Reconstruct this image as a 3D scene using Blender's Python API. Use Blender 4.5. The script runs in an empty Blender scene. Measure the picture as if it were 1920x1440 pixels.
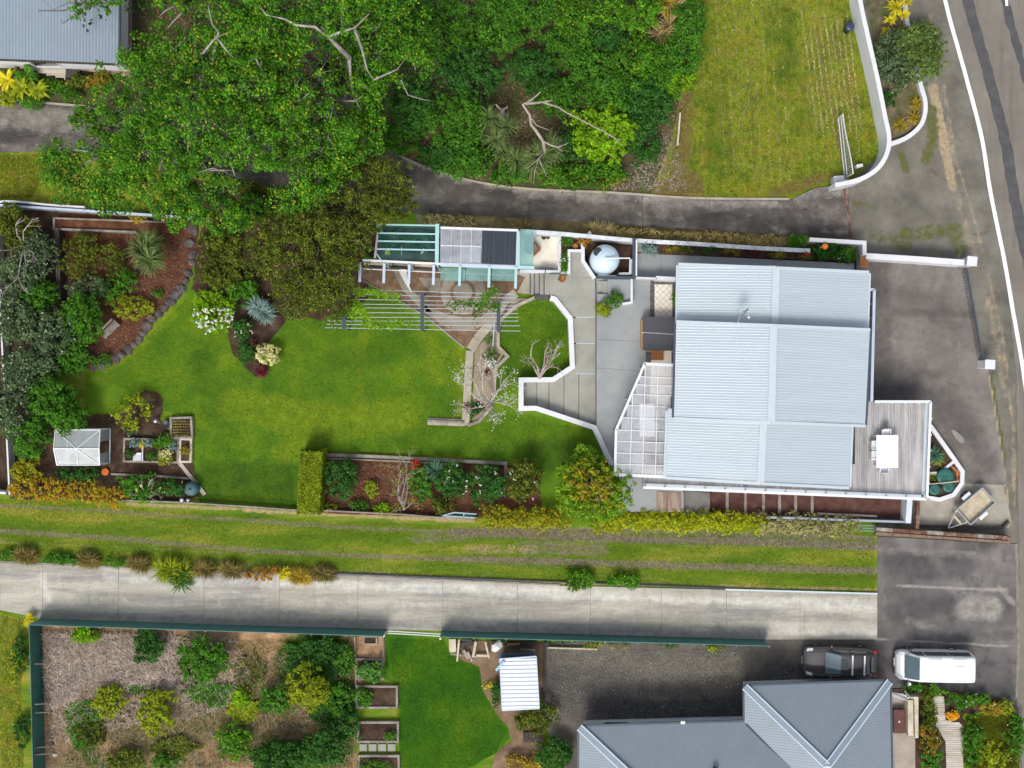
import bpy, bmesh, math, random
import numpy as np
from mathutils import Vector, Matrix
from mathutils.geometry import tessellate_polygon

# ------------------------------------------------------------------ camera, light, exposure
scene = bpy.context.scene
C = scene.collection
H = 70.0                       # camera height in metres
PX = 30.0                      # photograph pixels per metre on the ground
cam_data = bpy.data.cameras.new('camera')
cam = bpy.data.objects.new('camera', cam_data)
C.objects.link(cam)
cam.location = (0, 0, H)
cam.rotation_euler = (0, 0, 0)
cam_data.sensor_width = 36.0
cam_data.lens = 36.0 * H / 64.0
cam_data.clip_start = 1.0
cam_data.clip_end = 2000.0
scene.camera = cam

SUN_EL, SUN_AZ = math.radians(56), math.radians(198)     # azimuth clockwise from image-up (+Y)
world = bpy.data.worlds.new("World")
scene.world = world
world.use_nodes = True
wn = world.node_tree
wn.nodes.clear()
wo = wn.nodes.new('ShaderNodeOutputWorld')
bg = wn.nodes.new('ShaderNodeBackground')
sky = wn.nodes.new('ShaderNodeTexSky')
sky.sky_type = 'NISHITA'
sky.sun_disc = False
sky.sun_elevation = SUN_EL
sky.sun_rotation = SUN_AZ
sky.air_density = 1.0
sky.dust_density = 3.5
sky.ozone_density = 0.8
bg.inputs['Strength'].default_value = 0.15
hs = wn.nodes.new('ShaderNodeHueSaturation')      # thin cloud takes most of the blue out of the sky
hs.inputs['Saturation'].default_value = 0.50
wn.links.new(sky.outputs[0], hs.inputs['Color'])
wn.links.new(hs.outputs[0], bg.inputs[0])
wn.links.new(bg.outputs[0], wo.inputs[0])
sd = bpy.data.lights.new('sun', 'SUN')
sd.energy = 1.5
sd.angle = math.radians(18)
sd.color = (1.0, 0.96, 0.90)
sun = bpy.data.objects.new('sun', sd)
C.objects.link(sun)
sdir = Vector((math.sin(SUN_AZ) * math.cos(SUN_EL), math.cos(SUN_AZ) * math.cos(SUN_EL), math.sin(SUN_EL)))
sun.rotation_euler = sdir.to_track_quat('Z', 'Y').to_euler()
sun.location = sdir * 60
scene.view_settings.view_transform = 'Standard'
scene.view_settings.look = 'None'
scene.view_settings.exposure = 0.36
scene.view_settings.gamma = 1.0
scene.view_settings.use_curve_mapping = False
scene.render.engine = 'CYCLES'
scene.cycles.max_bounces = 6
scene.cycles.transparent_max_bounces = 12

random.seed(7)
RNG = np.random.default_rng(11)
R = random.random
def U(a, b): return random.uniform(a, b)

# ------------------------------------------------------------------ coordinates and helpers
def P(px, py, z=0.0):
    s = (H - z) / H / PX
    return Vector(((px - 960) * s, (720 - py) * s, z))
def PL(pts, z=0.0): return [P(x, y, z) for x, y in pts]
def setp(o, label=None, cat=None, group=None, kind=None):
    if label: o['label'] = label
    if cat: o['category'] = cat
    if group: o['group'] = group
    if kind: o['kind'] = kind
    return o
def mesh_obj(name, verts, faces, mat=None, parent=None, smooth=False):
    me = bpy.data.meshes.new(name)
    me.from_pydata([tuple(v) for v in verts], [], faces)
    me.update()
    return link(name, me, mat, parent, smooth)
def link(name, me, mat=None, parent=None, smooth=False):
    o = bpy.data.objects.new(name, me)
    C.objects.link(o)
    if mat is not None and len(me.materials) == 0: me.materials.append(mat)
    if smooth and len(me.polygons): me.polygons.foreach_set('use_smooth', [True] * len(me.polygons))
    if parent is not None: adopt(o, parent)
    return o
WL = {}
def wloc(o):
    return WL.get(o.name, Vector((0, 0, 0)))
def adopt(o, parent):
    o.parent = parent
    o.matrix_parent_inverse = Matrix.Translation(-wloc(parent))
def root(name, label, cat, loc=(0, 0, 0), group=None, kind=None):
    o = bpy.data.objects.new(name, None)
    C.objects.link(o)
    o.location = loc
    o.empty_display_size = 0.3
    WL[o.name] = Vector(loc)
    return setp(o, label, cat, group, kind)

class MB:
    """collects shapes into ONE mesh"""
    def __init__(s): s.v = []; s.f = []
    def add(s, vs, fs):
        n = len(s.v); s.v += [tuple(v) for v in vs]; s.f += [tuple(i + n for i in f) for f in fs]; return s
    def box(s, c, size, rz=0.0, M=None):
        hx, hy, hz = size[0] / 2, size[1] / 2, size[2] / 2
        m = Matrix.Rotation(rz, 3, 'Z') if M is None else M
        c = Vector(c)
        vs = [c + m @ Vector((x * hx, y * hy, z * hz)) for z in (-1, 1) for x, y in ((-1, -1), (1, -1), (1, 1), (-1, 1))]
        return s.add(vs, [(3, 2, 1, 0), (4, 5, 6, 7), (0, 1, 5, 4), (1, 2, 6, 5), (2, 3, 7, 6), (3, 0, 4, 7)])
    def bar(s, a, b, w, h):
        a, b = Vector(a), Vector(b); d = b - a; L = d.length
        if L < 1e-6: return s
        x = d / L
        up = Vector((0, 0, 1)) if abs(x.z) < .95 else Vector((1, 0, 0))
        y = up.cross(x).normalized(); z = x.cross(y)
        m = Matrix((x, y, z)).transposed()
        return s.box((a + b) / 2, (L, w, h), M=m)
    def prism(s, pts, z0, z1):
        n = len(pts); vs = [(p[0], p[1], z0) for p in pts] + [(p[0], p[1], z1) for p in pts]
        area = sum(pts[i][0] * pts[(i + 1) % n][1] - pts[(i + 1) % n][0] * pts[i][1] for i in range(n))
        tris = tessellate_polygon([[Vector((p[0], p[1], 0)) for p in pts]])
        fs = []
        for t in tris:
            a, b, c = t
            cr = (pts[b][0] - pts[a][0]) * (pts[c][1] - pts[a][1]) - (pts[b][1] - pts[a][1]) * (pts[c][0] - pts[a][0])
            if cr < 0: a, c = c, a
            fs.append((a + n, b + n, c + n)); fs.append((c, b, a))
        for i in range(n):
            j = (i + 1) % n
            fs.append((i, j, j + n, i + n) if area > 0 else (j, i, i + n, j + n))
        return s.add(vs, fs)
    def tube(s, pts, rs, seg=6):
        pts = [Vector(p) for p in pts]
        if not hasattr(rs, '__len__'): rs = [rs] * len(pts)
        vs = []; fs = []
        for i, p in enumerate(pts):
            d = (pts[min(i + 1, len(pts) - 1)] - pts[max(i - 1, 0)])
            d = d.normalized() if d.length > 1e-9 else Vector((0, 0, 1))
            up = Vector((0, 0, 1)) if abs(d.z) < .9 else Vector((1, 0, 0))
            x = up.cross(d).normalized(); y = d.cross(x)
            for k in range(seg):
                a = 2 * math.pi * k / seg
                vs.append(p + (x * math.cos(a) + y * math.sin(a)) * rs[i])
        for i in range(len(pts) - 1):
            for k in range(seg):
                k2 = (k + 1) % seg
                fs.append((i * seg + k, i * seg + k2, (i + 1) * seg + k2, (i + 1) * seg + k))
        fs.append(tuple(range(seg))[::-1]); fs.append(tuple((len(pts) - 1) * seg + k for k in range(seg)))
        return s.add(vs, fs)
    def lathe(s, c, prof, seg=20):
        c = Vector(c); vs = []; fs = []
        for r, z in prof:
            for k in range(seg):
                a = 2 * math.pi * k / seg
                vs.append(c + Vector((r * math.cos(a), r * math.sin(a), z)))
        for i in range(len(prof) - 1):
            for k in range(seg):
                k2 = (k + 1) % seg
                fs.append((i * seg + k, i * seg + k2, (i + 1) * seg + k2, (i + 1) * seg + k))
        fs.append(tuple(range(seg))[::-1]); fs.append(tuple((len(prof) - 1) * seg + k for k in range(seg)))
        return s.add(vs, fs)
    def build(s, name, mat, parent=None, smooth=False, bevel=0.0):
        o = mesh_obj(name, s.v, s.f, mat, parent, smooth)
        if bevel > 0:
            m = o.modifiers.new('bevel', 'BEVEL'); m.width = bevel; m.segments = 2; m.limit_method = 'ANGLE'
        return o

def offset(pts, w, closed=False):
    """two mitred side lines of a polyline (2-D), half width w"""
    n = len(pts); L = []; Rr = []
    for i in range(n):
        p = Vector(pts[i][:2])
        a = Vector(pts[i - 1][:2]) if (i > 0 or closed) else None
        b = Vector(pts[(i + 1) % n][:2]) if (i < n - 1 or closed) else None
        d1 = (p - a).normalized() if a is not None else None
        d2 = (b - p).normalized() if b is not None else None
        if d1 is None: d1 = d2
        if d2 is None: d2 = d1
        n1 = Vector((-d1.y, d1.x)); n2 = Vector((-d2.y, d2.x))
        m = n1 + n2
        m = m.normalized() if m.length > 1e-6 else n1
        k = w / max(0.35, m.dot(n1))
        L.append(p + m * k); Rr.append(p - m * k)
    return L, Rr
def strip_solid(mb, pts, w, z0, z1, closed=False):
    """a wall of rectangular section along a world-space polyline; z0, z1 numbers"""
    L, Rr = offset(pts, w / 2, closed)
    n = len(pts); m = n if closed else n - 1
    vs = []
    for i in range(n):
        vs += [(L[i].x, L[i].y, z0), (Rr[i].x, Rr[i].y, z0), (Rr[i].x, Rr[i].y, z1), (L[i].x, L[i].y, z1)]
    fs = []
    for i in range(m):
        a = i * 4; b = ((i + 1) % n) * 4
        for k in range(4):
            k2 = (k + 1) % 4
            fs.append((a + k, a + k2, b + k2, b + k))
    if not closed: fs += [(0, 3, 2, 1), ((n - 1) * 4, (n - 1) * 4 + 1, (n - 1) * 4 + 2, (n - 1) * 4 + 3)]
    mb.add(vs, fs); return mb
def smooth_line(pts, n=6):
    out = []
    P4 = [pts[0]] + list(pts) + [pts[-1]]
    for i in range(1, len(P4) - 2):
        p0, p1, p2, p3 = [np.array(P4[j], float) for j in (i - 1, i, i + 1, i + 2)]
        for k in range(n):
            t = k / n
            out.append(tuple(.5 * ((2 * p1) + (-p0 + p2) * t + (2 * p0 - 5 * p1 + 4 * p2 - p3) * t * t + (-p0 + 3 * p1 - 3 * p2 + p3) * t ** 3)))
    out.append(tuple(pts[-1]))
    return out

ZL = [0.0]
def jag(pts, amp, step):
    """subdivide a closed world polygon and displace it"""
    out = []
    n = len(pts)
    for i in range(n):
        a, b = Vector(pts[i][:2]), Vector(pts[(i + 1) % n][:2])
        L = (b - a).length; k = max(1, int(L / step))
        for j in range(k):
            p = a.lerp(b, j / k)
            if j or True:
                p = p + Vector((U(-1, 1), U(-1, 1))) * amp
            out.append(p)
    return out
def sheet(name, pts, mat, z=None, amp=0.0, step=0.25, kind='structure', parent=None, world=False):
    if z is None:
        ZL[0] += 0.0025; z = ZL[0]
    w = [Vector(p[:2]) for p in pts] if world else [P(x, y, z).xy for x, y in pts]
    if amp > 0: w = jag(w, amp, step)
    tris = tessellate_polygon([[Vector((p.x, p.y, 0)) for p in w]])
    fs = []
    for a, b, c in tris:
        cr = (w[b].x - w[a].x) * (w[c].y - w[a].y) - (w[b].y - w[a].y) * (w[c].x - w[a].x)
        fs.append((a, b, c) if cr > 0 else (c, b, a))
    o = mesh_obj(name, [(p.x, p.y, z) for p in w], fs, mat, parent)
    if kind: o['kind'] = kind
    return o
def in_poly(X, Y, poly):
    ins = np.zeros(len(X), bool); n = len(poly); j = n - 1
    for i in range(n):
        xi, yi = poly[i][:2]; xj, yj = poly[j][:2]
        c = ((yi > Y) != (yj > Y)) & (X < (xj - xi) * (Y - yi) / (yj - yi + 1e-12) + xi)
        ins ^= c; j = i
    return ins
def fast_mesh(name, V, nper, mat, parent=None):
    """V (n*nper,3); every nper verts one polygon"""
    V = np.asarray(V, np.float32).reshape(-1, 3); nf = len(V) // nper
    me = bpy.data.meshes.new(name)
    me.vertices.add(len(V)); me.vertices.foreach_set('co', V.ravel())
    me.loops.add(nf * nper); me.loops.foreach_set('vertex_index', np.arange(nf * nper, dtype=np.int32))
    me.polygons.add(nf)
    me.polygons.foreach_set('loop_start', np.arange(0, nf * nper, nper, dtype=np.int32))
    me.polygons.foreach_set('loop_total', np.full(nf, nper, dtype=np.int32))
    me.update(calc_edges=True)
    return link(name, me, mat, parent)
def rand_pts(poly, n):
    A = np.array([p[:2] for p in poly]); lo, hi = A.min(0), A.max(0)
    X = np.zeros(0); Y = np.zeros(0)
    for _ in range(12):
        x = RNG.uniform(lo[0], hi[0], n * 2); y = RNG.uniform(lo[1], hi[1], n * 2)
        k = in_poly(x, y, A); X = np.r_[X, x[k]]; Y = np.r_[Y, y[k]]
        if len(X) >= n: break
    return X[:n], Y[:n]
def chips(name, label, polypx, n, l, w, mat, z=0.0, lift=0.05, tilt=0.35, cat=None, amp=None, parent=None, kind='stuff'):
    """flat flakes (bark, straw, gravel) lying on the ground"""
    poly = PL(polypx, z)
    X, Y = rand_pts(poly, n); n = len(X)
    a = RNG.uniform(0, 2 * math.pi, n); L = l * RNG.uniform(.5, 1.5, n) / 2; W = w * RNG.uniform(.5, 1.4, n) / 2
    dx, dy = np.cos(a), np.sin(a); dz = RNG.uniform(-tilt, tilt, n); dz2 = RNG.uniform(-tilt, tilt, n)
    c = np.c_[X, Y, z + .01 + RNG.uniform(0, lift, n) + np.abs(dz) * L]
    u = np.c_[dx * L, dy * L, dz * L]; v = np.c_[-dy * W, dx * W, dz2 * W]
    V = np.stack([c - u - v, c + u - v, c + u + v, c - u + v], 1)
    o = fast_mesh(name, V, 4, mat, parent)
    return setp(o, label, cat, None, kind)
def blades(name, label, polypx, n, hgt, wid, mat, z=0.0, cat='grass', parent=None):
    poly = PL(polypx, z)
    X, Y = rand_pts(poly, n); n = len(X)
    a = RNG.uniform(0, 2 * math.pi, n); hh = hgt * RNG.uniform(.4, 1.3, n); w = wid * RNG.uniform(.6, 1.3, n) / 2
    lean = hh * RNG.uniform(.5, 1.6, n); b = RNG.uniform(0, 2 * math.pi, n)
    base = np.c_[X, Y, np.full(n, z)]
    s = np.c_[np.cos(a) * w, np.sin(a) * w, np.zeros(n)]
    tip = base + np.c_[np.cos(b) * lean, np.sin(b) * lean, hh]
    o = fast_mesh(name, np.stack([base - s, base + s, tip], 1), 3, mat, parent)
    return setp(o, label, cat, None, 'stuff')

def stroke_mask(X, Y, strokes, ch):
    M = np.zeros(len(X))
    for c, pts, w, s in strokes:
        if c != ch: continue
        W = PL(pts if len(pts) > 1 else [pts[0], (pts[0][0] + .1, pts[0][1])]); D = np.full(len(X), 1e9)
        for p, q in zip(W, W[1:]):
            dx, dy = q.x - p.x, q.y - p.y; L2 = dx * dx + dy * dy + 1e-9
            t = np.clip(((X - p.x) * dx + (Y - p.y) * dy) / L2, 0, 1)
            D = np.minimum(D, np.hypot(X - p.x - t * dx, Y - p.y - t * dy))
        k = np.clip(1.5 - D / (w / PX), 0, 1); M = np.maximum(M, s * k * k * (3 - 2 * k))
    return M
def masksheet(name, pts, mat, strokes, cell=.25, z=None, amp=0.0, step=.25, kind='structure', parent=None):
    """a ground sheet cut into cells that carry wear masks, painted shade included"""
    if z is None:
        ZL[0] += 0.0025; z = ZL[0]
    w = [P(x, y, z).xy for x, y in pts]
    if amp > 0: w = jag(w, amp, step)
    bm = bmesh.new(); vv = [bm.verts.new((p.x, p.y, z)) for p in w]
    for tri in tessellate_polygon([[Vector((p.x, p.y, 0)) for p in w]]): bm.faces.new([vv[i] for i in tri])
    xs = [p.x for p in w]; ys = [p.y for p in w]
    for ax, lo, hi in ((0, min(xs), max(xs)), (1, min(ys), max(ys))):
        lo = max(lo, -36); hi = min(hi, 36); q = lo + cell
        while q < hi:
            co = (q, 0, 0) if ax == 0 else (0, q, 0); no = (1, 0, 0) if ax == 0 else (0, 1, 0)
            bmesh.ops.bisect_plane(bm, geom=bm.verts[:] + bm.edges[:] + bm.faces[:], plane_co=co, plane_no=no); q += cell
    bm.normal_update()
    for f in bm.faces:
        if f.normal.z < 0: f.normal_flip()
    me = bpy.data.meshes.new(name); bm.to_mesh(me); bm.free()
    mask_attr(me, strokes)
    o = link(name, me, mat, parent)
    if kind: o['kind'] = kind
    return o
def mask_attr(me, strokes):
    co = np.zeros(len(me.vertices) * 3, np.float32); me.vertices.foreach_get('co', co); co = co.reshape(-1, 3)
    for ch in ('wear_shade', 'wear_shade2'):
        at = me.attributes.new(ch, 'FLOAT', 'POINT'); at.data.foreach_set('value', stroke_mask(co[:, 0], co[:, 1], strokes, ch).astype(np.float32))
def wearrect(name, x0, y0, x1, y1, cell, mat, strokes, z):
    a, b = P(x0, y1, z), P(x1, y0, z); nx, ny = int((b.x - a.x) / cell), int((b.y - a.y) / cell)
    X, Y = np.meshgrid(np.linspace(a.x, b.x, nx + 1), np.linspace(a.y, b.y, ny + 1))
    V = np.c_[X.ravel(), Y.ravel(), np.full(X.size, z)]
    i = (np.arange(ny)[:, None] * (nx + 1) + np.arange(nx)[None]).ravel()
    me = bpy.data.meshes.new(name); me.vertices.add(len(V)); me.vertices.foreach_set('co', V.astype(np.float32).ravel())
    idx = np.stack([i, i + 1, i + nx + 2, i + nx + 1], 1).astype(np.int32).ravel(); nf = len(i)
    me.loops.add(nf * 4); me.loops.foreach_set('vertex_index', idx); me.polygons.add(nf)
    me.polygons.foreach_set('loop_start', np.arange(0, nf * 4, 4, dtype=np.int32)); me.polygons.foreach_set('loop_total', np.full(nf, 4, dtype=np.int32))
    me.update(calc_edges=True); mask_attr(me, strokes)
    return setp(link(name, me, mat), kind='structure')

# ------------------------------------------------------------------ materials
MATS = {}
def nt(name):
    m = bpy.data.materials.new(name); m.use_nodes = True
    t = m.node_tree; b = t.nodes.get('Principled BSDF')
    return m, t, b
def ramp(t, fac, stops, interp='LINEAR'):
    r = t.nodes.new('ShaderNodeValToRGB'); r.color_ramp.interpolation = interp
    while len(r.color_ramp.elements) < len(stops): r.color_ramp.elements.new(.5)
    for e, (p, c) in zip(r.color_ramp.elements, stops):
        e.position = p; e.color = (c[0], c[1], c[2], 1)
    t.links.new(fac, r.inputs[0]); return r.outputs[0]
def noise(t, scale, detail=4, rough=.6, vec=None, stretch=None, loc=(0, 0, 0), dist=0.0, rot=0.0):
    tc = t.nodes.new('ShaderNodeTexCoord')
    mp = t.nodes.new('ShaderNodeMapping')
    t.links.new(tc.outputs['Object'], mp.inputs[0])
    if stretch: mp.inputs['Scale'].default_value = stretch
    mp.inputs['Location'].default_value = loc
    mp.inputs['Rotation'].default_value = (0, 0, rot)
    n = t.nodes.new('ShaderNodeTexNoise')
    n.inputs['Scale'].default_value = scale; n.inputs['Detail'].default_value = detail
    n.inputs['Roughness'].default_value = rough; n.inputs['Distortion'].default_value = dist
    t.links.new(mp.outputs[0], n.inputs['Vector'])
    return n.outputs['Fac']
def mixc(t, fac, a, b, mode='MIX'):
    m = t.nodes.new('ShaderNodeMix'); m.data_type = 'RGBA'; m.blend_type = mode
    for sock, val in ((m.inputs[0], fac), (m.inputs[6], a), (m.inputs[7], b)):
        if hasattr(val, 'is_output') or hasattr(val, 'links'): t.links.new(val, sock)
        elif hasattr(val, '__len__'): sock.default_value = (*val[:3], 1)
        else: sock.default_value = val
    return m.outputs[2]
def mth(t, op, a, b=0.0, clamp=False):
    m = t.nodes.new('ShaderNodeMath'); m.operation = op; m.use_clamp = clamp
    for s, v in ((m.inputs[0], a), (m.inputs[1], b)):
        if hasattr(v, 'links'): t.links.new(v, s)
        else: s.default_value = v
    return m.outputs[0]
def bump(t, b, h, strength=.4, dist=.05):
    n = t.nodes.new('ShaderNodeBump'); n.inputs['Strength'].default_value = strength; n.inputs['Distance'].default_value = dist
    t.links.new(h, n.inputs['Height']); t.links.new(n.outputs[0], b.inputs['Normal'])
def surf(name, stops, scale=1.0, fine=20.0, finec=.35, rough=.85, bmp=.4, bdist=.02, stretch=None, detail=6, patches=None, metal=0.0, spec=None, loc=(0, 0, 0), fstretch=None, rot=0.0, wear_shade=None):
    """ground and wall material: broad noise ramp, fine speckle, optional list of patches (scale, lo, hi, colour, amount, stretch)"""
    m, t, b = nt(name)
    col = ramp(t, noise(t, scale, detail, .62, stretch=stretch, loc=loc, rot=rot), stops)
    for k, p in enumerate(patches or []):
        ps, lo, hi, pc, amt = p[:5]; st = p[5] if len(p) > 5 else None; rt = p[6] if len(p) > 6 else 0.0
        f = noise(t, ps, 5, .65, stretch=st, loc=(13.1 * (k + 1), 7.7 * (k + 1), 3), rot=rt)
        f = ramp(t, f, [(lo, (0, 0, 0)), (hi, (amt, amt, amt))])
        col = mixc(t, f, col, pc)
    for att, wc, ws, wk in (wear_shade or []):      # worn, overgrown or painted-shade patches: where the mesh says so, with ragged edges
        at = t.nodes.new('ShaderNodeAttribute'); at.attribute_name = att
        nz = mth(t, 'MULTIPLY', mth(t, 'SUBTRACT', noise(t, ws, 6, .7, loc=(3, 9, 1)), .5), 1.5)
        f = mth(t, 'ADD', mth(t, 'MULTIPLY', mth(t, 'SUBTRACT', mth(t, 'ADD', at.outputs['Fac'], nz), .5), wk), .5, True)
        f = mth(t, 'MULTIPLY', f, mth(t, 'MULTIPLY', at.outputs['Fac'], 4.0, True))
        wcol = ramp(t, noise(t, ws * 2.3, 4, .6), [(.3, tuple(c * .72 for c in wc)), (.7, tuple(c * 1.25 for c in wc))])
        col = mixc(t, f, col, wcol)
    fn = noise(t, fine, 3, .7, loc=(5, 5, 5), stretch=fstretch)
    f2 = ramp(t, fn, [(.25, (1 - finec,) * 3), (.75, (1 + finec,) * 3)])
    col = mixc(t, 1.0, col, f2, 'MULTIPLY')
    t.links.new(col, b.inputs['Base Color'])
    b.inputs['Roughness'].default_value = rough; b.inputs['Metallic'].default_value = metal
    b.inputs['Specular IOR Level'].default_value = spec if spec is not None else (.12 if any(q in name for q in ('grass', 'soil', 'mulch', 'ground', 'bark')) else .35)
    if bmp: bump(t, b, fn, bmp, bdist)
    MATS[name] = m; return m
def island(t):
    g = t.nodes.new('ShaderNodeNewGeometry'); return g.outputs['Random Per Island']
def leafmat(name, stops, vscale=1.3, vamt=.45, trans=.25, rough=.6, k=1.0, spec=.15):
    m, t, b = nt(name)
    stops = [(p, tuple(min(1, c * k) for c in col)) for p, col in stops]
    col = ramp(t, island(t), stops)
    f = ramp(t, noise(t, vscale, 3, .6), [(.3, (1 - vamt,) * 3), (.7, (1 + vamt * .7,) * 3)])
    col = mixc(t, 1.0, col, f, 'MULTIPLY')
    t.links.new(col, b.inputs['Base Color']); b.inputs['Roughness'].default_value = rough
    b.inputs['Specular IOR Level'].default_value = spec
    if trans > 0:
        tr = t.nodes.new('ShaderNodeBsdfTranslucent'); mx = t.nodes.new('ShaderNodeMixShader'); mx.inputs[0].default_value = trans
        out = t.nodes.get('Material Output')
        tc = mixc(t, 1.0, col, (1.3, 1.25, .6), 'MULTIPLY')
        t.links.new(tc, tr.inputs['Color'])
        t.links.new(b.outputs[0], mx.inputs[1]); t.links.new(tr.outputs[0], mx.inputs[2]); t.links.new(mx.outputs[0], out.inputs['Surface'])
    MATS[name] = m; return m
def plain(name, c, rough=.5, metal=0.0, var=.12, vs=3.0, coat=0.0, bmp=0.0, stretch=None, fine=None):
    m, t, b = nt(name)
    f = ramp(t, noise(t, vs, 5, .65, stretch=stretch), [(.25, (1 - var,) * 3), (.75, (1 + var,) * 3)])
    col = mixc(t, 1.0, c, f, 'MULTIPLY')
    t.links.new(col, b.inputs['Base Color'])
    b.inputs['Roughness'].default_value = rough; b.inputs['Metallic'].default_value = metal
    b.inputs['Coat Weight'].default_value = coat; b.inputs['Coat Roughness'].default_value = .08
    if bmp: bump(t, b, noise(t, fine or 25, 4), bmp, .01)
    MATS[name] = m; return m
def glassy(name, tint, alpha, rough=.08, body=(.5, .6, .6), ribs=None):
    """thin pane: tinted see-through mixed with a glossy coat"""
    m, t, b = nt(name)
    b.inputs['Base Color'].default_value = (*body, 1); b.inputs['Roughness'].default_value = rough
    b.inputs['Specular IOR Level'].default_value = .8
    tr = t.nodes.new('ShaderNodeBsdfTransparent'); tr.inputs[0].default_value = (*tint, 1)
    mx = t.nodes.new('ShaderNodeMixShader')
    f = mth(t, 'ADD', mth(t, 'MULTIPLY', noise(t, 1.6, 4), .35), alpha - .17, True)
    t.links.new(f, mx.inputs[0])
    out = t.nodes.get('Material Output')
    t.links.new(tr.outputs[0], mx.inputs[1]); t.links.new(b.outputs[0], mx.inputs[2]); t.links.new(mx.outputs[0], out.inputs['Surface'])
    MATS[name] = m; return m

def g(v): return (v, v, v)
lawn = surf('lawn_grass', [(.3, (0.046, 0.120, 0.008)), (.5, (0.080, 0.171, 0.009)), (.7, (0.142, 0.223, 0.010))], scale=.35, fine=18, finec=.30, bmp=.5, bdist=.03,
            patches=[(1.1, .5, .75, (.17, .24, .012), .5), (2.2, .55, .8, (.035, .11, .008), .5)], wear_shade=[('wear_shade', (.19, .25, .012), .9, 1.2), ('wear_shade2', (.035, .085, .007), .9, 1.2)])
lawn_y = surf('dry_lawn_grass', [(.3, (0.096, 0.170, 0.008)), (.5, (0.163, 0.240, 0.011)), (.72, (0.259, 0.272, 0.015))], scale=.35, fine=12, finec=.5, bmp=.7, bdist=.03,
            patches=[(4.2, .45, .62, (.30, .25, .04), .6, (1.4, .8, 1)), (3.1, .48, .62, (.045, .10, .008), .65), (.8, .5, .7, (.05, .11, .008), .8), (.9, .52, .68, (.27, .20, .02), .65), (2.6, .50, .66, (.24, .20, .05), .55, (2.6, .25, 1), .08), (1.5, .56, .70, (.07, .10, .015), .6, (3.4, .22, 1), .08), (3.5, .58, .70, (.35, .30, .16), .5, (1.6, .35, 1), .08)], wear_shade=[('wear_shade', (.17, .13, .045), 1.6, 2.2), ('wear_shade2', (.035, .095, .008), 1.0, 1.5)])
lawn_v = surf('vivid_lawn_grass', [(.3, (0.023, 0.092, 0.007)), (.5, (0.043, 0.130, 0.005)), (.72, (0.093, 0.176, 0.007))], scale=.4, fine=20, finec=.25, bmp=.5)
lane_g = surf('lane_grass', [(.3, (0.062, 0.132, 0.008)), (.5, (0.117, 0.193, 0.012)), (.72, (0.289, 0.273, 0.038))], scale=.5, fine=16, finec=.35, stretch=(.35, 1.6, 1), bmp=.6,
            patches=[(1.5, .58, .75, (.30, .25, .11), .6, (.4, 1.6, 1))], wear_shade=[('wear_shade', (.215, .180, .125), 2.2, 1.5), ('wear_shade2', (.36, .28, .14), 2.5, 2.5)])
rough_g = surf('rough_ground', [(.3, (.045, .05, .020)), (.5, (.085, .075, .035)), (.7, (.14, .11, .06))], scale=.8, fine=18, finec=.4, bmp=.7,
            patches=[(.5, .5, .65, (.045, .09, .012), .8)])
soil = surf('garden_soil', [(.3, (.030, .018, .012)), (.5, (.065, .040, .027)), (.72, (.12, .08, .055))], scale=1.2, fine=22, finec=.45, bmp=.8, bdist=.04)
barkm = surf('bark_mulch_ground', [(.3, (.070, .030, .018)), (.55, (.14, .058, .032)), (.75, (.24, .115, .06))], scale=1.5, fine=25, finec=.5, bmp=.9, bdist=.04)
straw_g = surf('dry_straw_ground', [(.3, (0.203, 0.113, 0.058)), (.5, (0.373, 0.226, 0.121)), (.72, (0.609, 0.399, 0.242))], scale=.9, fine=14, finec=.5, bmp=.9, bdist=.05,
            patches=[(.35, .5, .62, (.13, .10, .05), .9), (.42, .56, .7, (.05, .075, .015), .75)], wear_shade=[('wear_shade', (.060, .100, .014), 1.3, 2.0), ('wear_shade2', (.21, .145, .075), 1.1, 1.6)])
asph = surf('road_asphalt', [(.3, (0.143, 0.131, 0.109)), (.5, (0.180, 0.164, 0.139)), (.7, (0.217, 0.199, 0.167))], scale=.35, fine=45, finec=.28, rough=.9, bmp=.4, bdist=.01,
            patches=[(.6, .5, .75, (.10, .092, .08), .6, (3.4, .22, 1), -.22)])
tar = surf('road_tar_seal', [(.3, (.058, .056, .06)), (.6, (.085, .082, .085)), (.8, (.12, .11, .10))], scale=2.0, fine=40, finec=.35, rough=.7, bmp=.4)
shoulder = surf('shoulder_asphalt', [(.3, (0.101, 0.095, 0.080)), (.5, (0.154, 0.144, 0.119)), (.72, (0.216, 0.199, 0.163))], scale=.5, fine=38, finec=.32, rough=.9,
            patches=[(.9, .56, .72, (.055, .05, .045), .6), (1.6, .62, .78, (.10, .12, .02), .55)], wear_shade=[('wear_shade', (.33, .26, .165), 1.7, 2.4), ('wear_shade2', (.10, .105, .03), 2.4, 2.6)])
sand = surf('sandy_gravel', [(.3, (.20, .16, .11)), (.5, (.33, .27, .185)), (.72, (.45, .38, .27))], scale=1.2, fine=30, finec=.3)
forec = surf('forecourt_asphalt', [(.3, (0.094, 0.084, 0.077)), (.5, (0.159, 0.140, 0.127)), (.72, (0.270, 0.241, 0.219))], scale=.28, fine=42, finec=.28, rough=.85,
            patches=[(.7, .55, .75, (.06, .054, .05), .7), (.5, .55, .72, (.27, .25, .23), .5, (.6, 1.3, 1)), (5, .68, .8, (.30, .28, .26), .4)], wear_shade=[('wear_shade', (.20, .182, .168), .9, 1.0), ('wear_shade2', (.075, .070, .066), .9, 1.1)])
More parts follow.
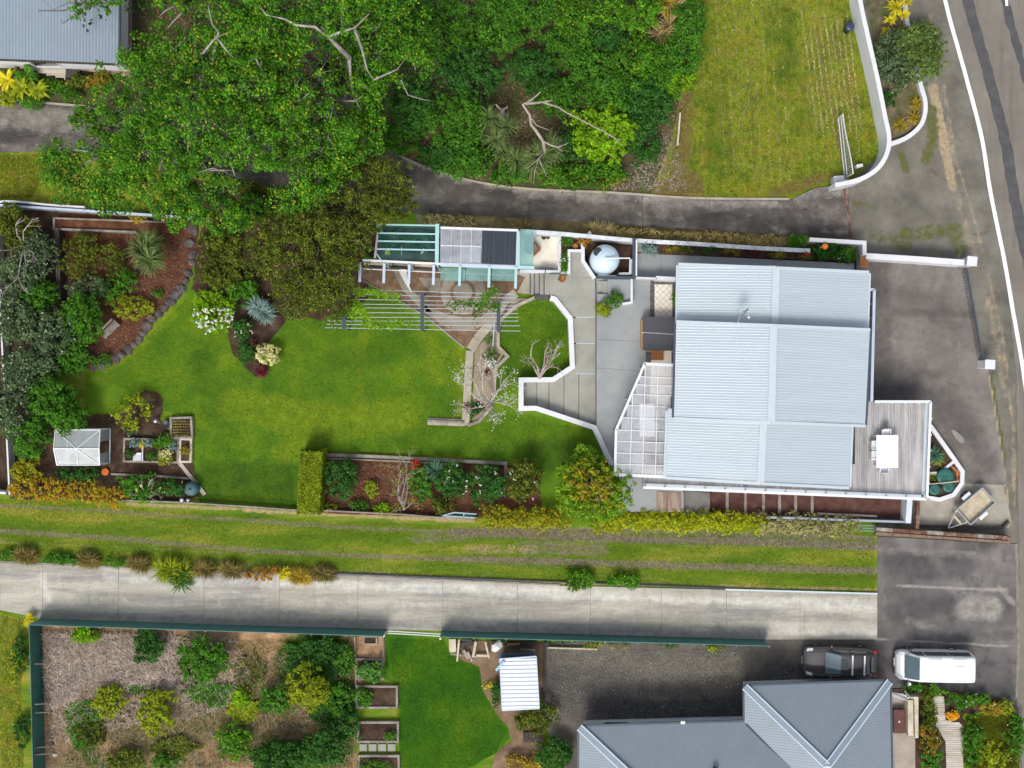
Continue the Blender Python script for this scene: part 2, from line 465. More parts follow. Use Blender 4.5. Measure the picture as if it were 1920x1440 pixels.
forec2 = surf('parking_asphalt', [(.3, (0.071, 0.066, 0.066)), (.5, (0.127, 0.117, 0.112)), (.72, (0.214, 0.197, 0.187))], scale=.3, fine=40, finec=.3, rough=.85,
            patches=[(.5, .54, .7, (.045, .043, .045), .8), (.4, .56, .72, (.24, .225, .20), .55, (1.6, .7, 1)), (4, .66, .8, (.25, .23, .2), .4)], wear_shade=[('wear_shade', (.26, .245, .215), 1.1, 1.5), ('wear_shade2', (.065, .061, .062), .9, 1.2)])
grav = surf('gravel_yard', [(.3, (0.060, 0.054, 0.050)), (.5, (0.109, 0.097, 0.084)), (.72, (0.181, 0.161, 0.130))], scale=.35, fine=16, finec=.55, rough=.9, bmp=.8, bdist=.03,
            patches=[(.5, .52, .7, (.17, .155, .115), .55)], wear_shade=[('wear_shade', (.17, .155, .12), 1.0, 1.1), ('wear_shade2', (.055, .052, .051), 1.0, 1.3)])
conc_l = surf('pale_driveway_concrete', [(.3, (0.270, 0.252, 0.205)), (.5, (0.401, 0.377, 0.311)), (.7, (0.523, 0.494, 0.409))], scale=.55, fine=16, finec=.22, stretch=(.22, 1.9, 1), rough=.9, bmp=.25,
            fstretch=(.35, 1.6, 1), patches=[(.8, .48, .64, (.235, .228, .22), .85, (.16, 1.5, 1)), (2.2, .58, .75, (.60, .59, .54), .5), (2.6, .58, .72, (.21, .205, .195), .55, (1.8, .25, 1)), (3.2, .6, .72, (.22, .215, .205), .5, (.22, 3.5, 1))], wear_shade=[('wear_shade', (.22, .215, .205), 1.3, 1.2), ('wear_shade2', (.62, .61, .56), 1.0, 1.1)])
conc_d = surf('dark_driveway_concrete', [(.3, (0.063, 0.055, 0.049)), (.5, (0.103, 0.092, 0.082)), (.7, (0.190, 0.172, 0.149))], scale=.7, fine=18, finec=.35, rough=.9,
            patches=[(.7, .52, .66, (.045, .040, .038), .85, (.3, 1.1, 1)), (1.6, .60, .72, (.27, .25, .21), .6, (.5, 1.6, 1)), (2.2, .62, .75, (.22, .20, .17), .5, (2.4, .35, 1))], wear_shade=[('wear_shade', (.038, .034, .031), 1.3, 1.2), ('wear_shade2', (.25, .23, .20), 1.6, 1.6)])
patio = surf('patio_concrete', [(.3, (.245, .262, .27)), (.5, (.285, .302, .305)), (.72, (.335, .35, .345))], scale=.5, fine=30, finec=.07, rough=.8, bmp=.12,
            patches=[(.9, .55, .75, (.24, .25, .23), .5)])
patio2 = surf('weathered_step_concrete', [(.3, (.245, .25, .215)), (.5, (.30, .30, .26)), (.72, (.35, .345, .30))], scale=.8, fine=28, finec=.12, rough=.85, bmp=.2)
white = surf('white_painted_render', [(.3, (0.605, 0.618, 0.646)), (.7, (0.671, 0.679, 0.704))], scale=.9, fine=20, finec=.04, rough=.6, bmp=.1,
            patches=[(1.7, .52, .75, (.50, .51, .48), .55), (6, .6, .75, (.42, .42, .38), .4)])
cream = surf('cream_tile', [(.3, (.66, .60, .50)), (.7, (.78, .73, .63))], scale=1.6, fine=20, finec=.06, rough=.5, bmp=.1)
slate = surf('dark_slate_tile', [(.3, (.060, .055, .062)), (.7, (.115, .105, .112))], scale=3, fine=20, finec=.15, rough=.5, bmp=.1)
path_c = surf('pebbled_path_concrete', [(.3, (.29, .25, .19)), (.5, (.37, .33, .26)), (.7, (.46, .42, .34))], scale=1.1, fine=22, finec=.2, rough=.9)
timber = surf('weathered_timber', [(.3, (.15, .125, .105)), (.5, (.24, .21, .18)), (.7, (.36, .33, .29))], scale=1.5, fine=14, finec=.25, rough=.85)
timber_d = surf('dark_timber', [(.3, (.035, .030, .028)), (.7, (.085, .070, .062))], scale=1.5, fine=14, finec=.3, rough=.85)
timber_p = surf('pale_timber', [(.3, (.36, .31, .22)), (.5, (.50, .44, .33)), (.7, (.62, .57, .46))], scale=1.5, fine=14, finec=.22, rough=.8)
deckm = surf('silvered_deck_boards', [(.3, (.25, .24, .235)), (.5, (.37, .36, .355)), (.7, (.52, .51, .50))], scale=1.0, fine=16, finec=.15, rough=.75, stretch=(4.0, .35, 1), fstretch=(2.5, .3, 1), bmp=.3,
            patches=[(1.2, .58, .72, (.36, .30, .23), .4, (3.0, .4, 1))])
deckb = surf('brown_deck_boards', [(.3, (0.144, 0.096, 0.072)), (.5, (0.272, 0.192, 0.144)), (.7, (0.432, 0.336, 0.264))], scale=1.0, fine=16, finec=.2, rough=.8, stretch=(4.0, .35, 1))
deckp = surf('pale_deck_boards', [(.3, (.36, .31, .25)), (.5, (.50, .45, .38)), (.7, (.66, .62, .56))], scale=.7, fine=16, finec=.15, rough=.8, stretch=(.5, 4.0, 1))
rust = surf('rusty_timber', [(.3, (.085, .040, .028)), (.5, (.15, .070, .048)), (.7, (.30, .24, .20))], scale=2.5, fine=14, finec=.3, rough=.8)
rock = surf('dark_basalt_rock', [(.3, (.050, .042, .042)), (.5, (.095, .080, .075)), (.72, (.17, .15, .135))], scale=2.0, fine=10, finec=.3, rough=.9, bmp=.8, bdist=.05)
redtile = surf('red_brown_paving', [(.3, (.055, .022, .018)), (.5, (.095, .038, .030)), (.72, (.13, .07, .05))], scale=2.0, fine=20, finec=.3, rough=.8)
roofm = surf('pale_blue_steel_roof', [(.3, (.40, .465, .50)), (.7, (.44, .505, .54))], scale=.7, fine=9, finec=.035, rough=.36, metal=.12, bmp=0, stretch=(.25, 2.5, 1), fstretch=(.15, 2, 1), patches=[(1.1, .58, .75, (.34, .40, .42), .5, (.2, 2.6, 1)), (3.5, .66, .74, (.30, .33, .32), .45)])
roofg = plain('grey_blue_steel_roof', (.235, .29, .345), rough=.40, metal=.15, var=.07, vs=1.0)
roofn = plain('slate_grey_steel_roof', (.215, .255, .29), rough=.42, metal=.15, var=.06, vs=1.0)
roofw = plain('white_sheet_roof', (.60, .645, .73), rough=.4, var=.06, vs=1.5)
flash = plain('pale_roof_flashing', (.46, .53, .57), rough=.4, var=.05)
flash_g = plain('grey_roof_flashing', (.52, .60, .66), rough=.4, var=.05)
navy = plain('dark_navy_trim', (.035, .055, .08), rough=.5)
tealf = plain('teal_fence_paint', (.045, .175, .160), rough=.55, var=.12, vs=1.2)
tealg = plain('dark_teal_fence_paint', (.015, .115, .095), rough=.5, var=.2, vs=1.2)
aqua = plain('aqua_painted_frame', (.36, .57, .59), rough=.5, var=.1)
bluew = plain('pale_blue_rafter_paint', (.46, .54, .64), rough=.5, var=.1)
whitem = plain('white_metal', (.68, .70, .72), rough=.4, var=.05)
blackp = plain('black_plastic', (.022, .024, .030), rough=.45, var=.2)
steel = plain('galvanised_steel', (.45, .47, .48), rough=.4, metal=.6, var=.15)
tankm = plain('pale_blue_tank_plastic', (.50, .62, .70), rough=.38, var=.12, vs=1.3, coat=.3)
barkt = surf('grey_tree_bark', [(.3, (.16, .14, .12)), (.5, (.27, .24, .22)), (.7, (.42, .40, .37))], scale=2.0, fine=12, finec=.3, rough=.9, bmp=.6)
barkd = surf('brown_tree_bark', [(.3, (.08, .06, .045)), (.7, (.20, .16, .12))], scale=2.0, fine=12, finec=.3, rough=.9, bmp=.6)
deadw = surf('bleached_dead_wood', [(.3, (.20, .15, .12)), (.5, (.36, .30, .26)), (.7, (.52, .48, .44))], scale=1.2, fine=12, finec=.2, rough=.9)
orangew = surf('orange_stained_wood', [(.3, (.22, .085, .028)), (.7, (.36, .15, .055))], scale=4, fine=20, finec=.2, rough=.5, stretch=(.4, 4, 1))
redw = surf('red_brown_stained_wood', [(.3, (.085, .030, .024)), (.7, (.15, .058, .045))], scale=4, fine=20, finec=.2, rough=.55)
terra = plain('terracotta', (.36, .13, .06), rough=.8, var=.15)
orange = plain('orange_plastic', (.85, .22, .015), rough=.5, var=.1)
# leaves
def LM(name, a, b_, c, d=None, **k):
    a = tuple(x * .65 + y * .35 for x, y in zip(a, b_)); c = tuple(x * .65 + y * .35 for x, y in zip(c, b_))
    st = [(.0, a), (.45, b_), (.85, c)]
    if d: st += [(.93, c), (.97, d)]
    return leafmat(name, st, **k)
lf_bright = LM('bright_green_leaves', (0.023, 0.098, 0.007), (0.057, 0.201, 0.010), (0.172, 0.380, 0.016), (0.414, 0.414, 0.023), vscale=.7, vamt=.5)
lf_mid = LM('mid_green_leaves', (0.027, 0.100, 0.010), (0.056, 0.188, 0.013), (0.125, 0.300, 0.020))
lf_deep = LM('deep_green_leaves', (0.018, 0.069, 0.013), (0.035, 0.125, 0.018), (0.075, 0.213, 0.025))
lf_olive = LM('olive_leaves', (0.030, 0.053, 0.007), (0.078, 0.115, 0.011), (0.207, 0.247, 0.021), (0.322, 0.253, 0.034), vscale=.9, vamt=.5)
lf_lime = LM('lime_leaves', (.08, .20, .006), (.17, .36, .008), (.32, .52, .014))
lf_yellowgreen = LM('yellow_green_leaves', (.10, .17, .008), (.24, .31, .012), (.42, .44, .02))
lf_hedge = LM('autumn_hedge_leaves', (.10, .16, .008), (.28, .30, .012), (.44, .36, .018), (.62, .26, .03), vamt=.3)
lf_hedge_o = LM('orange_hedge_leaves', (0.154, 0.165, 0.011), (0.418, 0.330, 0.017), (0.550, 0.275, 0.022), (0.605, 0.132, 0.022), vamt=.3)
lf_grey = LM('grey_green_leaves', (0.034, 0.060, 0.029), (0.078, 0.126, 0.054), (0.180, 0.252, 0.108), (0.360, 0.432, 0.240))
lf_silver = LM('silver_leaves', (.10, .19, .18), (.20, .32, .30), (.34, .46, .42))
lf_autumn = LM('autumn_bronze_leaves', (.09, .12, .010), (.24, .22, .02), (.34, .17, .03), (.46, .10, .03))
lf_cream = LM('cream_variegated_leaves', (.30, .32, .07), (.60, .58, .22), (.80, .78, .42), trans=.1)
lf_shaded = LM('shaded_canopy_leaves', (.012, .045, .008), (.022, .075, .010), (.045, .12, .014))  # leaf colour darkened to paint the shade inside the crowns
lf_pitt = LM('pittosporum_leaves', (0.047, 0.088, 0.019), (0.115, 0.182, 0.038), (0.257, 0.351, 0.095))
lf_rust = LM('rust_orange_leaves', (.20, .15, .02), (.40, .20, .02), (.52, .30, .03), (.5, .12, .02))
lf_dry = LM('dry_hedge_leaves', (.20, .15, .05), (.42, .33, .12), (.62, .50, .24), (.26, .32, .03))
lf_purple = LM('purple_tinged_leaves', (.16, .19, .03), (.32, .29, .12), (.46, .40, .30), (.48, .50, .05))
lf_burg = LM('burgundy_leaves', (.04, .006, .012), (.10, .014, .025), (.18, .03, .04), trans=.1)
lf_white = LM('white_petals', (.55, .55, .52), (.75, .74, .70), (.85, .83, .80), trans=.15, vamt=.1)
lf_pink = LM('pale_pink_petals', (.50, .40, .40), (.66, .56, .54), (.75, .70, .66), trans=.15, vamt=.1)
lf_red = LM('red_petals', (.45, .01, .02), (.65, .02, .04), (.8, .05, .06), trans=.1, vamt=.1)
lf_orangep = LM('orange_petals', (.75, .26, .01), (.85, .38, .015), (.9, .5, .03), trans=.1, vamt=.1)
lf_yellow = LM('yellow_strap_leaves', (.40, .36, .012), (.62, .55, .015), (.8, .70, .04), trans=.2)
lf_flax = LM('bronze_flax_blades', (.16, .12, .012), (.36, .26, .02), (.56, .42, .05), trans=.2)
lf_cord = LM('cordyline_blades', (.035, .070, .020), (.10, .16, .045), (.24, .30, .09), trans=.15)
lf_agave = LM('agave_blades', (.03, .09, .05), (.07, .17, .10), (.14, .26, .16), trans=.1)
lf_straw = LM('straw_tussock_blades', (.20, .15, .05), (.38, .29, .12), (.55, .44, .22), trans=.2)
lf_tuss = LM('brown_tussock_blades', (.07, .06, .015), (.16, .13, .03), (.30, .24, .07), trans=.15)
gr_lawn = LM('lawn_blades', (.05, .12, .006), (.09, .18, .009), (.16, .245, .011), trans=.3, vscale=.6)
gr_dry = LM('dry_lawn_blades', (.10, .15, .010), (.17, .20, .012), (.30, .26, .04), trans=.3, vscale=.6)
gr_vivid = LM('vivid_lawn_blades', (.025, .09, .005), (.045, .13, .006), (.08, .17, .008), trans=.3, vscale=.6)
bark_ch = LM('bark_chips', (.07, .032, .02), (.15, .070, .040), (.25, .12, .07), (.36, .24, .15), trans=0, vamt=.3)
straw_ch = LM('dry_stalks', (.11, .08, .055), (.25, .20, .15), (.46, .40, .33), trans=0, vamt=.3)
stone_ch = LM('gravel_stones', (.06, .055, .05), (.12, .11, .10), (.21, .20, .18), (.38, .36, .33), trans=0, vamt=.3)
leaf_lit = LM('leaf_litter', (.10, .06, .03), (.20, .13, .07), (.33, .24, .15), trans=0)

def unit(v): return v / (np.linalg.norm(v, axis=1, keepdims=True) + 1e-9)
def leaf_quads(c, out, l, w, flat=.5):
    n = len(c)
    nr = unit(out * .7 + RNG.normal(0, .55, (n, 3)) + np.array([0, 0, flat]))
    d = unit(np.cross(nr, RNG.normal(0, 1, (n, 3))))
    s = np.cross(nr, d)
    L = (l * RNG.uniform(.6, 1.35, n))[:, None]; W = (w * RNG.uniform(.7, 1.3, n))[:, None] / 2
    return np.stack([c - d * L * .5, c + s * W, c + d * L * .5 + nr * L * .08, c - s * W], 1)
def clump_pts(center, rad, n_clump, n_leaf, csize=.32, low=-.25):
    """points on small leaf clumps spread over an ellipsoid"""
    center = np.array(center, float); rad = np.array(rad, float)
    v = unit(RNG.normal(0, 1, (n_clump * 4 + 12, 3))); v = v[v[:, 2] > low][:n_clump]
    rr = RNG.uniform(.55, 1.02, len(v))[:, None] ** .7
    cc = center + v * rad * rr
    cs = csize * RNG.uniform(.55, 1.35, len(v))
    k = max(1, n_leaf // len(v))
    idx = np.repeat(np.arange(len(v)), k)
    o = unit(RNG.normal(0, 1, (len(idx), 3)) + v[idx] * .55 + np.array([0, 0, .35]))
    p = cc[idx] + o * (cs[idx] * RNG.uniform(.35, 1.0, len(idx)))[:, None]
    return p, o
def crown_mesh(name, blobs, mat, parent, leaf=.2, dens=34, wid=None, csize=.45, cdens=1.6, flat=.65, low=-.1):
    """blobs: (centre xyz, radius xyz)"""
    Vs = []
    for c, r in blobs:
        area = math.pi * r[0] * r[1] + 2 * r[2] * (r[0] + r[1]) * .8
        nc = max(6, int(area * cdens)); nl = max(nc, int(area * dens))
        p, o = clump_pts(c, r, nc, nl, csize, low)
        Vs.append(leaf_quads(p, o, leaf, wid or leaf * .6, flat))
    return fast_mesh(name, np.concatenate(Vs), 4, mat, parent)
def sub_blobs(c, r, k):
    """break one ellipsoid into k lumps so that its outline is uneven"""
    out = []
    for _ in range(k):
        a = U(0, 2 * math.pi); d = math.sqrt(R()) * .62; q = U(.38, .62)
        out.append(((c[0] + math.cos(a) * d * r[0], c[1] + math.sin(a) * d * r[1], c[2] + U(-.25, .35) * r[2]), (r[0] * q, r[1] * q, r[2] * q * 1.15)))
    return out
def shrub(name, label, cat, px, py, rx, ry, h, mat, leaf=.14, dens=80, group=None, csize=.22, cdens=4, lumps=6, stem=True, z=0.0, wid=None, core=None, flowers=None, part='foliage'):
    zc = z + h * .55
    c = P(px, py, zc); s = (H - zc) / H / PX
    r = (rx * s * 1.02, ry * s * 1.02, h * .48); dens *= 1.5; cdens *= 1.35; leaf *= 1.08
    rt = root(name, label, cat, (c.x, c.y, z), group)
    bl = [((c.x, c.y, zc - .05 * h), (r[0] * .92, r[1] * .92, r[2] * .9))] + sub_blobs((c.x, c.y, zc), r, lumps)
    crown_mesh(part, bl, mat, rt, leaf, dens, wid, csize, cdens)
    if core is not False and min(r[0], r[1]) > .45:
        crown_mesh('inner_leaves', [((c.x, c.y, zc - .1 * h), (r[0] * .72, r[1] * .72, r[2] * .7))], core or mat, rt, leaf * 1.4, 60, None, csize * 1.3, 4)
    if stem:
        mb = MB()
        for k in range(4):
            a = U(0, 6.28)
            mb.tube([(c.x + .05 * math.cos(a), c.y + .05 * math.sin(a), z), (c.x + .3 * r[0] * math.cos(a), c.y + .3 * r[1] * math.sin(a), z + h * .35), (c.x + .6 * r[0] * math.cos(a + .3), c.y + .6 * r[1] * math.sin(a + .3), z + h * .7)], [.035 + .01 * h, .025, .01], 5)
        mb.build('stem', barkd, rt)
    for fl in (flowers or []):
        fm, fn, fs, sec = fl
        p, o = clump_pts((c.x, c.y, zc), (r[0] * 1.0, r[1] * 1.0, r[2] * 1.05), max(3, fn // 5), fn, .12, .1)
        if sec:   # sector mask: function of normalised x, y
            k = np.array([sec((q[0] - c.x) / r[0], (q[1] - c.y) / r[1]) for q in p]); p, o = p[k], o[k]
        if len(p): fast_mesh('flowers', leaf_quads(p, o, fs, fs * .8, 1.2), 4, fm, rt)['kind'] = 'stuff'
    return rt
def tree(name, label, cat, base, blobs_px, mat, leaf=.24, dens=30, group=None, csize=.5, cdens=1.5, trunk_r=.28, bark=None, limbs=True, wid=None, lumps=5, inner=None):
    """blobs_px: (px, py, z, rpx, rz)"""
    b = P(base[0], base[1], 0)
    rt = root(name, label, cat, tuple(b), group)
    bl = []; cents = []
    for px, py, z, rp, rz in blobs_px:
        c = P(px, py, z); rr = rp * (H - z) / H / PX
        cents.append((c, rr)); bl.append(((c.x, c.y, c.z - .2), (rr * .85, rr * .85, rz * .85))); bl += sub_blobs(c, (rr, rr, rz), lumps)
    crown_mesh('crown', bl, mat, rt, leaf, dens, wid, csize, cdens)
    crown_mesh('inner_crown', [((c[0], c[1], c[2] - 1.3), (r[0] * .85, r[1] * .85, r[2] * .6)) for c, r in bl[::lumps + 1]], inner or lf_shaded, rt, leaf * 1.25, 34, None, csize * 1.1, 1.6)
    bark = bark or barkt
    top = Vector((b.x, b.y, max(1.2, min(z for _, _, z, _, _ in blobs_px) * .45)))
    mb = MB(); mb.tube([(b.x, b.y, -.1), (b.x + .05, b.y, top.z * .5), tuple(top)], [trunk_r * 1.25, trunk_r, trunk_r * .85], 9); mb.build('trunk', bark, rt, True)
    if limbs:
        for c, rr in cents:
            pts = []; n = 5
            for i in range(n + 1):
                t = i / n
                p = top.lerp(c, t) + Vector((U(-.25, .25), U(-.25, .25), .5 * math.sin(t * 3.1))) * (1 if 0 < i < n else 0)
                pts.append(p)
            m = MB(); m.tube(pts, [trunk_r * .6 * (1 - .8 * i / n) + .02 for i in range(n + 1)], 7)
            for j in range(5):
                q = pts[random.randint(2, n)]
                a = U(0, 6.28); e = q + Vector((math.cos(a) * rr * U(.4, .85), math.sin(a) * rr * U(.4, .85), U(.2, 1.0)))
                mid = q.lerp(e, .5) + Vector((U(-.2, .2), U(-.2, .2), .2))
                m.tube([q, mid, e], [.06, .04, .012], 5)
            m.build('limb', bark, rt, True)
    return rt
def spiky_mesh(name, heads, mat, parent, n=60, l=.7, w=.05, droop=.5, up=(0.0, 1.3), seg=3):
    """rosettes of strap leaves. heads: list of xyz"""
    Vs = []
    for hx, hy, hz in heads:
        a = RNG.uniform(0, 2 * math.pi, n); e = RNG.uniform(up[0], up[1], n); L = l * RNG.uniform(.65, 1.1, n)
        dx, dy = np.cos(a), np.sin(a)
        prev = np.c_[np.full(n, hx), np.full(n, hy), np.full(n, hz)]; pw = np.full(n, w * .35)
        el = e.copy()
        for k in range(seg):
            el2 = el - droop * (k + .3) * RNG.uniform(.6, 1.2, n) * .5
            nx = prev + np.c_[dx * np.cos(el2), dy * np.cos(el2), np.sin(el2)] * (L / seg)[:, None]
            nw = np.full(n, [w * .5, w * .42, .004][min(k, 2)] if seg == 3 else w * .5 * (1 - (k + 1) / seg) + .003)
            s = np.c_[-dy, dx, np.zeros(n)]
            Vs.append(np.stack([prev - s * pw[:, None], prev + s * pw[:, None], nx + s * nw[:, None], nx - s * nw[:, None]], 1))
            prev, pw, el = nx, nw, el2
    return fast_mesh(name, np.concatenate(Vs), 4, mat, parent)
def spiky(name, label, cat, px, py, z, mat, n=70, l=.7, w=.05, droop=.5, up=(0.0, 1.3), heads=None, trunk=False, group=None, part='leaves'):
    hs = [tuple(P(a, b, c)) for a, b, c in (heads or [(px, py, z)])]
    b = P(px, py, z); rt = root(name, label, cat, (b.x, b.y, 0), group)
    spiky_mesh(part, hs, mat, rt, n, l, w, droop, up)
    if trunk:
        m = MB()
        for h in hs: m.tube([(b.x, b.y, 0), (b.x * .5 + h[0] * .5, b.y * .5 + h[1] * .5, h[2] * .5), h], [.12, .09, .07], 7)
        m.build('trunk', barkd, rt, True)
    return rt
def bare_tree(name, label, px, py, tips, r0=.09, mat=None, blossom=None, z0=0.0, depth=3, nb=260, top=1.0, spread=.28):
    """branching wood. tips: list of (px, py, z) main branch ends"""
    b = P(px, py, z0); rt = root(name, label, 'tree', tuple(b))
    m = MB(); ends = []
    hub = P(px, py, z0 + top)
    m.tube([b, b.lerp(hub, .6) + Vector((.03, 0, 0)), hub], [r0 * 1.2, r0 * 1.05, r0], 7)
    def grow(p, q, r, d):
        mid = p.lerp(q, .5) + Vector((U(-.1, .1), U(-.1, .1), U(0, .15))) * (q - p).length
        m.tube([p, mid, q], [r, r * .75, r * .45], 5 if r > .02 else 4)
        if d == 0:
            ends.append((p, q)); return
        L = (q - p).length
        dr = (q - mid).normalized()
        for k in range(3):
            s = mid.lerp(q, U(.1, 1)) if k else q
            v = (dr + Vector((U(-1, 1), U(-1, 1), U(-.3, .5))) * .85).normalized()
            grow(s, s + v * L * U(.28, .5), r * .5, d - 1)
    for t in tips: grow(hub, hub.lerp(P(*t), .78), r0 * .62, depth - 1)
    m.build('branches', mat or deadw, rt)
    if blossom:
        pts = np.array([tuple(a.lerp(c, R())) for a, c in ends for _ in range(max(1, nb // max(1, len(ends))))])
        pts += RNG.normal(0, .14, pts.shape)
        o = unit(RNG.normal(0, 1, pts.shape) + np.array([0, 0, .5]))
        fast_mesh('blossom', leaf_quads(pts, o, .07, .06, 1.0), 4, blossom, rt)
    return rt
def hedge(name, label, px_line, wpx, h, mat, leaf=.12, dens=170, csize=.18, cat='hedge', z=0.0, group=None, rag=.12, base_mat=None):
    """clipped or shaggy hedge along a polyline (ellipsoid lumps in a row)"""
    W = [P(a, b, z + h * .7) for a, b in px_line]
    b = W[0]; rt = root(name, label, cat, (b.x, b.y, z), group)
    hw = wpx / PX / 2 * 1.12
    bl = []
    for i in range(len(W) - 1):
        a, c = W[i], W[i + 1]; L = (c - a).xy.length; k = max(1, int(L / (hw * .8)))
        for j in range(k):
            p = a.lerp(c, (j + .5) / k)
            q = U(1 - rag, 1 + rag)
            bl.append(((p.x + U(-rag, rag) * hw, p.y + U(-rag, rag) * hw, z + h * .5), (hw * .95 * q, hw * .95 * q, h * .5 * q)))
    crown_mesh('foliage', bl, mat, rt, leaf, dens * .9, None, csize, 12)
    crown_mesh('inner_leaves', [(c, (r[0] * .8, r[1] * .8, r[2] * .9)) for c, r in bl], mat, rt, leaf * 1.2, 60, None, csize, 6)
    m = MB()
    for c, r in bl[::2]: m.tube([(c[0], c[1], z), (c[0] + U(-.1, .1), c[1] + U(-.1, .1), z + h * .7)], [.03, .012], 4)
    m.build('stem', barkd, rt)
    return rt

# ------------------------------------------------------------------ ground
SH = [('wear_shade', [(1750, 165), (1757, 205), (1766, 240), (1774, 290), (1787, 350)], 9.5, .72), ('wear_shade', [(1754, 190), (1758, 205)], 10, .95), ('wear_shade', [(1764, 235), (1773, 285)], 9, .95), ('wear_shade', [(1790, 350), (1808, 420), (1832, 500)], 8, .42), ('wear_shade', [(1852, 560), (1872, 660), (1884, 740)], 7, .45), ('wear_shade', [(1768, 150), (1790, 290), (1835, 440), (1880, 630), (1900, 800), (1902, 950)], 4, .48), ('wear_shade', [(1745, 30), (1755, 150)], 6, .4),
      ('wear_shade2', [(1745, 205), (1750, 260), (1735, 300)], 12, .7), ('wear_shade2', [(1700, 440), (1790, 430), (1800, 470)], 16, .6), ('wear_shade2', [(1640, 440), (1700, 460)], 14, .5), ('wear_shade2', [(1690, 290), (1700, 320)], 7, .8), ('wear_shade2', [(1600, 380), (1640, 390)], 7, .5), ('wear_shade', [(1850, 690), (1862, 760), (1876, 840), (1888, 930), (1893, 985)], 2.2, 1.1), ('wear_shade2', [(1858, 700), (1872, 780), (1884, 860)], 3, .8)]
mesh_obj('ground', [(-160, -160, 0), (160, -160, 0), (160, 160, 0), (-160, 160, 0)], [(0, 1, 2, 3)], lane_g)['kind'] = 'structure'
sheet('wooded_ground', [(-700, -500), (1330, -500), (1330, 60), (1290, 260), (1230, 365), (900, 345), (760, 300), (600, 235), (300, 215), (-700, 150)], rough_g, amp=.08)
sheet('driveway_verge', [(780, 395), (900, 402), (1100, 416), (1300, 428), (1520, 440), (1600, 446), (1600, 470), (1180, 456), (780, 436)], surf('dry_weedy_verge', [(.3, (.09, .065, .03)), (.5, (.19, .14, .06)), (.7, (.28, .23, .10))], scale=1.5, finec=.5, patches=[(2, .5, .65, (.08, .12, .015), .6)]), amp=.04)
wearrect('road_shoulder', 1560, -120, 1990, 1560, .16, shoulder, SH, .004)
masksheet('dry_lawn', [(1290, -500), (1580, -500), (1612, 0), (1632, 120), (1650, 200), (1652, 290), (1600, 333), (1545, 348), (1520, 352), (1480, 373), (1300, 371), (1220, 366), (1262, 250), (1290, 100)], lawn_y, [('wear_shade', [(1230, 360), (1300, 345)], 22, .9), ('wear_shade', [(1290, 60), (1285, 200), (1275, 320)], 18, .75), ('wear_shade', [(1530, 60), (1560, 200), (1590, 320)], 10, .5), ('wear_shade', [(1565, 60), (1600, 200)], 8, .5), ('wear_shade', [(1490, 100), (1520, 220)], 7, .45), ('wear_shade', [(1400, 80), (1420, 330)], 9, .35), ('wear_shade', [(1450, 360), (1560, 330)], 12, .6), ('wear_shade2', [(1460, 30), (1470, 140)], 30, .5), ('wear_shade2', [(1340, 200), (1350, 320)], 30, .4)], cell=.3, amp=.05, step=.2)
sheet('left_verge_lawn', [(-700, 284), (110, 284), (230, 300), (420, 345), (420, 398), (200, 392), (0, 374), (-700, 340)], lawn_y, amp=.05)
masksheet('garden_lawn', [(160, 700), (260, 640), (330, 570), (350, 460), (420, 440), (620, 560), (650, 500), (700, 500), (880, 655), (880, 780), (800, 782), (800, 798), (885, 800), (980, 770), (1010, 768), (1118, 802), (1150, 880), (1150, 960), (600, 960), (380, 948), (330, 880), (360, 780), (250, 760), (160, 800)], lawn, [('wear_shade', [(440, 760), (600, 790), (760, 780)], 34, .55), ('wear_shade', [(800, 620), (820, 700)], 26, .4), ('wear_shade', [(530, 850), (570, 830)], 20, .5), ('wear_shade', [(680, 625), (670, 760)], 8, .35), ('wear_shade', [(860, 660), (868, 780)], 10, .6), ('wear_shade', [(320, 590), (260, 650), (200, 690)], 10, .5), ('wear_shade', [(640, 850), (900, 862)], 8, .4), ('wear_shade2', [(395, 900), (550, 900)], 34, .6), ('wear_shade2', [(1010, 860), (1090, 850)], 34, .6), ('wear_shade2', [(380, 680), (400, 760)], 26, .35), ('wear_shade2', [(620, 680), (720, 660)], 24, .3)], cell=.35, amp=.04)  # dark strokes paint shade beside hedge and round tree, partly lusher grass
sheet('upper_garden_lawn', [(935, 640), (925, 600), (960, 570), (1000, 558), (1035, 560), (1068, 600), (1075, 690), (1037, 712), (978, 714), (978, 770), (930, 790), (905, 790), (905, 700), (935, 690), (950, 665)], lawn, amp=.02)
masksheet('vacant_plot', [(60, 1165), (720, 1185), (726, 1240), (690, 1250), (668, 1300), (670, 1500), (60, 1500)], straw_g,
          [('wear_shade', [(600, 1210), (560, 1240), (560, 1250)], 45, 1.0), ('wear_shade', [(610, 1300), (620, 1340)], 30, .8), ('wear_shade', [(150, 1350), (170, 1420)], 20, .7), ('wear_shade', [(340, 1300), (400, 1330)], 16, .55), ('wear_shade', [(440, 1390), (560, 1420)], 34, .7), ('wear_shade', [(640, 1210), (655, 1290)], 20, .7), ('wear_shade', [(230, 1370), (330, 1400), (400, 1330)], 26, .65), ('wear_shade', [(470, 1290), (530, 1350)], 24, .6), ('wear_shade', [(250, 1290), (420, 1280)], 14, .6), ('wear_shade', [(200, 1440), (340, 1430)], 16, .6), ('wear_shade', [(640, 1400), (600, 1440)], 30, .8),
           ('wear_shade2', [(100, 1290), (130, 1440)], 26, .65), ('wear_shade2', [(250, 1380), (420, 1350), (560, 1370)], 40, .7), ('wear_shade2', [(360, 1190), (470, 1215)], 16, .5), ('wear_shade2', [(470, 1240), (480, 1330)], 30, .6), ('wear_shade2', [(420, 1440), (420, 1380)], 30, .6)], cell=.3, amp=.06)
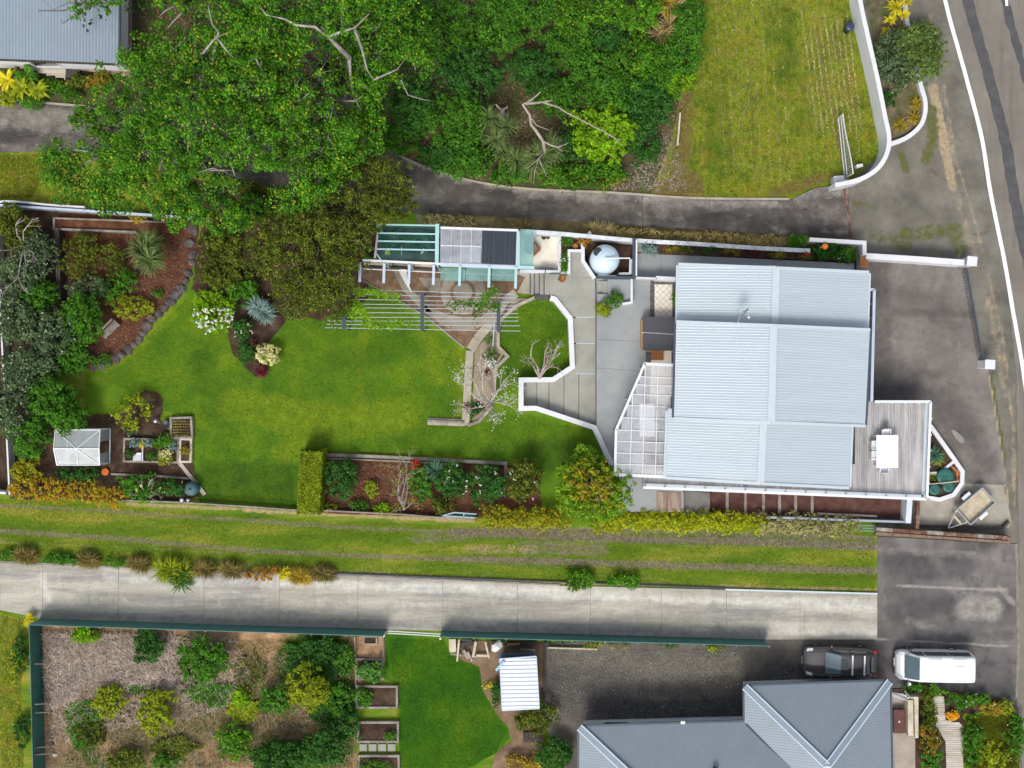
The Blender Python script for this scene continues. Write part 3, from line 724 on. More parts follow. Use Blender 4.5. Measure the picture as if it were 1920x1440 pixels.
sheet('neighbour_lawn', [(722, 1192), (830, 1192), (845, 1228), (900, 1240), (903, 1290), (925, 1330), (952, 1360), (955, 1385), (930, 1412), (880, 1440), (880, 1800), (750, 1800), (748, 1280), (722, 1275)], lawn_v, amp=.03)
sheet('neighbour_left_lawn', [(-700, 1148), (0, 1146), (50, 1165), (38, 1300), (44, 1440), (44, 2000), (-700, 2000)], lawn_y, amp=.05)
sheet('bark_bed', [(100, 395), (372, 400), (372, 470), (352, 530), (318, 575), (280, 610), (262, 640), (215, 680), (160, 692), (100, 640)], barkm, amp=.04)
sheet('left_border_soil', [(-700, 385), (105, 385), (110, 560), (100, 920), (-700, 920)], soil, amp=.06)
sheet('hedge_shade_soil', [(340, 330), (700, 400), (690, 560), (600, 600), (540, 595), (470, 690), (440, 670), (420, 610), (360, 540), (378, 430)], soil, amp=.08)
sheet('vegetable_plot_soil', [(90, 780), (245, 775), (300, 785), (362, 868), (375, 930), (330, 940), (20, 935), (20, 870), (90, 870)], soil, amp=.05)
sheet('tree_circle_soil', [(250, 745), (270, 732), (295, 735), (306, 750), (304, 775), (292, 792), (262, 798), (240, 780)], soil, amp=.04)
sheet('flower_island_soil', [(440, 620), (470, 628), (486, 660), (505, 690), (498, 706), (478, 706), (460, 690), (440, 655)], soil, amp=.04)
sheet('shrub_bed_soil', [(600, 860), (950, 872), (985, 878), (1010, 890), (1015, 950), (900, 972), (600, 962)], barkm, amp=.03)
sheet('shed_bark', [(845, 1200), (1018, 1205), (1018, 1440), (1085, 1500), (900, 1500), (930, 1412), (958, 1390), (955, 1365), (925, 1330), (905, 1290), (898, 1250), (860, 1235)], surf('tan_bark_ground', [(.3, (.12, .075, .045)), (.6, (.22, .15, .095)), (.8, (.34, .25, .17))], scale=1.2, finec=.45), amp=.04)
sheet('road', [(1790, -900), (1735, -500), (1760, -100), (1772, 0), (1800, 100), (1830, 200), (1848, 300), (1868, 400), (1890, 540), (1905, 700), (1908, 900), (1912, 1100), (1906, 1300), (1920, 1500), (1960, 2200), (2500, 2200), (2400, -900)], asph, amp=.03)
EDGE = [(1735, -500), (1755, -100), (1772, 0), (1799, 100), (1813, 150), (1841, 260), (1857, 360), (1882, 482), (1898, 575), (1917, 685), (1932, 800), (1950, 1000), (1972, 1300), (2010, 1800)]
def ribbon(name, pts, wpx, mat, kind='structure', amp=0.0, z=None, parent=None):
    if z is None: ZL[0] += .0025; z = ZL[0]
    L, Rr = offset(PL(pts, z), wpx / PX / 2)
    if amp:
        L = [p + Vector((U(-amp, amp), U(-amp, amp))) for p in L]; Rr = [p + Vector((U(-amp, amp), U(-amp, amp))) for p in Rr]
    n = len(L)
    return setp(mesh_obj(name, [(p.x, p.y, z) for p in L + Rr], [(i + n, i + 1 + n, i + 1, i) for i in range(n - 1)], mat, parent), kind=kind)
paint = surf('road_paint', [(.3, (.70, .71, .71)), (.7, (.82, .82, .82))], scale=2.5, fine=30, finec=.08, rough=.6)
for off, w, a in ((43, 20, .05), (112, 14, .08)):
    ribbon('road_tar_band', smooth_line([(x + off, y) for x, y in EDGE], 8), w, tar, amp=a)
ribbon('road_edge_line', smooth_line(EDGE, 8), 7.5, paint, amp=.006)
ribbon('road_centre_line', [(1880, -90), (1888, 11)], 5, paint)
masksheet('parking_area', [(1600, 470), (1812, 490), (1832, 600), (1850, 690), (1868, 800), (1888, 908), (1800, 908), (1740, 960), (1640, 900), (1600, 700)], forec, [('wear_shade', [(1690, 520), (1790, 525), (1800, 560)], 26, .45), ('wear_shade', [(1690, 610), (1800, 640), (1820, 700)], 22, .4), ('wear_shade', [(1700, 740), (1800, 700), (1830, 760)], 9, .5), ('wear_shade', [(1720, 640), (1700, 700)], 10, .4), ('wear_shade2', [(1650, 500), (1650, 740), (1740, 745)], 20, .55), ('wear_shade2', [(1760, 745), (1800, 790), (1850, 860)], 24, .5), ('wear_shade2', [(1680, 585), (1820, 590)], 7, .4), ('wear_shade2', [(1655, 740), (1720, 742)], 24, .7)], cell=.3, amp=.02)  # dark strokes above the deck paint its shade into the asphalt
sheet('trailer_pad', [(1716, 880), (1800, 906), (1880, 909), (1893, 960), (1893, 990), (1716, 992)], surf('trailer_pad_concrete', [(.3, (.25, .23, .19)), (.6, (.37, .34, .28)), (.8, (.46, .43, .37))], scale=.9, finec=.15), amp=.01)
masksheet('front_forecourt', [(1646, 1006), (1903, 1020), (1908, 1200), (1906, 1330), (1895, 1322), (1880, 1312), (1840, 1302), (1790, 1295), (1750, 1288), (1640, 1290), (1640, 1198), (1645, 1110)], forec2, [('wear_shade', [(1815, 1140), (1860, 1142)], 22, .8), ('wear_shade', [(1680, 1098), (1890, 1106)], 2.6, .95), ('wear_shade', [(1650, 1010), (1650, 1200)], 3, .6), ('wear_shade', [(1650, 1030), (1890, 1045)], 8, .35), ('wear_shade', [(1700, 1160), (1780, 1190)], 8, .4), ('wear_shade', [(1870, 1100), (1900, 1130)], 5, .7), ('wear_shade2', [(1680, 1060), (1800, 1065)], 24, .6), ('wear_shade2', [(1680, 1150), (1770, 1130)], 22, .55), ('wear_shade2', [(1700, 1270), (1780, 1290), (1890, 1300)], 16, .8), ('wear_shade2', [(1800, 1200), (1890, 1190)], 10, .4), ('wear_shade', [(1645, 1198), (1905, 1212)], 1.6, .9)], cell=.25, amp=.01)
masksheet('gravel_yard', [(1018, 1205), (1420, 1199), (1430, 1198), (1640, 1197), (1670, 1290), (1670, 1480), (1100, 1480), (1060, 1440), (1018, 1350)], grav, [('wear_shade', [(1060, 1225), (1200, 1240), (1330, 1250), (1420, 1235)], 22, .6), ('wear_shade2', [(1120, 1320), (1250, 1330), (1390, 1325)], 20, .8), ('wear_shade2', [(1190, 1290), (1300, 1300)], 18, .45), ('wear_shade2', [(1440, 1260), (1640, 1270)], 20, .6)], cell=.3, amp=.03)  # dark strokes above the house wings paint their shade on the gravel
surf('worn_pale_asphalt', [(.3, (.20, .19, .175)), (.7, (.28, .265, .24))], scale=1.2, finec=.25)
sheet('kerb_edge', [(1903, 1020), (1909, 1020), (1913, 1200), (1908, 1310), (1904, 1310), (1908, 1200)], surf('worn_kerb', [(.3, (.16, .145, .11)), (.7, (.26, .24, .19))], scale=2, finec=.4), amp=.03)

# concrete driveways made of slabs: one slab after another between a top and a bottom line
def yat(line, x):
    for (x0, y0), (x1, y1) in zip(line, line[1:]):
        if x0 <= x <= x1: return y0 + (y1 - y0) * (x - x0) / (x1 - x0)
    return line[-1][1] if x > line[-1][0] else line[0][1]
def drive(name, top, bot, joints, mat, jmat, strokes=()):
    ZL[0] += .0025; z = ZL[0]
    base = sheet(name, top + bot[::-1], jmat, z=z)
    for x0, x1 in zip(joints, joints[1:]):
        xs = [x0] + [x for x, _ in sorted(top + bot) if x0 + 1 < x < x1 - 1] + [x1]
        xs = sorted(set(xs)); g_ = .45
        tp = [(max(x0 + g_, min(x1 - g_, x)), yat(top, x)) for x in xs]; bt = [(max(x0 + g_, min(x1 - g_, x)), yat(bot, x)) for x in xs]
        o = masksheet('concrete_slab', tp + bt[::-1], mat, strokes, cell=.4, z=z + .008 + R() * .003, kind=None, parent=base)
    ZL[0] = z + .012
    return base
jointm = surf('joint_dirt', [(.3, (.17, .165, .15)), (.7, (.25, .24, .22))], scale=3)
jointd = surf('joint_dirt_dark', [(.3, (.05, .046, .04)), (.7, (.08, .075, .066))], scale=3)
LT = [(-700, 1030), (0, 1055), (300, 1068), (620, 1078), (1050, 1098), (1250, 1103), (1645, 1113)]
LB = [(-700, 1120), (0, 1144), (80, 1160), (480, 1173), (720, 1180), (1000, 1187), (1420, 1199), (1645, 1199)]
drive('lower_driveway', LT, LB, [-700, -420, -180, 0, 80, 222, 382, 524, 671, 830, 970, 1107, 1240, 1362, 1500, 1645], conc_l, jointm, [('wear_shade', [(60, 1150), (480, 1165), (720, 1173), (1000, 1180), (1430, 1192)], 9, .62), ('wear_shade', [(150, 1120), (600, 1135), (1000, 1150), (1640, 1160)], 9, .33), ('wear_shade', [(1340, 1105), (1345, 1195)], 7, .5), ('wear_shade', [(0, 1070), (480, 1090)], 5, .3), ('wear_shade2', [(200, 1085), (800, 1102), (1400, 1128), (1640, 1135)], 8, .55), ('wear_shade2', [(80, 1080), (90, 1130)], 7, .6), ('wear_shade2', [(1450, 1180), (1640, 1185)], 7, .5)])  # dark stroke along the lower edge paints the fence's shade; the rest is wear
UT = [(-700, 175), (0, 190), (160, 200), (300, 215), (500, 235), (690, 262), (760, 298), (860, 334), (980, 354), (1150, 362), (1300, 373), (1480, 375), (1530, 352), (1592, 345)]
UB = [(-700, 290), (0, 286), (100, 284), (200, 292), (400, 325), (600, 380), (790, 402), (900, 404), (1100, 418), (1300, 430), (1500, 442), (1592, 447)]
drive('upper_driveway', UT, UB, [-700, -350, 0, 200, 400, 600, 790, 960, 1080, 1205, 1330, 1460, 1592], conc_d, jointd, [('wear_shade', [(800, 390), (960, 395), (1200, 405), (1560, 425)], 13, .55), ('wear_shade', [(820, 345), (960, 370)], 9, .4), ('wear_shade2', [(760, 300), (860, 336), (980, 357), (1150, 366), (1300, 377), (1480, 381)], 4, .75), ('wear_shade2', [(1000, 370), (1300, 385), (1580, 385)], 7, .45), ('wear_shade2', [(1200, 400), (1280, 405)], 8, .4), ('wear_shade2', [(1450, 430), (1590, 436)], 5, .4), ('wear_shade2', [(1490, 365), (1590, 355)], 12, .6), ('wear_shade2', [(0, 215), (160, 230)], 26, .5)])
ribbon('driveway_drain', [(1583, 348), (1597, 447)], 5, rust, amp=.01)
# raised kerbs
def kerb(name, pts, wpx, h, mat, z0=0, **kw):
    mb = MB(); strip_solid(mb, PL(pts, h), wpx / PX, z0, h); return setp(mb.build(name, mat), kind='structure')
kerb('driveway_kerb', smooth_line([(690, 260), (760, 297), (860, 333), (980, 353), (1150, 361), (1300, 371), (1480, 373)], 5), 4, .12, path_c)
kerb('driveway_kerb', smooth_line([(-300, 183), (0, 188), (160, 199)], 5), 4, .14, path_c)
kerb('driveway_kerb', [(-300, 1033), (0, 1053), (300, 1067), (620, 1077), (1050, 1097)], 3, .07, timber)

T1a = [(-60, 938), (0, 948), (200, 958), (330, 968), (480, 976), (560, 984), (700, 991), (860, 998)]
T1b = [(850, 997), (1000, 1003), (1200, 1011), (1400, 1015), (1650, 1026)]
T2a = [(-60, 990), (0, 996), (200, 1008), (480, 1033), (700, 1043), (860, 1049)]
T2b = [(850, 1048), (960, 1050), (1100, 1055), (1290, 1061), (1460, 1066), (1650, 1071)]
wearrect('grass_lane', -60, 915, 1648, 1125, .13, lane_g, [('wear_shade', T1a, 4, .62), ('wear_shade', T1b, 7, .9), ('wear_shade', T2a, 5, .68), ('wear_shade', T2b, 6.5, .78), ('wear_shade', [(985, 1028), (1130, 1030)], 13, .6), ('wear_shade', [(850, 998), (960, 1000)], 7, .9), ('wear_shade', [(900, 990), (1300, 998), (1640, 1010)], 5, .7), ('wear_shade', [(780, 1012), (880, 1005)], 9, .5),
         ('wear_shade2', [(480, 958), (900, 978)], 4, .75), ('wear_shade2', [(240, 945), (480, 956)], 4, .7), ('wear_shade2', [(620, 1072), (1050, 1092), (1650, 1106)], 4, .6), ('wear_shade2', [(0, 1016), (480, 1040)], 3, .4), ('wear_shade2', [(880, 1030), (1000, 1030)], 10, .5), ('wear_shade', [(300, 1052), (620, 1068)], 5, .4)], .006)
chips('track_gravel', 'pale grey gravel scattered along the lane beside the yellow hedge', [(840, 990), (1645, 1012), (1645, 1034), (1000, 1016), (840, 1006)], 2000, .04, .03, stone_ch, z=.10)
chips('rut_gravel', 'loose grey gravel in the lower wheel rut of the lane', [(850, 1040), (1645, 1063), (1645, 1077), (1000, 1066), (850, 1058)], 1100, .04, .03, stone_ch, z=.10)
chips('yard_gravel', 'loose pale stones on the dark yard behind the green fence', [(1030, 1215), (1430, 1222), (1640, 1280), (1390, 1290), (1390, 1350), (1080, 1360), (1030, 1330)], 9000, .04, .03, stone_ch, z=.14, lift=.005, tilt=.1)
blades('lawn_grass', 'short green grass blades of the big garden lawn', [(170, 700), (270, 640), (350, 560), (430, 620), (500, 710), (530, 600), (620, 580), (700, 540), (870, 660), (870, 780), (980, 775), (1115, 810), (1100, 850), (980, 860), (600, 850), (550, 860), (550, 940), (385, 940), (365, 790)], 110000, .045, .022, gr_lawn, z=.02)
pts_ = []
for k in range(9):                                                   # rows of pale clippings left by the mower
    x0 = 1508 + k * 10.5
    for _ in range(260):
        y = U(20, 250) + U(-10, 60) * (k % 2); pts_.append(tuple(P(x0 + (y - 60) * .13 + U(-1.6, 1.6), y, .05)))
for k in range(8):
    x0 = 1345 + k * 17
    for _ in range(110): y = U(-5, 340); pts_.append(tuple(P(x0 + (y - 60) * .06 + U(-1.5, 1.5), y, .05)))
pts_ = np.array(pts_); setp(fast_mesh('grass_clippings', leaf_quads(pts_, np.tile([0, 0, 1.], (len(pts_), 1)), .13, .035, 2), 4, LM('pale_clippings', (.22, .19, .06), (.36, .31, .13), (.5, .45, .25), trans=0)), 'rows of pale mower clippings on the sloping yellow lawn', 'clippings', None, 'stuff')
blades('corner_lawn_grass', 'short grass blades inside the white angular wall', [(935, 640), (965, 575), (1030, 565), (1062, 602), (1068, 690), (1035, 706), (950, 715), (950, 670)], 11000, .045, .022, gr_lawn, z=.03)
blades('dry_lawn_grass', 'yellowing grass blades of the big sloping lawn by the curved white wall', [(1310, 0), (1600, 0), (1640, 200), (1640, 300), (1560, 340), (1480, 370), (1240, 366), (1300, 120)], 80000, .05, .025, gr_dry, z=.02)
blades('neighbour_lawn_grass', 'lush short grass blades beside the vegetable beds', [(728, 1198), (828, 1198), (845, 1230), (898, 1245), (905, 1300), (950, 1370), (930, 1410), (880, 1440), (755, 1440)], 34000, .045, .022, gr_vivid, z=.03)
blades('lane_grass', 'patchy grass between the wheel tracks of the lane', [(0, 935), (600, 975), (1000, 990), (1640, 1000), (1640, 1108), (1000, 1092), (620, 1072), (0, 1045)], 100000, .05, .024, gr_dry, z=.03)
blades('left_lawn_grass', 'yellow grass blades left of the driveway tree', [(0, 290), (100, 290), (60, 370), (0, 372)], 9000, .05, .025, gr_dry, z=.02)
blades('side_lawn_grass', 'grass blades left of the dark green fence', [(0, 1152), (45, 1165), (38, 1300), (44, 1440), (0, 1440)], 9000, .05, .025, gr_dry, z=.03)
chips('bark_mulch', 'reddish bark chips on the curved garden bed', [(105, 435), (368, 440), (350, 520), (310, 575), (265, 640), (215, 680), (165, 690), (110, 600)], 9000, .07, .03, bark_ch, z=.05)
chips('shrub_bed_mulch', 'brown bark chips in the long shrub bed', [(605, 866), (945, 878), (945, 955), (605, 955)], 6000, .06, .03, bark_ch, z=.08)
chips('dry_stalks', 'tangled pale dead stalks over the vacant plot', [(84, 1185), (330, 1190), (345, 1225), (322, 1262), (345, 1290), (300, 1302), (262, 1278), (225, 1296), (170, 1276), (140, 1310), (92, 1330)], 10000, .42, .020, LM('pale_stalks', (.18, .13, .09), (.38, .30, .235), (.62, .53, .45), trans=0, vamt=.3), z=.08, lift=.22, tilt=.5)
chips('fringe_dry_stalks', 'looser dead stalks round the pale stalk patch', [(84, 1185), (440, 1190), (470, 1260), (420, 1330), (340, 1350), (200, 1370), (92, 1400)], 4500, .38, .02, MATS['pale_stalks'], z=.08, lift=.16, tilt=.5)
chips('sparse_dry_stalks', 'thin scatter of dead stalks among the scrub', [(90, 1290), (660, 1200), (660, 1440), (90, 1440)], 3800, .32, .016, straw_ch, z=.07, lift=.12, tilt=.5)
chips('leaf_litter', 'fallen dry leaves and sticks by the bushes above the driveway', [(1190, 300), (1260, 240), (1290, 360), (1140, 355)], 900, .16, .03, straw_ch, z=.02, lift=.05)
chips('woodland_litter', 'brown leaf litter under the big trees', [(250, 0), (1310, 0), (1260, 250), (900, 340), (300, 210)], 12000, .12, .06, leaf_lit, z=.01)
for k, (cx0, cy0, rx0, ry0, n0, mt0, lb0) in enumerate(((160, 1360, 42, 48, 3200, lf_mid, 'ragged weeds at the lower left of the vacant plot'), (590, 1235, 62, 48, 6500, lf_deep, 'dark weeds round the bush near the upper beds'), (395, 1300, 52, 24, 2400, lf_mid, 'weeds below the largest bush'), (625, 1320, 45, 45, 4500, lf_deep, 'dark weeds beside the half planted bed'), (560, 1415, 90, 34, 6500, lf_mid, 'weeds round the dark bushes at the bottom of the plot'), (330, 1400, 50, 26, 2200, lf_olive, 'olive weeds in the lower middle of the plot'), (470, 1260, 34, 40, 900, lf_olive, 'thin yellow green weeds right of the largest bush'), (460, 1330, 36, 26, 1800, lf_yellowgreen, 'yellow green weeds in the middle of the plot'), (250, 1290, 60, 12, 1200, lf_mid, 'low weeds between the yellow green bushes'))):
    pg = [(cx0 + rx0 * math.cos(t * .42) * U(.6, 1.15), cy0 + ry0 * math.sin(t * .42) * U(.6, 1.15)) for t in range(15)]
    chips('weed_patch', lb0, pg, int(n0 * .42), .13, .07, mt0, z=.08, lift=.22, tilt=.6, cat='weeds')
blades('plot_weeds', 'patches of green weeds on the vacant plot', [(330, 1200), (660, 1200), (660, 1440), (120, 1440), (150, 1340), (330, 1300)], 26000, .12, .03, gr_lawn, z=.05)
# ------------------------------------------------------------------ metal roofs
def facet(name, A, B, top, mat, parent, pitch=.16, amp=.008, bottom=None):
    """ribbed sheet: eave A->B, ribs run up the slope to the polyline 'top' (world points)"""
    A, B = Vector(A), Vector(B); u = (B - A).normalized(); L = (B - A).length
    T = [Vector(t) for t in top]
    far = max(T, key=lambda t: ((t - A) - u * (t - A).dot(u)).length)
    v = ((far - A) - u * (far - A).dot(u)).normalized(); n = u.cross(v)
    if n.z < 0: n = -n
    def prof(line, q):
        pts = sorted(((t - A).dot(u), (t - A).dot(v)) for t in line)
        return float(np.interp(q, [p[0] for p in pts], [p[1] for p in pts]))
    bot = [A, B] if bottom is None else [Vector(t) for t in bottom]
    q = 0.0; qs = []
    k = 0
    while q < L:
        for f, h in ((0, 0), (.55, 0), (.68, 1), (.88, 1)):
            qq = q + f * pitch
            if qq < L: qs.append((qq, h * amp))
        q += pitch
    qs.append((L, 0))
    vs = []
    for qq, h in qs:
        b = prof(bot, qq); t = max(b + .001, prof(T, qq))
        vs.append(A + u * qq + v * b + n * h); vs.append(A + u * qq + v * t + n * h)
    fs = []
    for i in range(len(qs) - 1):
        f = (2 * i, 2 * i + 2, 2 * i + 3, 2 * i + 1)
        a, b, c = vs[f[0]], vs[f[1]], vs[f[2]]
        if (b - a).cross(c - a).z < 0: f = f[::-1]
        fs.append(f)
    return mesh_obj(name, vs, fs, mat, parent)
def vspans(poly, x):
    ys = []
    for i in range(len(poly)):
        (x0, y0), (x1, y1) = poly[i][:2], poly[(i + 1) % len(poly)][:2]
        if (x0 > x) != (x1 > x): ys.append(y0 + (y1 - y0) * (x - x0) / (x1 - x0))
    ys.sort(); return list(zip(ys[::2], ys[1::2]))
def boards(name, poly, z, w, gap, mat, parent, along='y', th=.03, kind='stuff', single=False):
    """board floor clipped to a world polygon"""
    pts = [(p[0], p[1]) for p in poly]
    if along == 'x': pts = [(b, a) for a, b in pts]
    x0, x1 = min(p[0] for p in pts), max(p[0] for p in pts)
    mb = MB(); x = x0 + w / 2
    while x < x1:
        sp = []
        for xx in (x - w * .4, x + w * .4):
            sp.append(vspans(pts, xx))
        if sp[0] and sp[1] and len(sp[0]) == len(sp[1]):
            for (a0, b0), (a1, b1) in zip(*sp):
                a, b = max(a0, a1), min(b0, b1)
                if b - a > .05:
                    dz = U(-.003, .003)
                    c, s = ((x, (a + b) / 2), (w - gap, b - a))
                    if along == 'x': c = (c[1], c[0]); s = (s[1], s[0])
                    mb2 = MB() if single else mb
                    mb2.box((c[0], c[1], z - th / 2 + dz), (s[0], s[1], th))
                    if single: mb2.build(name, mat, parent)
        x += w
    if not single:
        return setp(mb.build(name, mat, parent), kind=kind)
windowm = plain('dark_window_glass', (.03, .045, .055), rough=.08, var=.1, coat=.6)
def window(parent, c, w, h, rz, z):
    """framed window on a wall"""
    fr = MB(); m = Matrix.Rotation(rz, 3, 'Z')
    c = Vector((c[0], c[1], z))
    for sx, sy, ww, hh in ((-1, 0, .06, h), (1, 0, .06, h), (0, -1, w, .06), (0, 1, w, .06)):
        fr.box(c + m @ Vector((sx * w / 2, .03, sy * h / 2)), (ww + .001, .07, hh), rz)
    f = fr.build('window', whitem, parent)
    MB().box(c + m @ Vector((0, .012, 0)), (w - .06, .02, h - .06), rz).build('pane', windowm, f)

# ------------------------------------------------------------------ main house
house = root('house', 'large house with three stepped pale blue ribbed metal roofs in the middle of its plot', 'house', tuple(P(1450, 700)))
wallm = surf('house_wall_render', [(.3, (.58, .60, .61)), (.7, (.68, .70, .71))], scale=1.0, finec=.06)
def gable(TL, TR, BR, BL, rT, rB, ze, zr, zw=0.0, inset=14):
    tl, tr, br, bl = [P(*p, ze) for p in (TL, TR, BR, BL)]
    a, b = P(*rT, zr), P(*rB, zr)
    facet('roof_sheet', bl, tl, [b, a], roofm, house)
    facet('roof_sheet', tr, br, [a, b], roofm, house)
    MB().bar(a + Vector((0, 0, .03)), b + Vector((0, 0, .03)), .42, .035).build('ridge_cap', flash, house)
    for e1, e2 in ((bl, tl), (br, tr)):
        o = Vector((-.07 if e1 is bl else .07, 0, -.05)); MB().bar(e1 + o, e2 + o, .12, .10).build('gutter', navy if ze > 4.6 else flash, house)
    for e1, e2, dy in ((tl, a, .05), (a, tr, .05), (bl, b, -.05), (b, br, -.05)):
        up = Vector((0, dy, .015)); MB().bar(e1 + up, e2 + up, .17, .09).build('barge_flashing', flash, house)
    i = inset
    w = [P(TL[0] + i, TL[1] + 8, ze), P(TR[0] - i, TR[1] + 8, ze), P(BR[0] - i, BR[1] - 8, ze), P(BL[0] + i, BL[1] - 8, ze)]
    mw = MB().prism([(p.x, p.y) for p in w[::-1]], 0.0, ze - .12)
    for q0, q1, rr in ((w[0], w[1], a), (w[3], w[2], b)):
        y = rr.y + (-.25 if rr is a else .25)
        vs = [(q0.x, q0.y, ze - .12), (q1.x, q1.y, ze - .12), (rr.x, (q0.y + q1.y) / 2, zr - .14)]
        mw.add(vs + [(v[0], v[1] + (.1 if rr is b else -.1), v[2]) for v in vs], [(0, 1, 2), (5, 4, 3), (0, 3, 4, 1), (1, 4, 5, 2), (2, 5, 3, 0)])
    mw.build('wall', wallm, house)
    return w
ZA, ZB, ZC = 4.2, 5.0, 4.1
wA = gable((1272, 497), (1629, 512), (1625, 624), (1270, 612), (1455, 504), (1452, 618), ZA, ZA + .65)
wB = gable((1268, 605), (1631, 620), (1622, 797), (1264, 783), (1450, 612), (1446, 791), ZB, ZB + .65)
wC = gable((1252, 770), (1597, 785), (1592, 913), (1248, 894), (1432, 778), (1426, 905), ZC, ZC + .6)
for w, n in ((wA, 2), (wB, 3), (wC, 2)):
    L0, L1 = w[0], w[3]
    for k in range(n):
        p = L0.lerp(L1, (k + .5) / n); window(house, (p.x, p.y), 1.3, 1.5, math.pi / 2, 2.4)
    L0, L1 = w[1], w[2]
    for k in range(n):
        p = L0.lerp(L1, (k + .5) / n); window(house, (p.x, p.y), 1.3, 1.3, -math.pi / 2, 3.4 if w is not wC else 3.2)
# covered balcony rail on the street side
balc = root('balcony_rail', 'white painted balcony rail along the street side of the blue roofed house', 'railing', tuple(P(1634, 650, 0)))
m = MB(); a, b, c = P(1628, 543, 3.6), P(1639, 543, 3.6), P(1634, 752, 3.6)
m.bar(a, b, .14, .12); m.bar(b, c, .16, .12); m.build('rail', bluew, balc)
MB().prism([tuple(P(x, y, 2.6).xy) for x, y in ((1616, 752), (1632, 752), (1637, 543), (1616, 543))], 2.45, 2.6).build('floor', timber_d, balc)
m = MB()
for k in range(9):
    p = b.lerp(c, k / 8); m.bar((p.x, p.y, 2.5), (p.x, p.y, 3.55), .07, .07)
m.build('post', bluew, balc)

# satellite dish
dish = root('satellite_dish', 'small pale satellite dish on a bent pole on the stepped blue roof', 'satellite dish', tuple(P(1395, 604, 5.2)))
p0 = P(1381, 605, 5.15); p1 = P(1388, 592, 5.9)
MB().tube([p0, p0 + Vector((0, 0, .35)), p1], [.03, .03, .03], 6).build('pole', steel, dish)
m = MB(); c = P(1393, 584, 6.0); ax = Vector((.62, -.70, .22)).normalized(); q = ax.to_track_quat('Z', 'Y').to_matrix()
prof = [(.01, 0), (.12, .01), (.24, .045), (.36, .10)]; vs = []; fs = []
for r, z in prof:
    for k in range(18):
        t = k / 18 * 6.2832; vs.append(c + q @ Vector((r * math.cos(t), r * math.sin(t) * 1.0, z)))
for i in range(3):
    for k in range(18): fs.append((i * 18 + k, i * 18 + (k + 1) % 18, (i + 1) * 18 + (k + 1) % 18, (i + 1) * 18 + k))
o = m.add(vs, fs).build('reflector', steel, dish, True); so = o.modifiers.new('s', 'SOLIDIFY'); so.thickness = .015
MB().tube([c - ax * -.02 + Vector((.2, -.25, -.1)), c + ax * .45], [.012, .012], 5).build('feed_arm', steel, dish)
MB().box(c + ax * .48, (.09, .09, .14), M=q).build('receiver', whitem, dish)

# ------------------------------------------------------------------ deck
dz = 2.6
deck = root('raised_deck', 'raised silvery timber deck wrapping the right and lower side of the house', 'deck', tuple(P(1690, 850)))
dp = PL([(1600, 753), (1745, 753), (1737, 936), (1206, 914), (1206, 870), (1600, 870)], dz)
boards('deck_board', dp, dz, .14, .012, deckm, deck)
MB().prism([(p.x, p.y) for p in dp], dz - .30, dz - .045).build('joist_frame', timber_d, deck)
m = MB()
for a, b in (((1745, 753), (1738, 936)), ((1738, 936), (1206, 914)), ((1640, 753), (1745, 753))):
    p, q2 = P(*a, dz + .55), P(*b, dz + .55); m.bar(p, q2, .15, .06)
m.build('rail', whitem, deck)
m = MB()
for a, b, n in (((1742, 755), (1735, 934), 6), ((1735, 934), (1208, 912), 14), ((1642, 755), (1742, 755), 4)):
    for k in range(n + 1):
        p = P(*a, dz).lerp(P(*b, dz), k / n); m.bar((p.x, p.y, dz - .2), (p.x, p.y, dz + .52), .08, .08)
setp(m.build('post', whitem, deck), kind='stuff')
m = MB()
for a, b in (((1738, 755), (1731, 932)), ((1731, 931), (1206, 909))):
    p, q2 = P(*a, dz + .04), P(*b, dz + .04); m.bar(p, q2, .22, .07)
m.build('kerb_board', plain('grey_blue_trim', (.50, .55, .60), var=.08), deck)
m = MB()
for a in ((1740, 757), (1733, 925), (1600, 915), (1450, 912), (1300, 908), (1690, 757)):
    p = P(*a, dz); m.bar((p.x, p.y, 0), (p.x, p.y, dz - .3), .14, .14)
m.build('support_post', timber, deck)

def chair(label, px, py, z, rz, mat, group=None, name='garden_chair', s=1.0):
    b = P(px, py, z); rt = root(name, label, 'chair', (0, 0, 0), group)
    MB().box((0, 0, .44 * s), (.46 * s, .44 * s, .035)).build('seat', mat, rt, bevel=.01)
    m = MB(); m.box((0, -.24 * s, .62 * s), (.46 * s, .03, .40 * s), M=Matrix.Rotation(.18, 3, 'X')).build('backrest', mat, rt, bevel=.01)
    for sx in (-1, 1):
        MB().bar((sx * .25 * s, -.22 * s, .62 * s), (sx * .25 * s, .2 * s, .62 * s), .05, .03).build('armrest', mat, rt)
        for sy in (-1, 1): MB().bar((sx * .21 * s, sy * .2 * s, 0), (sx * .2 * s, sy * .19 * s, .44 * s), .035, .035).build('leg', mat, rt)
    rt.location = b; rt.rotation_euler = (0, 0, rz); return rt
def table(label, px, py, z, w, l, mat, cloth=False, legm=None, name='garden_table'):
    b = P(px, py, z); rt = root(name, label, 'table', (0, 0, 0))
    MB().box((0, 0, .73), (w, l, .04)).build('tabletop', mat, rt, bevel=.008)
    if not cloth:
        for sx in (-1, 1):
            for sy in (-1, 1): MB().bar((sx * (w / 2 - .08), sy * (l / 2 - .08), 0), (sx * (w / 2 - .08), sy * (l / 2 - .08), .71), .06, .06).build('leg', legm or mat, rt)
    rt.location = b; return rt
wtab = plain('bright_white_tabletop', (.82, .82, .83), rough=.35, var=.01)
table('bright white rectangular table on the raised timber deck', 1656, 845, dz, 1.30, 1.95, wtab, name='deck_table')
G = 'chairs around the white deck table'
chair('white chair at the upper end of the deck table', 1656, 812, dz, math.pi, whitem, G)
chair('grey white chair on the left side of the deck table, upper one', 1635, 834, dz, -math.pi / 2, whitem, G)
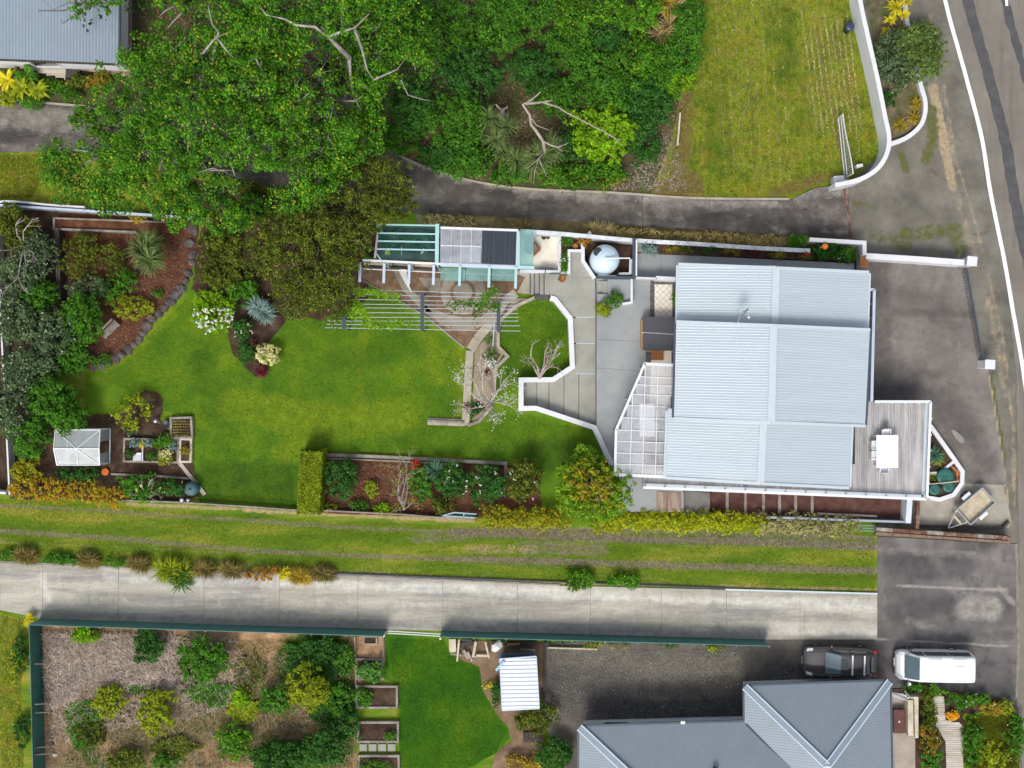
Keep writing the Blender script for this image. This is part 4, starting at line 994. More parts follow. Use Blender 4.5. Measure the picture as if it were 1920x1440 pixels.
chair('grey white chair on the left side of the deck table, lower one', 1635, 853, dz, -math.pi / 2, whitem, G)
chair('white chair at the lower end of the deck table', 1652, 877, dz, 0, whitem, G)

# ------------------------------------------------------------------ patio, steps, low white walls
def slab(name, pts, z, mat, parent=None, z0=-.05, kind=None):
    o = MB().prism([tuple(P(x, y, z).xy) for x, y in pts], z0, z).build(name, mat, parent)
    if kind: o['kind'] = kind
    return o
pat = slab('patio', [(1118, 521), (1190, 521), (1192, 474), (1602, 494), (1602, 700), (1500, 890), (1270, 900), (1282, 924), (1282, 960), (1150, 960), (1150, 880), (1118, 802)], .9, patio, kind='structure')
pat2 = slab('upper_walkway', [(1070, 474), (1092, 474), (1092, 490), (1116, 523), (1116.5, 594), (1068, 594), (1036, 556), (1031, 552), (1031, 514), (1066, 514)], .896, patio2, kind='structure')
crack = surf('patio_joint', [(.3, (.16, .17, .17)), (.7, (.22, .23, .23))], scale=3)
for a, b in (((1119, 690), (1204, 696)), ((1070, 519), (1118, 521)), ((1196, 640), (1119, 636)), ((1240, 478), (1240, 518)), ((1380, 485), (1380, 500))):
    ribbon('patio_joint', [a, b], .9, crack, z=.905, parent=None)
st = root('terrace_steps', 'wide concrete steps going down from the patio inside the white angular wall', 'steps', tuple(P(1050, 740)))
for pts, z in (([(1070, 596), (1117, 596), (1117, 643), (1074, 643)], .77), ([(1074, 645), (1117, 645), (1117, 700), (1078, 700), (1076, 690)], .64),
               ([(1086, 702), (1117, 702), (1117, 803), (1086, 792)], .51), ([(1058, 704), (1078, 690), (1085, 700), (1085, 793), (1058, 784)], .39),
               ([(1030, 716), (1040, 714), (1057, 702), (1057, 784), (1030, 774)], .28), ([(1007, 716), (1029, 716), (1029, 774), (1007, 765)], .17), ([(980, 716), (1006, 716), (1006, 765), (980, 765)], .07)):
    slab('step', pts, z, patio2, st)
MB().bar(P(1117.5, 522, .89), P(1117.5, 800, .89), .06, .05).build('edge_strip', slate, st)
for y, z in ((595, .80), (644, .67), (701, .54)):
    MB().bar(P(1080, y, z), P(1116, y, z), .05, .05).build('nosing_or_shade_bar', flash, st)
def wall(name, label, pts, wpx, h, mat=white, z0=-.05, cat='wall', cap=None, closed=False, cov=.04):
    W = PL(pts, h); rt = root(name, label, cat, (W[0].x, W[0].y, 0))
    strip_solid(MB(), W, wpx / PX, z0, h - (.06 if cap else 0), closed).v
    m = MB(); strip_solid(m, W, wpx / PX, z0, h - (.06 if cap else 0), closed); m.build('wall_body', mat, rt)
    if cap:
        m = MB(); strip_solid(m, W, wpx / PX + cov * 2, h - .06, h, closed); m.build('coping', cap, rt)
    return rt
wall('low_white_wall', 'angular low white wall winding round the small lawn and the terrace steps', [(1032, 558), (1041, 561), (1069.5, 597), (1073.5, 688), (1037, 712), (977, 712.5), (977, 766), (1005, 765.5), (1115, 802), (1148, 872)], 8.5, 1.0, cap=white, cov=.01)
wall('tank_white_wall', 'white angular low wall round the round water tank', [(1108, 436), (1093, 447), (1093, 489), (1115, 522)], 6.5, 1.25)
wall('planter_white_wall', 'white L-shaped wall between the herb bed and the walkway', [(1091, 470), (1067, 470), (1067, 511), (1052, 511)], 5, 1.15)
ss = root('side_steps', 'narrow concrete steps from the walkway down to the cream landing', 'steps', tuple(P(1012, 533)))
slab('landing', [(968, 507), (994, 507), (994, 551), (966, 549)], .10, path_c, ss)
for k, (x0, x1) in enumerate(((994, 1002), (1002, 1011), (1011, 1020), (1020, 1031))):
    slab('step', [(x0 + .3, 513), (x1, 513), (x1, 552), (x0 + .3, 552)], .25 + .17 * k, patio2, ss)
    MB().bar(P(x0 + .2, 513, .24 + .17 * k), P(x0 + .2, 552, .24 + .17 * k), .07, .05).build('nosing_or_shade_bar', slate, ss)  # dark bar paints the riser shade along each step edge
slab('side_plinth', [(1000, 552.5), (1029, 552.5), (1029, 561), (1008, 561)], .55, slate, ss)
ts = root('tank_steps', 'short flight of pale steps up to the small raised slab by the tank', 'steps', tuple(P(1150, 545)))
slab('step', [(1121, 527), (1130, 527), (1130, 550), (1121, 550)], 1.0, patio2, ts)
slab('step', [(1130.3, 527), (1139, 527), (1139, 550), (1130.3, 550)], 1.13, patio2, ts)
slab('raised_slab', [(1139.3, 524), (1182, 524), (1182, 569), (1120, 569), (1120, 551), (1139.3, 551)], 1.26, patio, ts)
wall('slab_edge_wall', 'narrow white rendered wall on the right of the small raised slab', [(1184.5, 522), (1184.5, 567), (1165, 570)], 4, 1.6)
hr = root('step_handrail', 'white tubular handrail above the tank steps', 'railing', tuple(P(1140, 517)))
m = MB()
m.tube([P(1120, 522, .9), P(1120, 521, 1.9), P(1156, 521, 1.9), P(1156, 522, .9)], .03, 6); m.tube([P(1120, 517, 1.6), P(1156, 517, 1.6)], .025, 6)
m.build('rail', whitem, hr)
db = root('beam_frame', 'dark navy beams of the frame beside the round tank', 'frame', tuple(P(1188, 480)))
m = MB()
m.bar(P(1189, 447, 2.0), P(1188, 522, 2.0), .18, .14); m.build('beam', navy, db)
MB().bar(P(1117, 520, 1.9), P(1192, 520.5, 1.9), .16, .12).build('beam', navy, db)
m = MB()
for a in ((1189, 448), (1188, 520), (1160, 520)): p = P(*a, 1.9); m.bar((p.x, p.y, 0), (p.x, p.y, 1.85), .14, .14)
m.build('post', navy, db)
MB().bar(P(1193.5, 450, 2.05), P(1193, 517, 2.05), .08, .07).build('trim', whitem, db)
wall('patio_white_fence', 'thin white screen between the tank frame and the tiled terrace', [(1192, 520), (1232, 522)], 2.5, 1.9)
wall('terrace_white_wall', 'short thick white wall above the tiled terrace against the house', [(1230, 521), (1269, 523)], 7, 1.9)

# boundary wall along the upper driveway
wall('boundary_wall', 'long low whitewashed wall between the upper driveway and the terraces', smooth_line([(975, 433), (1060, 439), (1180, 450), (1300, 457), (1420, 465), (1519, 470)], 4), 5, 1.5, cap=surf('stained_white_coping', [(.3, (.42, .44, .47)), (.6, (.68, .70, .73)), (.8, (.78, .80, .82))], scale=3, finec=.2))
wall('planter_box_wall', 'white rendered wall stepping round the shrubs left of the front gate', [(1518, 449), (1621, 455), (1621, 478)], 5.5, 1.6, cap=white, cov=.03)
wall('front_side_wall', 'straight white wall from the house corner to the street pillar', [(1624, 480), (1722, 486), (1808, 492.5)], 9.5, 1.3, cap=white, cov=.02)
gt = root('side_gate', 'orange brown stained timber gate by the house corner', 'gate', tuple(P(1612, 495)))
for k in range(5):
    MB().box(P(1608 + k * 3, 493, .5 + .001 * k) + Vector((0, 0, .55)), (.095, .75, .04)).build('gate_board', orangew, gt)
MB().bar(P(1605, 482, .8), P(1621, 483, .8), .09, .1).build('gate_rail', navy, gt)
MB().bar(P(1603, 506, .8), P(1603, 480, .8), .08, .9).build('gate_frame', navy, gt)
def pillar(label, px, py, rz):
    rt = root('gate_pillar', label, 'pillar', tuple(P(px, py)), 'white square pillars by the street')
    b = P(px, py); MB().box((b.x, b.y, .62), (.5, .5, 1.34), rz).build('shaft', white, rt, bevel=.01)
    MB().box((b.x, b.y, 1.33), (.62, .58, .10), rz).build('cap', white, rt, bevel=.01)
pillar('white square gate pillar at the street end of the front side wall', 1806, 494, -.1)
pillar('white square gate pillar standing alone beside the pavement', 1839, 684, -.05)
ch = root('sliding_gate', 'dark low sliding gate line between the two white pillars', 'gate', tuple(P(1830, 590)))
MB().bar(P(1812, 502, .9), P(1842, 672, .9), .09, .06).build('top_rail', navy, ch)
MB().bar(P(1812, 502, .15), P(1842, 672, .15), .06, .06).build('bottom_rail', navy, ch)
m = MB()
for k in range(34):
    p = P(1812, 502, .9).lerp(P(1842, 672, .9), (k + .5) / 34); m.bar((p.x, p.y, .17), (p.x, p.y, .88), .025, .025)
setp(m.build('bar', navy, ch), kind='stuff')

# ------------------------------------------------------------------ water tank
tk = root('water_tank', 'round pale blue domed water tank in its walled nook', 'water tank', tuple(P(1135, 485)))
c = P(1135, 485, 1.9); rr = .90
MB().lathe((c.x, c.y, 0), [(rr * .97, 0), (rr, .1), (rr, .6), (rr * .985, .62), (rr, .66), (rr, 1.2), (rr * .985, 1.22), (rr, 1.26), (rr, 1.62), (rr * .93, 1.78), (rr * .70, 1.95), (rr * .35, 2.08), (.02, 2.13)], 40).build('tank_body', tankm, tk, True)
h = P(1121, 472, 2.0)
MB().lathe((h.x, h.y, 1.84), [(.27, 0), (.27, .12), (.24, .15), (.02, .16)], 24).build('hatch_lid', blackp, tk, False)
MB().tube([P(1135, 484, 2.14), P(1135, 484, 2.24), P(1181, 484, 2.24), P(1181, 512, 2.1)], .05, 7).build('inlet_pipe', whitem, tk)
slab('tank_pad', [(1094, 452), (1188, 455), (1188, 519), (1118, 519), (1096, 488)], .12, soil, kind='structure')
wall('tank_side_kerb', 'low white kerb under the downpipe right of the tank', [(1160, 513), (1184, 513), (1184, 486)], 4, .7)

# ------------------------------------------------------------------ glazed lean-to and seating bay
gz = 2.5
glass_t = glassy('teal_glass', (.74, .92, .90), .09, body=(.10, .24, .24))
glass_p = glassy('clear_ribbed_sheet', (.86, .88, .90), .30, rough=.3, body=(.60, .61, .66))
glass_a = glassy('aqua_glass_canopy', (.72, .90, .88), .27, rough=.12, body=(.36, .56, .55))
bay = root('glazed_pergola', 'aqua framed pergola roofed with teal glass, clear sheet and dark panels', 'pergola', tuple(P(840, 470)))
def pane(name, pts, z, mat, parent, th=.012): return slab(name, pts, z, mat, parent, z0=z - th)
ys = [421, 437, 452, 467, 489]
for k in range(4):
    pane('glass_pane', [(707, ys[k] + 1.5), (818, ys[k] + 1.8), (818, ys[k + 1] - 1), (707, ys[k + 1] - 1.4)], gz, glass_t, bay)
for k in range(4):
    x0 = 826 + k * 19.6; pane('clear_sheet', [(x0, 428), (x0 + 19, 428.6), (x0 + 18, 493), (x0 - 1, 492)], gz, glass_p, bay)
darkpan = plain('dark_roof_panel', (.030, .040, .048), rough=.35, var=.25, vs=2)
A_, B_ = P(902, 494, gz + .01), P(969, 497, gz + .01)
facet('dark_panel', A_, B_, [P(905, 429, gz + .01), P(970, 431, gz + .01)], darkpan, bay, pitch=.2, amp=.02)
for k in (1, 2): MB().bar(P(904 + 22 * k, 430, gz - .02), P(903 + 22 * k, 495, gz - .02), .06, .14).build('dark_batten', navy, bay)
pane('glass_pane', [(973, 433), (1000, 434), (1000, 502), (971, 501)], gz, glass_a, bay)
for k in range(3):
    x0 = 826 + k * 48; pane('canopy_glass', [(x0, 502), (x0 + 46, 503), (x0 + 46, 527), (x0, 526)], gz - .15, glass_a, bay)
def fbar(a, b, w, h, z, mat, name='frame_bar'): MB().bar(P(*a, z), P(*b, z), w, h).build(name, mat, bay)
for y in ys[:-1]: fbar((706, y), (820, y + 2), .09, .07, gz + .02, aqua)
fbar((820, 420), (819, 492), .22, .12, gz + .05, aqua); fbar((708, 440), (703, 484), .12, .12, gz + .03, surf('pinkish_frame', [(.3, (.35, .28, .30)), (.7, (.5, .42, .44))], scale=2))
fbar((826, 460), (902, 462), .05, .04, gz + .02, whitem); fbar((826, 427), (972, 432), .14, .08, gz + .02, whitem)
for x in (845, 864, 883): fbar((x + 1, 429), (x, 492), .025, .03, gz + .02, whitem)
fbar((971, 432), (969, 500), .14, .1, gz + .04, flash)
fbar((680, 488), (826, 495), .13, .12, gz - .05, whitem); fbar((826, 496), (972, 502), .22, .14, gz - .02, bluew)
fbar((972, 501), (1002, 502), .2, .12, gz, aqua); fbar((973, 434), (973, 501), .1, .1, gz + .02, aqua)
fbar((677, 504), (826, 511), .05, .05, gz - .6, whitem, 'wire_rail'); fbar((826, 511), (968, 517), .05, .05, gz - .3, aqua, 'wire_rail')
for x, y0, y1 in ((675, 492, 529), (720, 494, 531), (767, 496, 533), (813, 497, 534), (862, 498, 536), (917, 499, 539), (967, 500, 541)):
    m = MB().bar(P(x + .6, y0, gz + .06), P(x - .6, y1, gz + .06), .16, .12); m.build('rafter', bluew if x < 850 else aqua, bay)
for x, y in ((722, 494), (768, 496), (820, 498), (862, 499), (917, 501), (968, 503), (708, 424), (820, 424), (905, 430), (972, 434)):
    p = P(x, y, gz); MB().bar((p.x, p.y, 0), (p.x, p.y, gz - .06), .10, .10).build('post', aqua, bay)
MB().bar(P(706, 476, gz), P(719, 494, gz), .06, .05).build('brace', aqua, bay)
slab('potting_floor', [(700, 425), (826, 430), (826, 500), (680, 492)], .06, soil, kind='structure')
slab('shed_floor', [(826.5, 430), (972, 436), (972, 502), (826.5, 500)], .08, surf('grey_floor', [(.3, (.30, .30, .31)), (.7, (.42, .42, .44))], scale=1), kind='structure')
slab('seating_floor', [(972.5, 436), (1046, 440), (1046, 506), (972.5, 504)], .12, cream, kind='structure')
wall('seating_bay_wall', 'white kerb wall on the right and lower side of the cream seating floor', [(975, 508), (1049, 510), (1049, 443)], 6, .7)
sb = root('storage_shelves', 'pale storage shelf seen through the clear roof sheets', 'shelf', tuple(P(860, 470)))
for x0, y0, x1, y1, z, mt in ((830, 434, 840, 440, .9, lf_red), (846, 440, 858, 452, .8, blackp), (842, 462, 858, 480, .6, blackp), (826, 470, 836, 484, .4, tealf), (862, 436, 900, 446, 1.0, timber_d), (865, 462, 900, 490, .45, whitem)):
    slab('box', [(x0, y0), (x1, y0), (x1, y1), (x0, y1)], z, plain('store_red', (.30, .05, .06)) if mt is lf_red else mt, sb, z0=0)
bn = root('potting_clutter', 'dark potting bench strewn with tools under the teal glass', 'bench', tuple(P(760, 470)))
slab('bench_top', [(712, 470), (816, 474), (816, 487), (712, 483)], .85, timber_d, bn, z0=.78)
for k in range(4): p = P(716 + 32 * k, 478, .8); MB().bar((p.x, p.y, 0), (p.x, p.y, .78), .06, .06).build('leg', timber_d, bn)
slab('yellow_tray', [(722, 467), (731, 467), (731, 477), (722, 477)], .95, plain('mustard_plastic', (.5, .40, .02)), bn, z0=.85)
MB().bar(P(790, 476, 1.0), P(795, 467, 1.0), .10, .06).build('white_tube', whitem, bn)
MB().bar(P(753, 478, .95), P(753, 462, .95), .05, .04).build('cane', timber_p, bn)
for k, (x, y) in enumerate(((715, 445), (740, 440), (765, 446), (785, 440), (805, 448), (735, 458), (775, 458), (808, 462), (745, 473), (770, 474), (800, 476), (690, 484))):
    shrub('potted_plant', ['fern', 'dark leafy', 'small green', 'trailing', 'broad-leaved', 'spindly', 'bushy', 'grey green', 'low', 'seedling', 'tufted', 'weedy'][k] + ' plant in a pot under the teal glass roof, ' + ['upper left corner', 'left of the brace', 'upper middle', 'right of middle', 'by the right frame', 'left middle', 'centre', 'right middle', 'on the bench left', 'on the bench middle', 'on the bench right', 'outside the left post'][k], 'plant', x, y, 9, 7, .8, [lf_deep, lf_grey, lf_mid][k % 3], .13, 90, 'potted plants under the teal glass', core=False)
# half round table with orange wood and chair
tb = root('bistro_table', 'small round glass table half under the aqua glass', 'table', tuple(P(994, 464)))
c = P(994, 464, .8); MB().lathe((c.x, c.y, .72), [(.40, 0), (.40, .025), (.01, .03)], 28).build('tabletop', plain('smoky_glass_top', (.32, .33, .34), rough=.1), tb)
MB().tube([(c.x, c.y, .12), (c.x, c.y, .72)], .04, 8).build('pedestal', steel, tb)
ch2 = root('folding_chair', 'orange brown folding wooden chair opened beside the round table', 'chair', tuple(P(1006, 466)))
for k in range(6):
    t = k / 6; a = P(1003 + 11 * t, 452 + 13 * t, .46); b = P(1001 + 14 * t, 481 - 13 * t, .46)
    MB().bar(a, b, .075, .025).build('seat_slat', orangew, ch2)
for a in ((1003, 455), (1002, 478), (1013, 466)):
    p = P(*a, .4); MB().bar((p.x, p.y, .12), (p.x, p.y, .45), .035, .035).build('leg', orangew, ch2)
MB().bar(P(1002, 455, .85), P(1002, 478, .85), .03, .12).build('backrest', orangew, ch2)
for k, (x, y, r, lb) in enumerate(((1019.5, 446, .16, 'larger dark round pot at the top of the cream floor'), (1027.5, 446.5, .11, 'smaller dark round pot at the top of the cream floor'))):
    p = P(x, y); rt = root('plant_pot', lb, 'pot', (p.x, p.y, .12))
    MB().lathe((p.x, p.y, .12), [(r * .8, 0), (r, .3), (r * .85, .3), (r * .8, .22), (.01, .2)], 18).build('pot_body', plain('dark_glazed_pot', (.05, .02, .015), rough=.3), rt)
bt = root('boot_rack', 'narrow dark mat rack on the lower white kerb of the seating bay', 'rack', tuple(P(1025, 503)))
for k in range(3): MB().bar(P(1011, 501.5 + k * 1.6, .75), P(1039, 502.8 + k * 1.6, .75), .04, .03).build('rack_bar', navy, bt)
MB().bar(P(1023, 504, .7), P(1022, 512, .7), .05, .05).build('rack_foot', blackp, bt)

# ------------------------------------------------------------------ wire trellis over the fan-shaped garden
trl = root('wire_trellis', 'long trellis of parallel pale rails on dark posts over the triangular garden', 'trellis', tuple(P(790, 580)))
tz = 2.2
railm = plain('grey_blue_rail', (.42, .50, .56), rough=.4)
lines = [(677, 543, 964, 552), (660, 552, 966, 559), (655, 561, 968, 567), (660, 570, 970, 574), (660, 577, 970, 580), (650, 586, 972, 588), (626, 595, 972, 595), (614, 602, 972, 602), (612, 608, 974, 611), (609, 614.5, 976, 621)]
for x0, y0, x1, y1 in lines: MB().bar(P(x0, y0, tz), P(x1, y1, tz), .030, .03).build('rail', railm, trl)
for x, y0, y1 in ((645, 593, 616), (792, 548, 619), (935, 565, 621)):
    MB().bar(P(x, y0, tz + .045), P(x - .5, y1, tz + .045), .22, .06).build('crossbeam', navy, trl)
    for y in (y0 + 2, y1 - 2): p = P(x, y, tz); MB().bar((p.x, p.y, 0), (p.x, p.y, tz - .1), .11, .11).build('post', navy, trl)
m = MB(); m.tube([P(927, 607, 1.2), P(924, 650, 1.2)], .035, 6); m.build('side_rail', bluew, trl)

# fan-shaped paving
fan = sheet('triangular_bark_area', [(676, 500), (965, 512), (985, 520), (970, 548), (940, 600), (885, 656), (868, 650), (800, 590), (720, 545), (676, 522)], surf('tan_bark', [(.3, (.13, .075, .042)), (.5, (.20, .125, .075)), (.75, (.31, .22, .145))], scale=1.8, fine=25, finec=.5, bmp=.8), amp=.015)
pav = surf('tan_flagstone', [(.3, (.21, .18, .135)), (.5, (.28, .245, .19)), (.75, (.35, .32, .26))], scale=1.5, fine=22, finec=.2)
zf = ZL[0] + .02
def arcseg(cx, cy, r0, r1, a0, a1, n=10):
    o = [(cx + r0 * math.cos(math.radians(a0 + (a1 - a0) * i / n)), cy + r0 * math.sin(math.radians(a0 + (a1 - a0) * i / n))) for i in range(n + 1)]
    i_ = [(cx + r1 * math.cos(math.radians(a0 + (a1 - a0) * i / n)), cy + r1 * math.sin(math.radians(a0 + (a1 - a0) * i / n))) for i in range(n + 1)]
    return o + i_[::-1]
cx, cy = 868, 548
for r0, r1, segs in ((0, 18, [(0, 360)]), (24, 42, [(100, 172), (174, 250), (252, 330), (-28, 40), (42, 98)]), (58, 72, [(30, 70), (72, 108), (110, 150)])):
    for a0, a1 in segs:
        pts = [(cx + 18 * math.cos(t * .3), cy + 18 * math.sin(t * .3)) for t in range(21)] if r0 == 0 else arcseg(cx, cy, r1, r0, a0, a1)
        sheet('paving_stone', pts, pav, z=zf + R() * .003, kind=None, parent=fan)
for pts in ([(735, 505), (752, 506), (775, 545), (810, 585), (795, 585), (755, 545)], [(785, 520), (826, 522), (826, 545), (808, 548), (790, 530)], [(795, 572), (840, 590), (880, 596), (925, 592), (922, 606), (880, 612), (835, 606), (800, 590)]):
    sheet('paving_stone', pts, pav, z=zf + .004, kind=None, parent=fan)
dv = root('white_sculpture', 'tapering white curved board lying across the bark fan', 'board', tuple(P(757, 525)))
slab('board_body', [(747, 505), (762, 505), (764, 525), (773, 551), (760, 532), (751, 515)], .25, plain('cream_board', (.74, .72, .66)), dv, z0=.18)
edg = root('timber_edging', 'weathered board edging along the left side of the bark fan', 'edging', tuple(P(760, 570)))
strip_solid(m := MB(), PL([(676, 524), (722, 548), (800, 594), (870, 652)], .16), .10, 0, .16); m.build('edge_board', timber, edg)
sh = root('deck_bench_strip', 'pale planks along the foot of the glazed pergola', 'planks', tuple(P(740, 500)))
for (x0, x1), (ya, yb), mt in (((681, 735), (491, 496), timber_p), ((737, 768), (492, 497), timber), ((770, 816), (494, 499), timber_p), ((690, 760), (498.5, 502), timber_d), ((762, 822), (500, 504), timber_d)):
    slab('plank', [(x0, ya), (x1, ya + 2.5), (x1, yb + 2.5), (x0, yb)], .25, mt, sh, z0=0)

# pebbled path and small beds
pth = root('pebbled_path', 'pale pebbled concrete path running down from the landing to the lawn corner', 'path', tuple(P(880, 700)), kind='structure')
segs = [((968, 549), (944, 566)), ((944, 566), (930, 590)), ((930, 590), (912, 615)), ((912, 615), (895, 636)), ((895, 636), (882, 656))]
def quadseg(a, b, w, h, name='path_slab', mat=path_c):
    A, B = P(*a, h), P(*b, h); d = (B - A).normalized(); n = Vector((-d.y, d.x, 0)) * w / PX / 2; e = d * .012
    MB().prism([tuple((q).xy) for q in (A + n + e, A - n + e, B - n - e, B + n - e)], 0, h + U(0, .008)).build(name, mat, pth)
for a, b in segs: quadseg(a, b, 17, .11)
for y0, y1 in ((657, 690), (690, 722), (722, 755), (755, 798)): quadseg((881 - (y0 - 657) * .06, y0), (881 - (y1 - 657) * .06, y1), 14.5, .12)
quadseg((801, 790), (838, 791.5), 13, .13); quadseg((838, 791.5), (872, 793), 13, .13)
sheet('bed_floor', [(890, 660), (905, 640), (925, 618), (935, 600), (962, 560), (1000, 558), (938, 600), (930, 640), (945, 660), (930, 690), (925, 750), (905, 782), (886, 790), (888, 720)], surf('sandy_bed', [(.3, (.22, .17, .11)), (.7, (.36, .30, .22))], scale=1.5, finec=.3), z=.09)
def edging(label, pts, wpx, h, mat=timber, name='bed_edging', cat='edging'):
    rt = root(name, label, cat, tuple(P(*pts[0])))
    for a, b in zip(pts, pts[1:]):
        A, B = P(*a, h), P(*b, h); d = (B - A).normalized() * (wpx / PX / 2)
        m = MB(); A2, B2 = A - d * .98, B + d * .98; A2.z = B2.z = h / 2 + U(0, .006); m.bar(A2, B2, wpx / PX, h); m.build('sleeper', mat, rt)
    return rt
edging('stone edging along the right side of the pebbled path bed', [(1000, 559), (966, 574), (938, 601), (934, 620), (934, 650), (952, 668), (929, 690), (926, 735)], 6, .22, path_c)
edging('weathered double sleeper edge at the lower tip of the path bed', [(920, 765), (898, 790), (880, 797)], 6, .22, timber)
edging('slim timber rail in the lawn strip at the lower left end of the path', [(803, 789), (868, 792)], 4, .28, timber)
edging('dark edging of the small square flower bed', [(905, 668), (920, 656), (936, 668), (920, 685), (905, 668)], 2.5, .25, timber_d)
edging('weathered timber top edge of the long shrub bed', [(604, 853), (700, 856), (800, 861), (948, 869), (949, 905)], 6, .3)
edging('pale inner rail of the long shrub bed', [(606, 859), (750, 865), (860, 871)], 2.5, .34)
# ------------------------------------------------------------------ terrace beside the house
tt = root('tiled_terrace', 'cream diagonal tiles with dark slate border beside the spa', 'terrace', tuple(P(1248, 560)), kind='structure')
slab('grout_bed', [(1219, 524), (1269, 527), (1269, 893), (1206, 893), (1212, 690)], .93, timber, tt, z0=.85)
def tile(x0, y0, x1, y1, mat, z=.95): slab('tile', [(x0 + .35, y0 + .35), (x1 - .35, y0 + .35), (x1 - .35, y1 - .35), (x0 + .35, y1 - .35)], z, mat, tt, z0=.925)
for k in range(5): tile(1219.5 + k * 9.6, 525, 1219.5 + (k + 1) * 9.6, 533, slate)
for k in range(7): tile(1219, 533 + k * 9, 1227, 542 + k * 9, slate)
for k in range(7): tile(1261, 533 + k * 9, 1269, 542 + k * 9, slate)
for k in range(3): tile(1211, 660 + k * 9, 1221, 669 + k * 9, slate); tile(1259, 660 + k * 9, 1266, 669 + k * 9, slate)
import itertools
cell = 8.3; R45 = math.pi / 4
def clip_poly(poly, x0, y0, x1, y1):
    for axis, lim, sgn in ((0, x0, 1), (0, x1, -1), (1, y0, 1), (1, y1, -1)):
        out = []
        for i in range(len(poly)):
            a, b = poly[i], poly[(i + 1) % len(poly)]
            ia, ib = (a[axis] - lim) * sgn >= 0, (b[axis] - lim) * sgn >= 0
            if ia: out.append(a)
            if ia != ib:
                t = (lim - a[axis]) / (b[axis] - a[axis]); out.append((a[0] + t * (b[0] - a[0]), a[1] + t * (b[1] - a[1])))
        poly = out
        if len(poly) < 3: return []
    return poly
for box_ in ((1227.5, 533.5, 1260.5, 597),):
    for i, j in itertools.product(range(-9, 10), range(-9, 10)):
        cx_, cy_ = 1244 + (i - j) * cell * .7071, 565 + (i + j) * cell * .7071; hh = cell * .7071 - .35
        pg = clip_poly([(cx_ - hh, cy_), (cx_, cy_ - hh), (cx_ + hh, cy_), (cx_, cy_ + hh)], *box_)
        if len(pg) >= 3: slab('tile', pg, .95, cream, tt, z0=.925)
slab('cream_strip', [(1221.5, 658), (1259, 658), (1258, 765), (1218, 765)], .95, cream, tt, z0=.925)
slab('cream_strip', [(1236, 766), (1262, 766), (1258, 893), (1236, 893)], .948, surf('mauve_grey_tile', [(.3, (.45, .42, .42)), (.7, (.58, .55, .54))], scale=1), tt, z0=.925)
spa = root('spa_pool', 'square spa pool under a charcoal folding cover with tan rim', 'spa', tuple(P(1235, 625)))
def rrect(x0, y0, x1, y1, r, z, n=5):
    o = []
    for cx_, cy_, a0 in ((x1 - r, y0 + r, -90), (x1 - r, y1 - r, 0), (x0 + r, y1 - r, 90), (x0 + r, y0 + r, 180)):
        for i in range(n + 1):
            a = math.radians(a0 + 90 * i / n); o.append((cx_ + r * math.cos(a), cy_ + r * math.sin(a)))
    return o
slab('cabinet', rrect(1203, 595, 1267, 657, 8, 1.7), 1.7, plain('tan_cedar', (.45, .24, .08)), spa, z0=.9)
cov = plain('charcoal_vinyl', (.055, .057, .068), rough=.55, var=.1)
slab('cover_half', rrect(1205, 594, 1267, 625, 5, 1.82), 1.82, cov, spa, z0=1.72)
slab('cover_half', rrect(1205, 625.6, 1267, 657, 5, 1.82), 1.815, cov, spa, z0=1.72)
MB().bar(P(1202, 623, 1.84), P(1268, 627, 1.84), .05, .03).build('fold_strap', steel, spa)
sp2 = root('spa_step', 'orange brown wooden step below the spa', 'step', tuple(P(1233, 666)))
for k in range(4): slab('step_board', [(1221, 658 + k * 4.4), (1245, 658 + k * 4.4), (1243.5, 662 + k * 4.4), (1221, 662 + k * 4.4)], 1.15, orangew, sp2, z0=1.10)
slab('step_box', [(1222, 659), (1243, 659), (1242, 674), (1222, 674)], 1.09, orangew, sp2, z0=.95)
# clear-roofed verandah
vz = 3.4
ver = root('verandah', 'white gridded verandah roof of clear ribbed sheet left of the house', 'verandah', tuple(P(1205, 790)))
vp = [(1209, 681), (1266, 685), (1262, 757), (1256, 760), (1248, 893), (1156, 888), (1155, 806)]
vc = glassy('clear_verandah_sheet', (.97, .97, .98), .24, rough=.3, body=(.78, .80, .83))
ye = [681, 706, 721, 739, 760, 783, 806, 827, 849, 870, 890]
def xl(y): return 1155 if y >= 806 else 1155 + (806 - y) * 54 / 125
def xr(y): return 1266 - (y - 683) * .05 if y < 758 else 1256 - (y - 760) * .06
for y0, y1 in zip(ye, ye[1:]):
    xs_ = [x for x in (1183, 1207, 1231)]
    cuts = [max(xl(y0), xl(y1))] + [x for x in xs_ if x > max(xl(y0), xl(y1)) + 4] + [min(xr(y0), xr(y1))]
    for x0, x1 in zip(cuts, cuts[1:]): pane('roof_pane', [(x0 + .3, y0 + .3), (x1 - .3, y0 + .5), (x1 - .3, y1 - .1), (x0 + .3, y1 - .3)], vz, vc, ver)
for y in ye[1:-1]: MB().bar(P(xl(y), y, vz + .03), P(xr(y), y + 3, vz + .03), .045, .04).build('cross_batten', whitem, ver)
for x in (1183, 1207, 1231):
    y0 = 681 if x > 1209 else 806 - (x - 1155) * 125 / 54
    MB().bar(P(x + 3, y0, vz + .06), P(x - 2, 890, vz + .06), .045, .04).build('long_batten', whitem, ver)
for a, b, w in (((1208, 682), (1266, 685), .16), ((1209, 681), (1155, 806), .15), ((1155, 805), (1153, 892), .15), ((1154, 890), (1248, 894), .18)):
    MB().bar(P(*a, vz), P(*b, vz), w, .12).build('edge_beam', whitem, ver)
for a, b in (((1206, 683), (1152, 806)), ((1152, 806), (1151, 890))): MB().bar(P(*a, vz - .1), P(*b, vz - .1), .06, .14).build('gutter', timber_d, ver)
